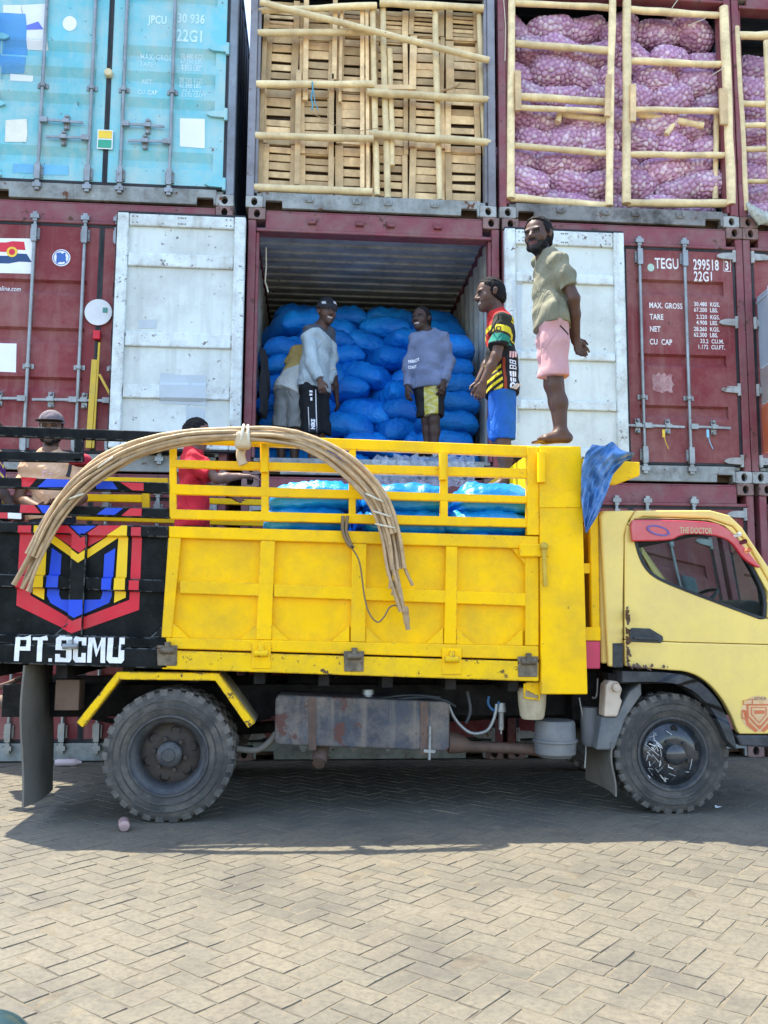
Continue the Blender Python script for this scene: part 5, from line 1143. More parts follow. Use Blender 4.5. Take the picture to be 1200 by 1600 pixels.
# interior
DK = M('cab_dark_trim', (.03, .034, .036), .6, dirt=(.08, .08, .075), da=.4); SEATM = M('seat_vinyl', (.06, .07, .075), .5, dirt=(.14, .13, .12), da=.4)
for y0, y1 in ((-2.2, -1.6), (-1.5, -.6)):
    s_ = MB(); s_.add([(2.70, y0, 1.18), (2.82, y0, 1.16), (2.82, y1, 1.16), (2.70, y1, 1.18), (2.62+.06, y0+.03, 1.80), (2.74, y0+.03, 1.78), (2.74, y1-.03, 1.78), (2.62+.06, y1-.03, 1.80)], [(0,1,5,4),(1,2,6,5),(2,3,7,6),(3,0,4,7),(4,5,6,7),(3,2,1,0)]); s_.build('seat_back', SEATM, TR, bevel=.03, seg=3)
    MB().box(2.78, 3.25, y0, y1, 1.05, 1.20).build('seat', SEATM, TR, bevel=.03, seg=3)
dsh = MB(); dsh.prism([(3.48, 1.0), (3.56, 1.36), (3.68, 1.44), (3.9, 1.40), (3.9, 1.0)], YC+.07, YI-.07); dsh.build('dashboard', DK, TR, bevel=.03, seg=3)
swm = MB(); c0 = Vector((3.40, -1.95, 1.40)); nv = Vector((-.55, 0, .83)).normalized(); ux = Vector((0, 1, 0)); uz = nv.cross(ux)
swm.tube([c0+(ux*math.cos(a)+uz*math.sin(a))*.20 for a in [2*math.pi*i/28 for i in range(29)]], .014, 8); swm.tube([c0-nv*.3+Vector((.12, 0, -.1)), c0], .025, 8); swm.tube([c0-ux*.19, c0, c0+ux*.19], .014, 6); swm.build('steering_wheel', DK, TR, smooth=60)
pm = MB(); pm.tube([P(1192, 968, YC+.06), P(1183, 905, YC+.06), P(1176, 880, YC+.06)], .012, 6); pm.build('inner_pillar_trim', DK, TR)
sv = MB(); sv.box(3.05, 3.5, YC+.1, YI-.1, zr1-.14, zr1-.06); sv.build('sun_visor_shelf', DK, TR, bevel=.02)
fr = MB(); 
for i in range(26): 
    x = 3.0+i*.022; fr.tube([(x, YI-.12, zr1-.10), (x+random.uniform(-.01, .01), YI-.125, zr1-.19-random.uniform(0, .05))], .006, 5)
fr.build('fringe', DK, TR)['kind'] = 'stuff'
mr = MB(); cxm, czm = PX(1100, 907, -.25), PZ(1100, 907, -.25)
mr.box(cxm-.09, cxm+.09, -.30, -.22, czm-.17, czm+.17); mr = mr.build('side_mirror', M('mirror_shell', (.08, .12, .13), .35, dirt=(.2, .22, .22), da=.4), TR, bevel=.05, seg=4)
ar = MB(); ar.tube([(cxm+.05, -.26, czm-.1), (cxm+.3, -.35, czm-.2), (cxm+.4, YI, czm-.12)], .014, 8); ar.build('mirror_arm', DK, TR, smooth=60)
# wheel arch flare, lower trim, bumper, tow point
fo = [(973, 1049), (1012, 1050), (1042, 1051), (1072, 1055), (1098, 1068), (1121, 1092), (1137, 1121), (1148, 1152), (1152, 1172)]
fi = [(973, 1066), (1012, 1065), (1040, 1066), (1066, 1070), (1089, 1082), (1110, 1104), (1126, 1131), (1138, 1160), (1146, 1176)]
fo, fi = smooth(fo, False, 2, 90), smooth(fi, False, 2, 90); fo, fi = (fo, fi) if len(fo) == len(fi) else (fo[:min(len(fo), len(fi))], fi[:min(len(fo), len(fi))])
fm = MB(); A = pxpoly(fo, YC-.05); B = pxpoly(fi, YC-.05)
for i in range(len(A)-1): fm.prism([A[i], A[i+1], B[i+1], B[i]], YC-.045, YC+.16)
fm.build('arch_flare', PLAS, TR, smooth=30)
cl = MB(); 
C2 = [(x+(x-3.05)*.0, z) for x, z in pxpoly([(975, 1050), (1042, 1052), (1072, 1056), (1098, 1069), (1121, 1093), (1137, 1122), (1150, 1165)], YC)]
for i in range(len(C2)-1): cl.prism([C2[i], C2[i+1], (C2[i+1][0], C2[i+1][1]+.02), (C2[i][0], C2[i][1]+.02)], YC+.16, -1.75)
cl.build('wheel_house', CHAS, TR)
pb([(957.5, 1005), (974, 1005), (974, 1043), (957.5, 1043)], YC-.008, YC-.0015).build('quarter_trim', PLAS, TR, bevel=.004)
pb([(1150, 1150), (1158, 1149), (1250, 1150), (1250, 1170), (1158, 1166)], YC-.03, YC+.3).build('bumper', PLAS, TR, bevel=.012, seg=2)
# ---- blue tarpaulin over the front corner
nL = 16; Lb = [(926, 694), (915, 708), (909, 730), (908, 755), (908, 780), (911, 802), (915, 833)]; Rb = [(992, 708), (987, 716), (975, 722), (958, 742), (948, 770), (934, 805), (917, 833)]
def pl(L, t):
    t *= len(L)-1; i = min(int(t), len(L)-2); k = t-i; return (lerp(L[i][0], L[i+1][0], k), lerp(L[i][1], L[i+1][1], k))
V = []; F = []; nu, nv = 40, 56
for s in (0, 1):
    for j in range(nv):
        for i in range(nu):
            t, q = j/(nv-1), i/(nu-1); a = pl(Lb, t); b_ = pl(Rb, t); u, v = lerp(a[0], b_[0], q), lerp(a[1], b_[1], q)
            u += 3*math.sin(t*9+q*5)*(q*(1-q))*2; v -= 10*math.exp(-((u-957)/9)**2)*(1-t)**4
            y = YN-.06-.030*math.sin(q*9+t*3.2+1.5*math.sin(t*5))*(1-.4*t)-.018*abs(math.sin(q*11-t*9+math.sin(t*7)))-.016*abs(math.sin(q*6+t*14+2*math.sin(q*8)))-.010*math.sin(q*31+t*17)-.03*math.sin(t*6+q*2)-.02*(1-t)+s*.006
            V.append(P(u, v, y))
o = nu*nv
for j in range(nv-1):
    for i in range(nu-1):
        a = j*nu+i; F += [(a, a+1, a+nu+1, a+nu), (o+a, o+a+nu, o+a+nu+1, o+a+1)]
for i in range(nu-1): F += [(i, o+i, o+i+1, i+1), ((nv-1)*nu+i, (nv-1)*nu+i+1, o+(nv-1)*nu+i+1, o+(nv-1)*nu+i)]
for j in range(nv-1): F += [(j*nu, (j+1)*nu, o+(j+1)*nu, o+j*nu), (j*nu+nu-1, o+j*nu+nu-1, o+(j+1)*nu+nu-1, (j+1)*nu+nu-1)]
TARP = M('blue_tarp', (.055, .17, .40), .4, var=.25, vs_=9, dirt=(.30, .42, .58), da=.5, ds=8, bump=.5, bs=22, bd=.012)
tag(MB().add(V, F).build('tarpaulin', TARP, smooth=180), 'crumpled blue tarpaulin draped over the front corner of the truck bed', 'tarpaulin')
# ---- bundle of rattan canes hung over the side
cn = thing('cane_bundle', 'arched bundle of rattan canes hung over the side of the truck', 'cane bundle', (.9, -2.5, 1.5))
mid = [(30, 918), (52, 870), (82, 812), (120, 764), (165, 728), (220, 701), (290, 683), (360, 679), (430, 681), (490, 696), (545, 730), (588, 780), (610, 835), (620, 890), (632, 955)]
def cat(pts, m_=6):
    q = []; n = len(pts)
    for i in range(n-1):
        p0, p1, p2, p3 = pts[max(i-1, 0)], pts[i], pts[i+1], pts[min(i+2, n-1)]
        for s in range(m_):
            t = s/m_; q.append(.5*((2*p1)+(-p0+p2)*t+(2*p0-5*p1+4*p2-p3)*t*t+(-p0+3*p1-3*p2+p3)*t**3))
    return q+[pts[-1]]
pinch = [9, 13, 15, 17, 17, 15, 13, 9, 12, 15, 17, 18, 16, 16, 9]
nC = 10
for k in range(nC):
    o_ = (k/(nC-1)-.5)*2; pts = []; rd = random.Random(k); e0, e1 = [(0, 0), (0, 0), (0, 1), (1, 0), (0, 0), (1, 1), (0, 2), (1, 1), (0, 2), (1, 1)][k]
    seq = list(range(len(mid)))[e0:len(mid)-e1]
    for i in seq:
        a, c = mid[max(i-1, 0)], mid[min(i+1, len(mid)-1)]; d = math.hypot(c[0]-a[0], c[1]-a[1]); nx, ny = (c[1]-a[1])/d, -(c[0]-a[0])/d
        w_ = pinch[i]*o_*.86+rd.uniform(-2.4, 2.4)
        if i == 0: w_ *= 2.3
        y = -2.47-.045*(1+math.cos(k*2.3+i*.5))*.5-.03*rd.random()
        pts.append(np.array(P(mid[i][0]+nx*w_, mid[i][1]+ny*w_, y)))
    q = cat(pts); rs = [(.0105+.0045*((k*7) % 5)/5)*(1+.18*max(0, math.cos(j*2*math.pi/9))**12) for j in range(len(q))]
    m_ = MB(); m_.tube(q, rs, 8); m_.build('cane', CANE, cn, smooth=60)
for pts, r in (([(610, 830), (612, 870), (609, 920)], .010), ([(616, 850), (618, 900), (613, 930)], .011), ([(622, 830), (630, 880), (645, 915)], .011), ([(604, 800), (612, 860), (606, 900)], .009)):
    m_ = MB(); m_.tube(cat([np.array(P(u, v, -2.46-.01*i)) for i, (u, v) in enumerate(pts)]), r, 6); m_.build('cane', CANE, cn, smooth=60)
for u, v, ang in ((165, 722, 35), (118, 776, 20), (378, 680, 80), (388, 681, 92), (586, 778, 155), (597, 803, 162), (603, 822, 168)):
    m_ = MB(); a = R_(ang); wd = 24 if u != 118 else 20
    ring = [P(u+math.cos(a)*wd*.75*math.cos(t)*.9, v-math.sin(a)*wd*.75*math.cos(t)*.9, -2.505-.055*math.sin(t)) for t in [2*math.pi*i/20 for i in range(21)]]
    m_.tube(ring, .006 if u not in (378, 388) else .009, 6); m_.build('binding', CORD, cn, smooth=60)
m_ = MB(); band((366, 672, 700), (392, 673, 700), -2.56, -2.46, m_); m_.build('binding_strap', M('pale_strap', (.52, .40, .25), .7, bump=.4), cn, bevel=.03, seg=3)
m_ = MB(); m_.tube(cat([np.array(P(u, v, -2.44)) for u, v in ((378, 698), (376, 712), (380, 726))]), .03, 8); m_.build('binding_strap', M('pale_strap', (.5, .4, .25)), cn, smooth=60)
m_ = MB(); m_.tube(cat([np.array(P(u, v, -2.50)) for u, v in ((632, 948), (634, 960), (636, 975), (638, 984))]), [.024]*6+[.02]*6+[.016]*7, 8); m_.build('cane', CANE, cn, smooth=60)
m_ = MB(); m_.tube(cat([np.array(P(u, v, -2.47)) for u, v in ((640, 968), (632, 955), (618, 946), (608, 950), (600, 964), (590, 972), (578, 960), (570, 935), (562, 880), (551, 858))]), .006, 6); m_.build('strap_end', M('brown_strap', (.22, .15, .08), .7), cn, smooth=60)
sm = MB()
for pts in ([(536, 806), (536, 830), (544, 850), (552, 856)], [(543, 806), (541, 830), (549, 852), (553, 856)]):
    sm.tube(cat([np.array(P(u, v, -2.43)) for u, v in pts]), .012, 6)
tag(sm.build('tie_strap', M('brown_strap', (0, 0, 0)), smooth=60), 'worn brown strap knotted over the middle of the yellow side rail', 'strap')
# ------------------------------------------------------------------ people: bodies and clothes grown as smooth implicit surfaces
def V3(*a): return np.array(a, float)
def nrm(a): return a/np.linalg.norm(a)
def frame(lat, fwd, up, sl=1., sf=1., su=1.):     # rows: lateral, forward, up, scaled so that radii shrink along an axis
    return np.array([lat/sl, fwd/sf, up/su])
def prim(a, b, ra, rb=None, L=None, k=.03, sub=False, clip=None): return (V3(*a), V3(*b), ra, ra if rb is None else rb, L, k, sub, clip)
def sdf_mesh(name, prims, h, parent, mat, colf=None, disp=None, cut=None, smooth=True):
    lo = np.min([np.minimum(p[0], p[1])-max(p[2], p[3])-.03 for p in prims if not p[6]], 0); hi = np.max([np.maximum(p[0], p[1])+max(p[2], p[3])+.03 for p in prims if not p[6]], 0)
    n = np.ceil((hi-lo)/h).astype(int)+1; D = np.full(n, 1., np.float32)
    for a, b, ra, rb, L, k, sub, clip in prims:
        m_ = max(ra, rb)+k+2*h
        if L is not None: m_ *= 1/np.min(np.linalg.norm(L, axis=1))
        i0 = np.clip(np.floor((np.minimum(a, b)-m_-lo)/h).astype(int), 0, n-1); i1 = np.clip(np.ceil((np.maximum(a, b)+m_-lo)/h).astype(int)+1, 1, n)
        if np.any(i1 <= i0): continue
        sl = tuple(slice(p, q) for p, q in zip(i0, i1)); G = np.meshgrid(*[lo[q]+h*np.arange(i0[q], i1[q]) for q in range(3)], indexing='ij')
        X, Y, Z = G[0]-a[0], G[1]-a[1], G[2]-a[2]; ba = b-a
        if L is not None:
            X, Y, Z = (L[0, 0]*X+L[0, 1]*Y+L[0, 2]*Z, L[1, 0]*X+L[1, 1]*Y+L[1, 2]*Z, L[2, 0]*X+L[2, 1]*Y+L[2, 2]*Z); ba = L@ba
        dd = ba@ba; t = np.clip((X*ba[0]+Y*ba[1]+Z*ba[2])/dd, 0, 1) if dd > 1e-12 else 0.
        d = np.sqrt((X-t*ba[0])**2+(Y-t*ba[1])**2+(Z-t*ba[2])**2)-(ra+(rb-ra)*t)
        if clip is not None:
            for pt, nv in clip: d = np.maximum(d, (G[0]-pt[0])*nv[0]+(G[1]-pt[1])*nv[1]+(G[2]-pt[2])*nv[2])
        o = D[sl]
        if sub: q = np.clip(.5-.5*(o+d)/k, 0, 1); D[sl] = o+(-d-o)*q+k*q*(1-q)
        else: q = np.clip(.5+.5*(d-o)/k, 0, 1); D[sl] = d+(o-d)*q-k*q*(1-q)
    if disp or cut:
        G = np.meshgrid(*[lo[q]+h*np.arange(n[q]) for q in range(3)], indexing='ij')
        if disp: D = D+disp(*G).astype(np.float32)
        if cut: 
            for pt, nv in cut: D = np.maximum(D, (3.5*disp(*G) if name == 'hair' else 0)+(G[0]-pt[0])*nv[0]+(G[1]-pt[1])*nv[1]+(G[2]-pt[2])*nv[2])
    S = D < 0; c = np.zeros(n-1, np.int8)
    for i in (0, 1):
        for j in (0, 1):
            for k in (0, 1): c += S[i:n[0]-1+i, j:n[1]-1+j, k:n[2]-1+k]
    act = np.argwhere((c > 0) & (c < 8)); idx = np.full(n-1, -1); idx[tuple(act.T)] = np.arange(len(act))
    acc = np.zeros((len(act), 3)); cnt = np.zeros(len(act))
    for ax in range(3):
        o1, o2 = [q for q in range(3) if q != ax]
        for i in (0, 1):
            for j in (0, 1):
                p = act.copy(); p[:, o1] += i; p[:, o2] += j; q = p.copy(); q[:, ax] += 1
                d0 = D[tuple(p.T)]; d1 = D[tuple(q.T)]; mk = (d0 < 0) != (d1 < 0); t = np.where(mk, d0/np.where(mk, d0-d1, 1), 0)
                pos = p.astype(float); pos[:, ax] += t; acc[mk] += pos[mk]; cnt[mk] += 1
    V = lo+h*acc/cnt[:, None]; F = []
    for ax in range(3):
        o1, o2 = (ax+1) % 3, (ax+2) % 3
        s0 = [slice(1, -1)]*3; s1 = [slice(1, -1)]*3; s0[ax] = slice(0, -1); s1[ax] = slice(1, None)
        A, B = S[tuple(s0)], S[tuple(s1)]; e = np.argwhere(A != B); off = np.ones(3, int); off[ax] = 0; e2 = e+off
        fl = A[tuple(e.T)]
        q = []
        for i, j in ((-1, -1), (0, -1), (0, 0), (-1, 0)):
            p = e2.copy(); p[:, o1] += i; p[:, o2] += j; q.append(idx[tuple(p.T)])
        q = np.stack(q, 1); q[~fl] = q[~fl][:, ::-1]; F.append(q)
    F = np.concatenate(F); F = F[(F >= 0).all(1)]
    for _ in range(1 if smooth else 0):           # one pass of neighbour averaging
        acc = np.zeros_like(V); cnt = np.zeros(len(V))
        for i in range(4):
            a, b = F[:, i], F[:, (i+1) % 4]; np.add.at(acc, a, V[b]); np.add.at(cnt, a, 1); np.add.at(acc, b, V[a]); np.add.at(cnt, b, 1)
        V = .5*V+.5*acc/np.maximum(cnt, 1)[:, None]
    me = bpy.data.meshes.new(name); me.vertices.add(len(V)); me.loops.add(F.size); me.polygons.add(len(F))
    org = np.array(ORG.get(parent.name, (0, 0, 0))) if parent else np.zeros(3)
    me.vertices.foreach_set('co', (V-org).ravel()); me.loops.foreach_set('vertex_index', F.ravel()); me.polygons.foreach_set('loop_start', np.arange(len(F))*4)
    me.polygons.foreach_set('use_smooth', np.ones(len(F), bool)); me.update(); me.validate()
    if colf is not None: col_attr(me, colf(V))
    return link(name, me, mat, parent)
def vmat(name, rough, bump, bs, bd=.003, sub=0., spec=.5, var=.12):
    mt, t, b = _nt(name); g = NB(t); an = g.n('Attribute'); an.attribute_name = 'Col'
    cc = g.mix(g.ramp(g.noise(9, 6, .65), .3, .7), g.mix(1., an.outputs['Color'], (1-var,)*3, 'MULTIPLY'), an.outputs['Color'])
    g.l(cc, b.inputs['Base Color']); b.inputs['Roughness'].default_value = rough; b.inputs['Specular IOR Level'].default_value = spec
    if sub: b.inputs['Subsurface Weight'].default_value = sub; b.inputs['Subsurface Radius'].default_value = (.012, .005, .003); b.inputs['Subsurface Scale'].default_value = 1.
    if name == 'cloth':
        c = g.coord(); mp = g.n('Mapping'); mp.inputs['Scale'].default_value = (1, 1, .55); mp.inputs['Rotation'].default_value = (.3, .5, .2); g.l(c, mp.inputs[0])
        nz = g.n('TexNoise'); nz.inputs['Scale'].default_value = 5.5; nz.inputs['Detail'].default_value = 2.5; nz.inputs['Distortion'].default_value = 1.4; g.l(mp.outputs[0], nz.inputs['Vector'])
        rg_ = g.math('ABSOLUTE', g.math('SUBTRACT', nz.outputs['Fac'], .5)); hh = g.math('ADD', g.math('MULTIPLY', g.math('POWER', rg_, .75), 1.), g.math('MULTIPLY', g.noise(140, 3), .03)); g.bump(hh, .65, .045, b)
    elif bump: g.bump(g.noise(bs, 4, .65), bump, bd, b)
    return mt
SKIN = vmat('skin', .52, .2, 110, .002, 0, .3, .2); CLOTH = vmat('cloth', .85, .25, 140, .002, 0, .25, .14); HAIR = vmat('hair', .85, .5, 150, .004, 0, .2, .3)

def folds(seed, amp, dirs):
    rd = np.random.default_rng(seed); W = []
    for d in dirs:
        for _ in range(2):
            v = np.array(d, float)+rd.normal(0, .22, 3); v = v/np.linalg.norm(v)*rd.uniform(28, 62); W.append((v, rd.uniform(0, 6.3), rd.normal(0, 6, 3), rd.uniform(0, 6)))
    def f(X, Y, Z):
        o = 0
        for v, ph, w2, p2 in W:
            m_ = np.clip(np.sin(w2[0]*X+w2[1]*Y+w2[2]*Z+p2), 0, 1); o = o+m_*np.sin(v[0]*X+v[1]*Y+v[2]*Z+ph+1.5*np.sin(9*Z+ph))
        return amp*o/len(W)**.5
    return f
def hand(w, d, n, s, curl=.5, tside=1):
    """palm, four fingers of unequal length with two bends, and a thumb leaving the side of the palm"""
    d = nrm(d); n = nrm(n-d*(n@d)); l = np.cross(d, n)*tside; q = []
    for o in (-.018, .006, .026): q.append(prim(w+d*.012*s+l*o*.6*s, w+d*.082*s+l*o*s, .017*s, .0145*s, k=.012))
    for i, (ln_, o) in enumerate(((.072, -.029), (.082, -.009), (.076, .011), (.058, .029))):
        a = w+d*.082*s+l*o*s; c1, c2 = curl*(.6+.08*i), curl*(1.3+.1*i); d1 = d*math.cos(c1)+n*math.sin(c1); d2 = d*math.cos(c1+c2)+n*math.sin(c1+c2)
        m_ = a+d1*ln_*.52*s+l*o*.12*s; q += [prim(a, m_, .0098*s, .009*s, k=.004), prim(m_, m_+d2*ln_*.5*s, .009*s, .0072*s, k=.004)]
    a = w+d*.03*s-l*.028*s; m_ = a+(d*.75-l*.6+n*.25)*.038*s; q += [prim(a, m_, .0135*s, .011*s, k=.008), prim(m_, m_+(d*.9-l*.1+n*.35)*.034*s, .011*s, .0085*s, k=.004)]
    return q
def head_prims(c, hf, hu, s, smile=0.):
    hf = nrm(hf); hu = nrm(hu-hf*(hu@hf)); hr = np.cross(hf, hu); T = lambda x, y, z: c+(hr*x+hf*y+hu*z)*s
    L = lambda a, b, q: frame(hr, hf, hu, a, b, q)
    P_ = [prim(T(0, -.012, .03), T(0, -.012, .031), .088*s, L=L(.88, 1.08, 1.), k=.02), prim(T(0, .03, -.045), T(0, .028, -.06), .060*s, L=L(.98, 1.02, 1.), k=.03),
          prim(T(-.036, .05, -.012), T(-.042, .045, -.02), .03*s, k=.02), prim(T(.036, .05, -.012), T(.042, .045, -.02), .03*s, k=.02),
          prim(T(-.042, .074, .026), T(.042, .074, .026), .014*s, k=.014), prim(T(0, .078, .018), T(0, .104, -.018), .010*s, .0155*s, k=.010),
          prim(T(-.017, .092, -.023), T(-.016, .093, -.023), .011*s, k=.006), prim(T(.017, .092, -.023), T(.016, .093, -.023), .011*s, k=.006),
          prim(T(0, .074, -.090), T(0, .072, -.088), .026*s, k=.02),
          prim(T(-.034, .094, .006), T(-.034, .0945, .006), .0125*s, k=.012, sub=True), prim(T(.034, .094, .006), T(.034, .0945, .006), .0125*s, k=.012, sub=True),
          prim(T(-.033, .070, .006), T(-.033, .0705, .006), .0115*s, k=.003), prim(T(.033, .070, .006), T(.033, .0705, .006), .0115*s, k=.003),
          prim(T(-.026-.006*smile, .079, -.049+.008*smile), T(0, .087, -.050), .0085*s, .0095*s, k=.006), prim(T(.026+.006*smile, .079, -.049+.008*smile), T(0, .087, -.050), .0085*s, .0095*s, k=.006),
          prim(T(-.022, .079, -.063-.004*smile), T(0, .086, -.066-.004*smile), .0085*s, .0105*s, k=.006), prim(T(.022, .079, -.063-.004*smile), T(0, .086, -.066-.004*smile), .0085*s, .0105*s, k=.006)]
    for x in (-1, 1): P_ += [prim(T(x*.078, -.012, -.012), T(x*.084, -.020, .014), .012*s, .015*s, L=L(.7, 1.2, 1.), k=.006)]
    return P_, T, (hr, hf, hu)
def person(label, J, s, skin, shirt=None, pants=None, hair=None, hat=None, beard=0., smile=0., h=.006, sleeve='short', hem=None, extra=None, group='men at work on the truck and container', feet=True, waist=.0, baggy=1., HS=1.08):
    J = {k: np.array(v, float) for k, v in J.items()}
    root = thing('person', label, 'person', tuple((J['anL']+J['anR'])/2-np.array([0, 0, .08*s])), group)
    lat = nrm(J['shR']-J['shL']); up = nrm(J['neck']-J['pel']); fwd = nrm(np.cross(up, lat)); lat = np.cross(fwd, up)
    ph = nrm(J['hiR']-J['hiL']); pf = nrm(np.cross(up, ph)); LT = frame(lat, fwd, up, 1., .70, 1.); LP = frame(ph, pf, up, 1., .80, 1.)
    tc = J['chest']; mid = (J['chest']+J['pel'])/2
    def torso(e, k=.05): return [prim(tc-lat*.055*s, tc+lat*.055*s, .118*s+e, L=LT, k=k), prim(J['shL']*.72+tc*.28+up*.02*s, J['shR']*.72+tc*.28+up*.02*s, .060*s+e, L=LT, k=k), prim(tc, J['pel']+up*.02*s, .135*s+e, .138*s+e, L=LT, k=k), prim(J['neck']+up*.0*s, J['shL'], .050*s+e*.8, .052*s+e, k=.04), prim(J['neck'], J['shR'], .050*s+e*.8, .052*s+e, k=.04)]
    hs = s*HS; H, T, ax = head_prims(J['head'], J['face'], J.get('hup', up*.6+V3(0, 0, 1)), hs, smile)
    B = torso(0)+[prim(J['hiL']+up*.03*s, J['hiR']+up*.03*s, .108*s, L=LP, k=.05), prim(J['neck']-up*.03*s, J['head']-ax[2]*.045*s-ax[1]*.022*s, .060*s, .055*s, k=.03)]+H
    for q in 'LR':
        B += [prim(J['sh'+q], J['el'+q], .052*s, .040*s, k=.03), prim(J['el'+q], J['el'+q]*.6+J['wr'+q]*.4, .041*s, .038*s, k=.02), prim(J['el'+q]*.6+J['wr'+q]*.4, J['wr'+q], .038*s, .026*s, k=.02)]
        hd = J.get('hd'+q, J['wr'+q]-J['el'+q]); B += hand(J['wr'+q], hd, J.get('hn'+q, -lat if q == 'R' else lat), s, J.get('curl', V3(.45))[0], 1 if q == 'L' else -1)
        B += [prim(J['hi'+q], J['kn'+q], .088*s, .056*s, k=.04), prim(J['kn'+q], J['kn'+q]*.62+J['an'+q]*.38-J['toe'+q]*.014*s, .054*s, .056*s, k=.03), prim(J['kn'+q]*.62+J['an'+q]*.38-J['toe'+q]*.014*s, J['an'+q], .054*s, .036*s, k=.03)]
        if feet:
            t = nrm(J['toe'+q]); g0 = J['an'+q]-V3(0, 0, .05*s); lt_ = np.cross(t, V3(0, 0, 1)); LF = frame(lt_, t, V3(0, 0, 1), 1.05, 1., .8)
            B += [prim(g0-t*.045*s+V3(0, 0, .012*s), J['an'+q], .036*s, .034*s, k=.02), prim(g0-t*.03*s, g0+t*.12*s-V3(0, 0, .004*s), .036*s, .040*s, L=LF, k=.02), prim(J['an'+q], g0+t*.10*s, .034*s, .030*s, k=.03)]
            for i, o in enumerate((-.034, -.016, 0, .016, .032)):
                sd = 1 if q == 'L' else -1; l_ = .046-.006*i
                B.append(prim(g0+t*.14*s+lt_*o*sd*s-V3(0, 0, .012*s), g0+t*(.145+l_)*s+lt_*o*sd*1.05*s-V3(0, 0, .017*s), (.015-.0014*i)*s, (.0125-.0012*i)*s, k=.005))
    skin = np.array(skin); hr, hf, hu = ax
    def skc(V):
        c = np.repeat(skin[None], len(V), 0); r = (V-J['head'])/hs; x, y, z = r@hr, r@hf, r@hu; hm = (np.abs(x) < .12) & (z > -.13) & (z < .16) & (np.abs(y) < .15)
        lip = hm & (np.abs(x) < .032) & (y > .072) & (np.abs(z+.058) < .017); c[lip] = skin*np.array([.75, .55, .55])+np.array([.03, .004, .006])
        if smile: tt = hm & (np.abs(x) < .026) & (y > .07) & (np.abs(z+.0575-(x/.03)**2*.006) < .0062); c[tt] = (.46, .43, .38)
        for sx in (-.033, .033):
            e = hm & (np.abs(x-sx) < .018) & (np.abs(z-.009) < .011) & (y > .05); c[e] = skin*.3; e = hm & (np.abs(x-sx) < .010) & (np.abs(z-.006) < .0032) & (y > .066); c[e] = (.16, .14, .125); e = hm & (np.abs(x-sx) < .0045) & (np.abs(z-.006) < .0045) & (y > .066); c[e] = (.01, .008, .007)
            e = hm & (np.abs(x-sx) < .021) & (np.abs(z-.029+4*(x-sx)**2*4) < .006) & (y > .05); c[e] = skin*.25
        if beard:
            bm_ = hm & (z < -.045+.35*np.maximum(0, -(y-.04))) & (y > -.02) & (z > -.14) & ~((np.abs(x) < .030) & (y > .07) & (np.abs(z+.057) < .014)); c[bm_] = skin*(1-beard)+np.array([.006, .005, .005])*beard
            ms = hm & (np.abs(x) < .034) & (y > .07) & (np.abs(z+.040) < .007); c[ms] = skin*(1-beard)+np.array([.006, .005, .005])*beard
        for q in 'LR':   # paler soles and palms, nails left out at this size
            pass
        return c
    sdf_mesh('body', B, h, root, SKIN, skc)
    if hair is not None:
        hc = J['head']; HP = [prim(T(0, -.018, .034), T(0, -.018, .035), (.0895+hair[1]*.7)*hs, L=frame(hr, hf, hu, .89, 1.06, 1.), k=.02), prim(T(0, -.05, -.02), T(0, -.045, .0), .070*hs, k=.03)]
        rdn = np.random.default_rng(3); ws_ = [(rdn.normal(0, 95, 3), rdn.uniform(0, 6)) for _ in range(6)]
        dsp = lambda X, Y, Z: .0010*sum(np.sin(w_[0]*X+w_[1]*Y+w_[2]*Z+p_) for w_, p_ in ws_)
        n1 = nrm(hf*.80-hu*.62); n2 = -hu
        sdf_mesh('hair', HP, h*.8, root, HAIR, lambda V: np.repeat(np.array(hair[0])[None], len(V), 0), dsp, [(T(0, .060, .062), n1), (T(0, 0, -.060), n2), (T(0, .012, .0), nrm(hf-hu*.38))])
        if beard > .6: sdf_mesh('beard', [prim(T(-.044, .03, -.072), T(0, .066, -.094), .026*s, .029*s, k=.02), prim(T(.044, .03, -.072), T(0, .066, -.094), .026*s, .029*s, k=.02), prim(T(-.064, .0, -.03), T(-.05, .03, -.07), .015*s, .024*s, k=.02), prim(T(.064, .0, -.03), T(.05, .03, -.07), .015*s, .024*s, k=.02)], h*.8, root, HAIR, lambda V: np.repeat(np.array(hair[0])[None], len(V), 0), dsp)
    if hat: hat(root, T, ax, hs, h)
    out = {}
    if shirt is not None:
        e = .016*s*baggy; S_ = torso(e, .06)
        hz = J['pel']-up*(.06 if hem is None else hem)*s
        S_.append(prim(mid, hz-up*.06*s, .138*s+e, .146*s+e, L=frame(lat, fwd, up, 1., .84, 1.), k=.05, clip=[(hz, -up)]))
        S_.append(prim(J['hiL']+up*.05*s, J['hiR']+up*.05*s, .112*s+e*1.3, L=LP, k=.07, clip=[(hz, -up)]))
        for q in 'LR':
            a, b_, w_ = J['sh'+q], J['el'+q], J['wr'+q]
            if sleeve == 'long':
                dw = nrm(w_-b_); S_ += [prim(a, b_, .058*s+e*.8, .047*s+e*.8, k=.022), prim(b_, w_, .050*s+e, .036*s+e*.6, k=.03, clip=[(w_-dw*.012, dw)])]
            else:
                dq = nrm(b_-a); ce = a+(b_-a)*(.72 if sleeve == 'short' else .95); S_.append(prim(a, b_, .058*s+e*.8, .058*s+e, k=.022, clip=[(ce, dq)]))
        S_.append(prim(J['neck']+up*.045*s+fwd*.03*s, J['neck']+up*.1*s+fwd*.02*s, .062*s, .07*s, k=.012, sub=True))
        out['shirt'] = sdf_mesh('shirt', S_, h, root, CLOTH, shirt, folds(int(s*1000) % 97, .016, [(0, .3, 1), (.5, .2, .8), (1, .2, .3), (-.6, .2, .8)]), [(hz, -up)])
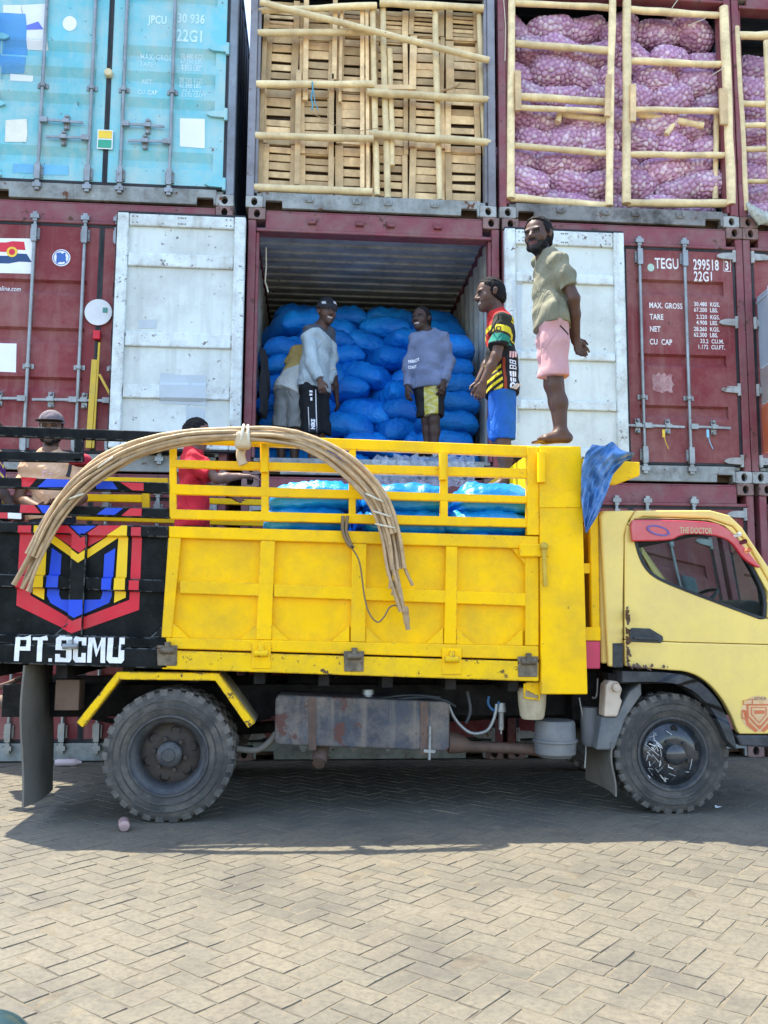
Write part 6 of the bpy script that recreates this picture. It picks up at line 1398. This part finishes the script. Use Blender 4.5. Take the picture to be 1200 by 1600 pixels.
    if pants is not None:
        colf, hemk = pants; e = .016*s; Q = [prim(J['hiL']+up*.02*s, J['hiR']+up*.02*s, .108*s+e, L=LP, k=.04), prim(J['pel']+up*.06*s, J['pel'], .120*s+e*.5, .12*s+e, L=LP, k=.04)]
        for q in 'LR':
            a, b_ = J['hi'+q], J['kn'+q]; d = nrm(b_-a); ce = a+(b_-a)*hemk; Q.append(prim(a, b_, .092*s+e, .076*s+e*1.3, k=.02, clip=[(ce, d)]))
            if hemk > 1: Q.append(prim(b_, b_+(J['an'+q]-b_)*(hemk-1)*1.3, .092*s+e, .088*s+e, k=.03, clip=[(b_+(J['an'+q]-b_)*(hemk-1), nrm(J['an'+q]-b_))]))
        out['shorts'] = sdf_mesh('shorts', Q, h, root, CLOTH, colf, folds(5, .013, [(.2, .2, 1), (1, .1, .25), (-.5, .3, .8)]), [(J['pel']+up*(-.02+waist)*s, up)])
    if extra: extra(root, out, J, T, ax, s)
    return root
flat = lambda *c: (lambda V: np.repeat(np.array(c, float)[None], len(V), 0))
def vary(*cs):   # soft patches of several tones
    cs = np.array(cs)
    def f(V):
        t = .5+.5*np.sin(V[:, 0]*17+1.3*np.sin(V[:, 2]*23))*np.sin(V[:, 2]*13+V[:, 1]*19); return cs[0]*(1-t[:, None])+cs[1]*t[:, None]
    return f
def cap_hat(colr, brim_col, brim=True, band=None):
    def f(root, T, ax, s, h):
        hr, hf, hu = ax
        sdf_mesh('cap', [prim(T(0, -.012, .045), T(0, -.012, .05), .103*s, L=frame(hr, hf, hu, .90, 1.06, .92), k=.02)], h*.8, root, CLOTH, flat(*colr), None, [(T(0, 0, .042), nrm(-hu-hf*.12))])
        if brim: sdf_mesh('cap_brim', [prim(T(-.03, .085, .052), T(.03, .085, .052), .068*s, L=frame(hr, hf, hu, 1., 1.15, .14), k=.01)], h*.6, root, CLOTH, flat(*brim_col))
    return f
def beanie(root, T, ax, s, h):
    hr, hf, hu = ax
    def c(V):
        q = np.repeat(np.array([[.018, .018, .022]]), len(V), 0); r = (V-np.array(T(0, 0, 0)))/s; x, y, z = r@hr, r@hf, r@hu
        q[(z < .068)] = (.03, .03, .035); q[(x > -.07) & (x < -.02) & (z > .078) & (z < .105) & (y > 0)] = (.6, .6, .6); q[(x > .052) & (x < .08) & (z > .06) & (z < .085) & (y > 0)] = (.5, .5, .5); return q
    sdf_mesh('beanie', [prim(T(0, -.012, .042), T(0, -.012, .048), .103*s, L=frame(hr, hf, hu, .92, 1.06, .98), k=.02), prim(T(0, -.012, .045), T(0, -.012, .055), .107*s, L=frame(hr, hf, hu, .92, 1.06, .35), k=.012)], h*.8, root, CLOTH, c, None, [(T(0, 0, .030), nrm(-hu-hf*.15))])
def cdecal(root, obj, s, u, v, hpx, y, mat, sx=.8, rot=0., fat=.0, nm='print'):
    x, z = PX(u, v, y), PZ(u, v, y); hh = abs(PZ(u, v-hpx, y)-z); decal(nm, text_bm(s, hh, sx, fat*hh), mat, obj, bvh_of([obj]), y-.6, (x, z), step=.02, off=.002, rot=rot)
def pdecal(obj, polys, y, mat, nm='print'): decal(nm, poly_bm([pxpoly(p, y) for p in polys]), mat, obj, bvh_of([obj]), y-.6, step=.015, off=.002)
def at_(y0): return lambda u, v, dy=0.: P(u, v, y0+dy)
SK1, SK2, SK3, SK4 = (.095, .048, .032), (.115, .060, .040), (.060, .034, .026), (.22, .12, .075)
HB = (.010, .009, .009)
CPR = M('cloth_print_white', (.75, .76, .78), .8, bump=0); CPY = M('cloth_print_yellow', (.80, .62, .02), .8, bump=0)

# 1. man in khaki shirt and pink shorts on top of the front post, hands behind his back
q = at_(-2.21)
J = dict(head=q(840.5, 369), face=V3(-.66, -.74, -.16), hup=V3(-.02, 0, 1), neck=q(853, 402), chest=q(859, 430, .01), pel=q(862, 497), shL=q(873, 411, -.155), shR=q(847, 411, .15), elL=q(897, 466, -.20), elR=q(880, 462, .16), wrL=q(901, 528, -.06), wrR=q(897, 530, .03),
         hdL=V3(.25, .25, -1.), hnL=V3(.3, -1., 0), hdR=V3(.55, -.2, -.8), hnR=V3(.3, 1., 0), hiL=q(866, 512, -.085), hiR=q(860, 512, .085), knL=q(868, 601, -.085), knR=q(862, 601, .10), anL=q(878, 675, -.075), anR=q(874, 676, .09), toeL=V3(-1, -.12, 0), toeR=V3(-1, .1, 0), curl=V3(.5))
zc = lambda v: PZ(860, v, -2.21)
kh = vary((.17, .165, .11), (.24, .225, .15))
def sh_pink(V):
    c = np.repeat(np.array([[.54, .29, .29]]), len(V), 0); t = .5+.5*np.sin(V[:, 0]*21+V[:, 2]*9)*np.sin(V[:, 2]*17+V[:, 1]*11); c = c*(1-.22*t[:, None]**2)+np.array([.60, .39, .36])*.22*t[:, None]**2; return c
def ex4(root, out, J, T, ax, s): pdecal(out['shorts'], [[(874, 509), (876, 508), (891, 519), (890, 522)]], -2.4, M('dark_seam', (.04, .02, .02), .9), 'pocket_seam')
person('bearded man in khaki t-shirt and pink shorts standing barefoot atop the front post', J, .965, SK1, kh, (sh_pink, .86), (HB, .012), None, .95, 0, .0055, 'short', .085, ex4, baggy=1.05, HS=1.16)

# 2. man in a colourful jersey and blue shorts, standing on the bags
q = at_(-1.30); z3 = lambda v: PZ(780, v, -1.3); x3 = lambda u: PX(u, 540, -1.3)
J = dict(head=q(765, 461), face=V3(-1, -.10, -.18), neck=q(778, 492), chest=q(782, 521, .0), pel=q(784, 606), shL=q(787, 505, -.165), shR=q(779, 505, .165), elL=q(775, 557, -.215), elR=q(768, 556, .18), wrL=q(755, 596, -.21), wrR=q(747, 596, .14), hdL=V3(-.22, .02, -1), hnL=V3(0, 1., 0), hdR=V3(-.2, 0, -1), hnR=V3(0, -1, 0),
         hiL=q(785, 622, -.085), hiR=q(783, 622, .085), knL=q(786, 692, -.09), knR=q(781, 692, .11), anL=q(789, 752, -.08), anR=q(795, 754, .12), toeL=V3(-1, -.1, 0), toeR=V3(-1, .15, 0), curl=V3(.55))
def jersey(V):
    c = np.repeat(np.array([[.014, .013, .014]]), len(V), 0); x, y, z = V[:, 0], V[:, 1], V[:, 2]
    RED_, YEL_, GRN = np.array([.52, .03, .025]), np.array([.72, .58, .03]), np.array([.02, .22, .16])
    yoke = z > z3(510)+.25*(x-x3(782)); c[yoke] = RED_; ln_ = np.abs(z-(z3(510)+.25*(x-x3(782)))) < .010; c[ln_] = YEL_
    fr = (x < x3(768)) & (z < z3(513)) & (z > z3(542)); c[fr] = RED_; fr2 = (x < x3(768)) & (z < z3(516)) & (z > z3(523)); c[fr2] = YEL_
    bk = (x > x3(792)) & (z > z3(542)); c[bk] = (.014, .013, .014); c[(x > x3(786)) & (np.abs(z-z3(541)) < .006)] = YEL_
    arm = (y < -1.30-.135) & (x < x3(795)) & (z < z3(497)) & (z > z3(548)); a = np.array(J['shL']); b_ = np.array(J['elL']); t = ((V-a)@(b_-a))/((b_-a)@(b_-a))
    c[arm & (t > -.2)] = (.03, .032, .022); c[arm & (t > .18) & (t < .36)] = YEL_; c[arm & (t > .44)] = GRN
    lo = (z < z3(574)) & (x < x3(776)) & (y < -1.3); ch = (np.sin((z*1.0-x*.7)*110) > .1) & lo; c[ch] = YEL_
    c[(z < z3(568)) & (np.abs(x-x3(780)) < .012) & (y < -1.35)] = (.30, .05, .02); return c
def blue_s(V): 
    t = .5+.5*np.sin(V[:, 0]*24+V[:, 2]*6); c = np.array([.015, .11, .42])*(1-t[:, None]*.25)+np.array([.03, .17, .5])*t[:, None]*.25; return c
def ex3(root, out, J, T, ax, s):
    o = out['shirt']
    for i, (v0, v1, sh) in enumerate(((549, 558, 0), (562, 568, 1), (571, 577, 2), (581, 590, 3), (592, 599, 4), (601, 612, 5))):
        u0, u1 = 796-i*.3, 809-i*.6
        if sh == 5: decal('print', poly_bm(outl(ellipse((PX(u0, 606, -1.45)+PX(u1, 606, -1.45))/2, PZ(800, 606, -1.45), .035, .034, 14), .5)), CPR, o, bvh_of([o]), -2., step=.02, off=.002)
        elif sh in (1, 2): pdecal(o, [[(u0, v0), (u1, v0-1), (u1, v0+.8), (u0, v0+1.4)], [(u0, v1-1), (u1, v1-2), (u1, v1-.4), (u0, v1+.4)], [(u0, v0), (u0+1.5, v0), (u0+1.5, v1), (u0, v1)], [(u0+5, v0+1), (u0+6.5, v0+1), (u0+6.5, v1-1), (u0+5, v1-1)], [(u1-1.5, v0), (u1, v0), (u1, v1), (u1-1.5, v1)]], -1.45, CPR)
        else: pdecal(o, [[(u0, v0), (u0+3.4, v0), (u0+3, v1), (u0, v1)], [(u0+4.6, v0), (u0+8, v0-1), (u0+8.2, v1-1), (u0+4.8, v1)], [(u0+9, v0-1), (u1, v0-1), (u1, v1-2), (u0+9.2, v1-2)]], -1.45, CPR if sh else M('cloth_print_pink', (.70, .45, .50), .8, bump=0))
    cdecal(root, o, 'MO', 765, 519.5, 8, -1.5, M('cloth_print_black', (.02, .02, .02), .8), .9, .05, .04); cdecal(root, o, 'S', 796, 508, 10, -1.45, CPY, .9, -.1, .05)
person('smiling man in red, black and yellow jersey and blue shorts standing on the load', J, 1.02, SK2, jersey, (blue_s, .93), (HB, .006), None, .35, 1., .0055, 'short', .06, ex3, baggy=1.1, HS=1.12)

# 3. man in a beanie and pale grey long-sleeved shirt inside the container
q = at_(.38)
J = dict(head=q(510.5, 489), face=V3(.42, -.92, -.12), neck=q(500, 513), chest=q(496, 537, .0), pel=q(489, 600), shL=q(512, 520, .10), shR=q(483, 521, -.11), elL=q(519, 562, .16), elR=q(487, 566, -.20), wrL=q(512, 598, .10), wrR=q(500, 594, -.24), hdR=V3(.25, -.05, -1), hnR=V3(.2, 1, 0), hdL=V3(0, -.1, -1), hnL=V3(-.2, -1., 0),
         hiL=q(498, 611, .07), hiR=q(484, 611, -.07), knL=q(500, 673, .06), knR=q(487, 673, -.08), anL=q(500, 722, .07), anR=q(489, 724, -.08), toeL=V3(.6, -.8, 0), toeR=V3(.4, -.9, 0), curl=V3(.6))
zb = lambda v: PZ(495, v, .38); xb = lambda u: PX(u, 540, .38)
def greysh(V):
    c = vary((.42, .50, .52), (.34, .42, .45))(V); x, z = V[:, 0], V[:, 2]; c[(z > zb(517)-.5*np.abs(x-xb(497)))] = (.07, .08, .10); return c
def ex1(root, out, J, T, ax, s):
    o = out['shorts']; cdecal(root, o, 'NIKE', 492, 668, 6, .1, CPR, .9, math.pi/2, .05)
    pdecal(o, [[(492.5, 604), (494, 604), (496, 674), (494.5, 674)], [(481, 632), (482, 632), (484, 674), (483, 674)]], .1, CPR)
    pdecal(o, [[(483, 606), (488, 606), (488.5, 609), (483.5, 609)], [(483.5, 611), (488, 611), (488, 614), (483.5, 614)], [(485, 617), (488, 617), (488, 622), (485, 622)]], .1, CPR)
person('smiling man in black beanie and pale grey long-sleeved shirt inside the container', J, 1.0, SK2, greysh, (flat(.012, .014, .016), 1.08), None, beanie, .3, 1., .006, 'long', .06, ex1, baggy=1.0)

# 4. man bending over behind him
q = at_(.46)
J = dict(head=q(508, 532, .24), face=V3(.7, .5, -.5), hup=V3(.5, .3, .8), neck=q(494, 543, .17), chest=q(481, 560, .1), pel=q(455, 608), shL=q(464, 553, .12), shR=q(503, 564, .06), elL=q(449, 580, .14), elR=q(521, 590, .06), wrL=q(462, 606, .2), wrR=q(526, 620, .12), hiL=q(446, 617, .04), hiR=q(464, 618, -.04), knL=q(440, 672, .06), knR=q(463, 673, -.03), anL=q(440, 722, .05), anR=q(460, 722, -.03), toeL=V3(.6, .8, 0), toeR=V3(.7, .7, 0))
def must(V):
    c = np.repeat(np.array([[.46, .48, .45]]), len(V), 0); z, x = V[:, 2], V[:, 0]; m_ = z > PZ(460, 576, .5)+.3*(x-PX(460, 576, .5)); c[m_] = (.42, .30, .10); return c
person('man in mustard shirt and grey shorts bending over behind the man with beanie', J, 1.0, SK3, must, (vary((.20, .21, .20), (.25, .26, .25)), .93), (HB, .008), None, 0, 0, .008, 'short', .08, baggy=1.2)

# 5. man in blue-grey sweatshirt inside the container
q = at_(.22)
J = dict(head=q(658, 499), face=V3(-.62, -.76, -.06), neck=q(669, 520), chest=q(671, 545, .0), pel=q(671, 600), shL=q(692, 530, -.05), shR=q(650, 531, .02), elL=q(701, 565, -.07), elR=q(639, 572, .04), wrL=q(693, 597, -.14), wrR=q(637, 605, -.02), hdL=V3(-.2, -.1, -1), hnL=V3(-.6, .8, 0), hdR=V3(0, -.1, -1), hnR=V3(.8, .5, 0),
         hiL=q(679, 611, -.02), hiR=q(664, 611, .03), knL=q(678, 655, -.05), knR=q(667, 656, .04), anL=q(679, 703, -.04), anR=q(668, 703, .05), toeL=V3(-.4, -.9, 0), toeR=V3(-.7, -.7, 0), curl=V3(.5))
def bys(V):
    c = np.repeat(np.array([[.016, .015, .017]]), len(V), 0); x, z = V[:, 0], V[:, 2]; xa, xb_ = PX(661, 630, .2), PX(682, 630, .2); zt_ = PZ(670, 600, .2)
    t = .5+.5*np.sin(x*55+3*np.sin(z*40))*np.sin(z*47); m_ = (x > xa+.10*(zt_-z)*.3) & (x < xb_) & (V[:, 1] < .22); c[m_] = (np.array([.42, .36, .02])*(1-t[:, None])+np.array([.55, .50, .25])*t[:, None])[m_]; return c
def ex2(root, out, J, T, ax, s):
    o = out['shirt']; cdecal(root, o, 'PARROT', 643.5, 554.5, 5, -.1, CPR, .62, .16, .05); cdecal(root, o, 'COAST', 643, 564, 4.6, -.1, CPR, .62, .16, .05)
person('smiling man in blue-grey sweatshirt and black and yellow shorts before the blue sacks', J, .96, SK3, vary((.165, .20, .30), (.125, .155, .24)), (bys, .9), (HB, .006), None, .2, 1., .006, 'long', .05, ex2, baggy=1.0)

# 6. man in a cap behind the black rails
q = at_(-1.15)
J = dict(head=q(80, 671), face=V3(.12, -.98, -.06), neck=q(79, 708), chest=q(80, 740), pel=q(80, 830), shL=q(113, 728), shR=q(46, 729), elL=q(128, 778, -.05), elR=q(29, 780, -.05), wrL=q(98, 800, -.25), wrR=q(60, 792, -.26), hdL=V3(-.9, -.4, .1), hdR=V3(.9, -.4, .1), hnL=V3(0, 0, 1), hnR=V3(0, 0, 1), hiL=q(92, 850), hiR=q(68, 850), knL=q(95, 960), knR=q(66, 960), anL=q(95, 1036), anR=q(66, 1036), toeL=V3(.2, -1, 0), toeR=V3(-.2, -1, 0))
for k in ('anL', 'anR'): J[k] = np.array(J[k]); J[k][2] = 1.21
for k in ('knL', 'knR'): J[k] = np.array(J[k]); J[k][2] = 1.63
for k in ('hiL', 'hiR', 'pel'): J[k] = np.array(J[k]); J[k][2] = 2.03 if k != 'pel' else 2.08
def tee(V):
    c = vary((.62, .36, .20), (.70, .43, .26))(V); return c
def ex6(root, out, J, T, ax, s):
    o = out['shirt']; pdecal(o, [[(99, 742), (107, 712), (112, 713), (105, 744)]], -1.3, M('dark_strap', (.03, .03, .035), .8), 'bag_strap')
    pdecal(o, [[(64, 735), (72, 735), (72, 737), (66, 737), (66, 744), (64, 744)], [(74, 738), (80, 738), (80, 740), (74, 740)], [(62, 746), (78, 746), (78, 748), (62, 748)]], -1.3, M('cloth_print_pink', (.7, .45, .5), .8))
person('man in grey cap and peach t-shirt standing behind the black rails', J, 1.0, (.17, .085, .05), tee, (flat(.03, .035, .05), 1.6), (HB, .004), cap_hat((.16, .13, .14), (.02, .02, .022)), .65, 0, .006, 'short', .05, ex6, baggy=1.2)

# 7. man in a red shirt reaching out along the rails
q = at_(-1.0)
J = dict(head=q(308, 679), face=V3(1, -.1, -.3), neck=q(301, 708), chest=q(301, 738), pel=q(300, 815), shR=q(304, 722, -.16), shL=q(296, 722, .16), elR=q(340, 748, -.24), elL=q(330, 760, .2), wrR=q(374, 744, -.24), wrL=q(360, 772, .15), hdR=V3(1, 0, .02), hnR=V3(.1, .1, -1), hiR=q(302, 835, -.09), hiL=q(298, 835, .09), knR=q(304, 950, -.09), knL=q(300, 950, .1), anR=q(302, 1030, -.08), anL=q(292, 1030, .1), toeL=V3(1, .1, 0), toeR=V3(1, -.1, 0), curl=V3(.3))
for k in ('anL', 'anR'): J[k] = np.array(J[k]); J[k][2] = 1.20
for k in ('knL', 'knR'): J[k] = np.array(J[k]); J[k][2] = 1.60
for k in ('hiL', 'hiR', 'pel'): J[k] = np.array(J[k]); J[k][2] = 1.98 if k != 'pel' else 2.04
person('man in bright red shirt reaching forward behind the yellow rails', J, 1.0, (.19, .105, .075), vary((.62, .025, .04), (.55, .02, .03)), (flat(.03, .03, .04), 1.6), (HB, .005), None, .2, 0, .006, 'short', .05, baggy=1.1)

# 8. figure in purple at the very edge
q0_ = at_(-1.1); q = lambda u, v, dy=0.: q0_(u+3, v, dy)
J = dict(head=q(-22, 668), face=V3(1, -.3, -.1), neck=q(-24, 700), chest=q(-22, 728), pel=q(-20, 820), shR=q(-16, 716, -.16), shL=q(-28, 716, .16), elR=q(-4, 760, -.2), elL=q(-20, 770, .2), wrR=q(14, 790, -.2), wrL=q(0, 800, .1), hiR=q(-18, 840, -.09), hiL=q(-20, 840, .09), knR=q(-18, 950, -.09), knL=q(-20, 950, .09), anR=q(-18, 1030, -.08), anL=q(-22, 1030, .09), toeL=V3(1, .1, 0), toeR=V3(1, -.1, 0))
for k in ('anL', 'anR'): J[k] = np.array(J[k]); J[k][2] = 1.21
for k in ('knL', 'knR'): J[k] = np.array(J[k]); J[k][2] = 1.62
for k in ('hiL', 'hiR', 'pel'): J[k] = np.array(J[k]); J[k][2] = 2.0 if k != 'pel' else 2.06
def purp(V):
    c = np.repeat(np.array([[.07, .018, .12]]), len(V), 0); m_ = np.abs(((V[:, 2]*9+.8*np.abs(((V[:, 0]+V[:, 1])*14) % 2-1)) % 1)-.5) < .11; c[m_] = (.62, .46, .06); return c
person('figure in purple and yellow zigzag top cut off by the left edge', J, 1.0, SK3, purp, (flat(.02, .02, .025), 1.6), (HB, .006), None, 0, 0, .009, 'half', .05, baggy=1.3)
# red cap hooked on the rail post, dark helmet in the corner
rcx = P(129, 722, -2.25)
rc_ = thing('red_cap', 'red cap hooked on the black rail post', 'cap', (rcx[0], rcx[1], rcx[2]-.05)); cc_ = np.array(rcx)
sdf_mesh('crown', [prim(cc_, cc_+V3(0, 0, .005), .062, L=frame(V3(1, 0, 0), V3(0, 1, 0), V3(0, 0, 1), 1., 1.05, .85), k=.02)], .005, rc_, CLOTH, flat(.42, .03, .06), None, [(cc_-V3(0, 0, .028), V3(0, 0, -1))])
sdf_mesh('brim', [prim(cc_+V3(-.03, -.07, -.025), cc_+V3(.03, -.07, -.025), .042, L=frame(V3(1, 0, 0), V3(0, 1, 0), V3(0, 0, 1), 1., 1.1, .16), k=.01)], .005, rc_, CLOTH, flat(.36, .03, .05))
MB().box(rcx[0]-.02, rcx[0]+.02, rcx[1]-.125, rcx[1]-.06, rcx[2]-.01, rcx[2]+.0).build('loop', RUB, rc_)
hx = P(8, 1660, -5.5)
hl = thing('dome', 'dark rounded helmet on the paving in the bottom left corner', 'dome', (hx[0], -5.5, 0)); c_ = V3(hx[0]-.09, -5.40, .0)  # plain dome standing for an unidentified dark rounded shape
sdf_mesh('shell', [prim(c_+V3(0, 0, .02), c_+V3(0, 0, .03), .15, k=.02)], .01, hl, M('dome_teal', (.02, .05, .06), .3, coat=.5, bump=0), None, None, [(c_+V3(0, 0, .004), V3(0, 0, -1))])
m_ = MB(); m_.tube([c_+V3(math.cos(a)*.158, math.sin(a)*.158, .02) for a in [2*math.pi*i/36 for i in range(37)]], .02, 8); m_.build('rim', M('dome_rim', (.45, .50, .52), .4, bump=0), hl, smooth=60)
# ------------------------------------------------------------------ small litter
cn_ = P(197, 1283, -2.42); m_ = MB(); m_.lathe([(0, -.06), (.024, -.06), (.030, -.058), (.033, -.05), (.033, .05), (.028, .058), (0, .058)], 0, 0, 20)
can = m_.build('drink_can', M('faded_can', (.42, .27, .26), .4, metal=.3, dirt=(.3, .25, .2), da=.6), smooth=40); can.location = (cn_[0], -2.48, .034); can.rotation_euler = (0, 0, .25)
tag(can, 'dented faded can lying against the rear tyre', 'can')
bp = P(113, 1184, -.12); m_ = MB(); m_.tube([(-.12, 0, 0), (-.10, 0, 0), (-.05, 0, 0), (.03, 0, 0), (.06, 0, 0), (.085, 0, 0), (.10, 0, 0)], [.026, .030, .029, .031, .028, .012, .012], 12)
bt = m_.build('plastic_bottle', M('clear_plastic', (.55, .45, .45), .2, bump=0), smooth=50); bt.location = (bp[0], -.2, .032); tag(bt, 'small crushed plastic bottle lying by the container foot', 'bottle')
pp = P(1118, 1268, -2.05); m_ = MB(); m_.add([(0, 0, .004), (.05, .01, .012), (.045, .04, .006), (.01, .035, .015)], [(0, 1, 2, 3)]); m_.add([(0, 0, .002), (.05, .01, .010), (.045, .04, .004), (.01, .035, .013)], [(3, 2, 1, 0)])
pt = m_.build('paper_scrap', STK); gp = P(1118, 1268, -2.2); pt.location = (3.45, -2.12, .006); tag(pt, 'white paper scrap on the paving behind the front wheel', 'paper scrap')
# clear plastic sheet crumpled over the load
mt, t, b = _nt('clear_sheet'); b.inputs['Base Color'].default_value = (.62, .66, .70, 1); b.inputs['Roughness'].default_value = .18; b.inputs['Alpha'].default_value = .42; b.inputs['Specular IOR Level'].default_value = .7
g = NB(t); g.bump(g.noise(14, 5, .65), .9, .04, b)
V = []; F = []; nu, nv = 40, 14
for j in range(nv):
    for i in range(nu):
        q, t_ = i/(nu-1), j/(nv-1); p0 = P(lerp(585, 742, q), lerp(760, 712, t_), -.62+.2*t_)
        V.append((p0[0]+.02*math.sin(i*2.1+j), p0[1]+.05*math.sin(i*.9+j*.7)+.03*math.sin(i*2.3), p0[2]+.015*math.sin(i*1.7)))
for j in range(nv-1):
    for i in range(nu-1): a = j*nu+i; F.append((a, a+1, a+nu+1, a+nu))
tag(MB().add(V, F).build('plastic_sheet', mt, smooth=180), 'clear crumpled plastic sheet behind the bags on the truck', 'plastic sheet')
# dark jacket and glove hanging just inside the container
JK = M('dark_cloth', (.018, .02, .024), .85, var=.3, bump=.6, bs=30, bd=.01)
V = []; F = []; nu, nv = 10, 16
for s in (0, 1):
    for j in range(nv):
        for i in range(nu):
            q, t_ = i/(nu-1), j/(nv-1); wd = .16*(1-.45*(2*t_-1)**2); x = .135+.07*q*wd/.16; 
            V.append((x+s*.03*(4*q*(1-q))+.012*math.sin(j*.8+i), .12+.34*q+.02*math.sin(t_*8+q*5), lerp(3.22, 3.86, t_)-.03*math.sin(q*3)))
o = nu*nv
for j in range(nv-1):
    for i in range(nu-1): a = j*nu+i; F += [(a, a+1, a+nu+1, a+nu), (o+a, o+a+nu, o+a+nu+1, o+a+1)]
for j in range(nv-1): F += [(j*nu, (j+1)*nu, o+(j+1)*nu, o+j*nu), (j*nu+nu-1, o+j*nu+nu-1, o+(j+1)*nu+nu-1, (j+1)*nu+nu-1)]
for i in range(nu-1): F += [(i, o+i, o+i+1, i+1), ((nv-1)*nu+i, (nv-1)*nu+i+1, o+(nv-1)*nu+i+1, o+(nv-1)*nu+i)]
tag(MB().add(V, F).build('hanging_jacket', JK, smooth=180), 'dark jacket hanging inside the left wall of the open container', 'jacket')
# dark rounded plastic edge poking into the frame at the bottom left corner
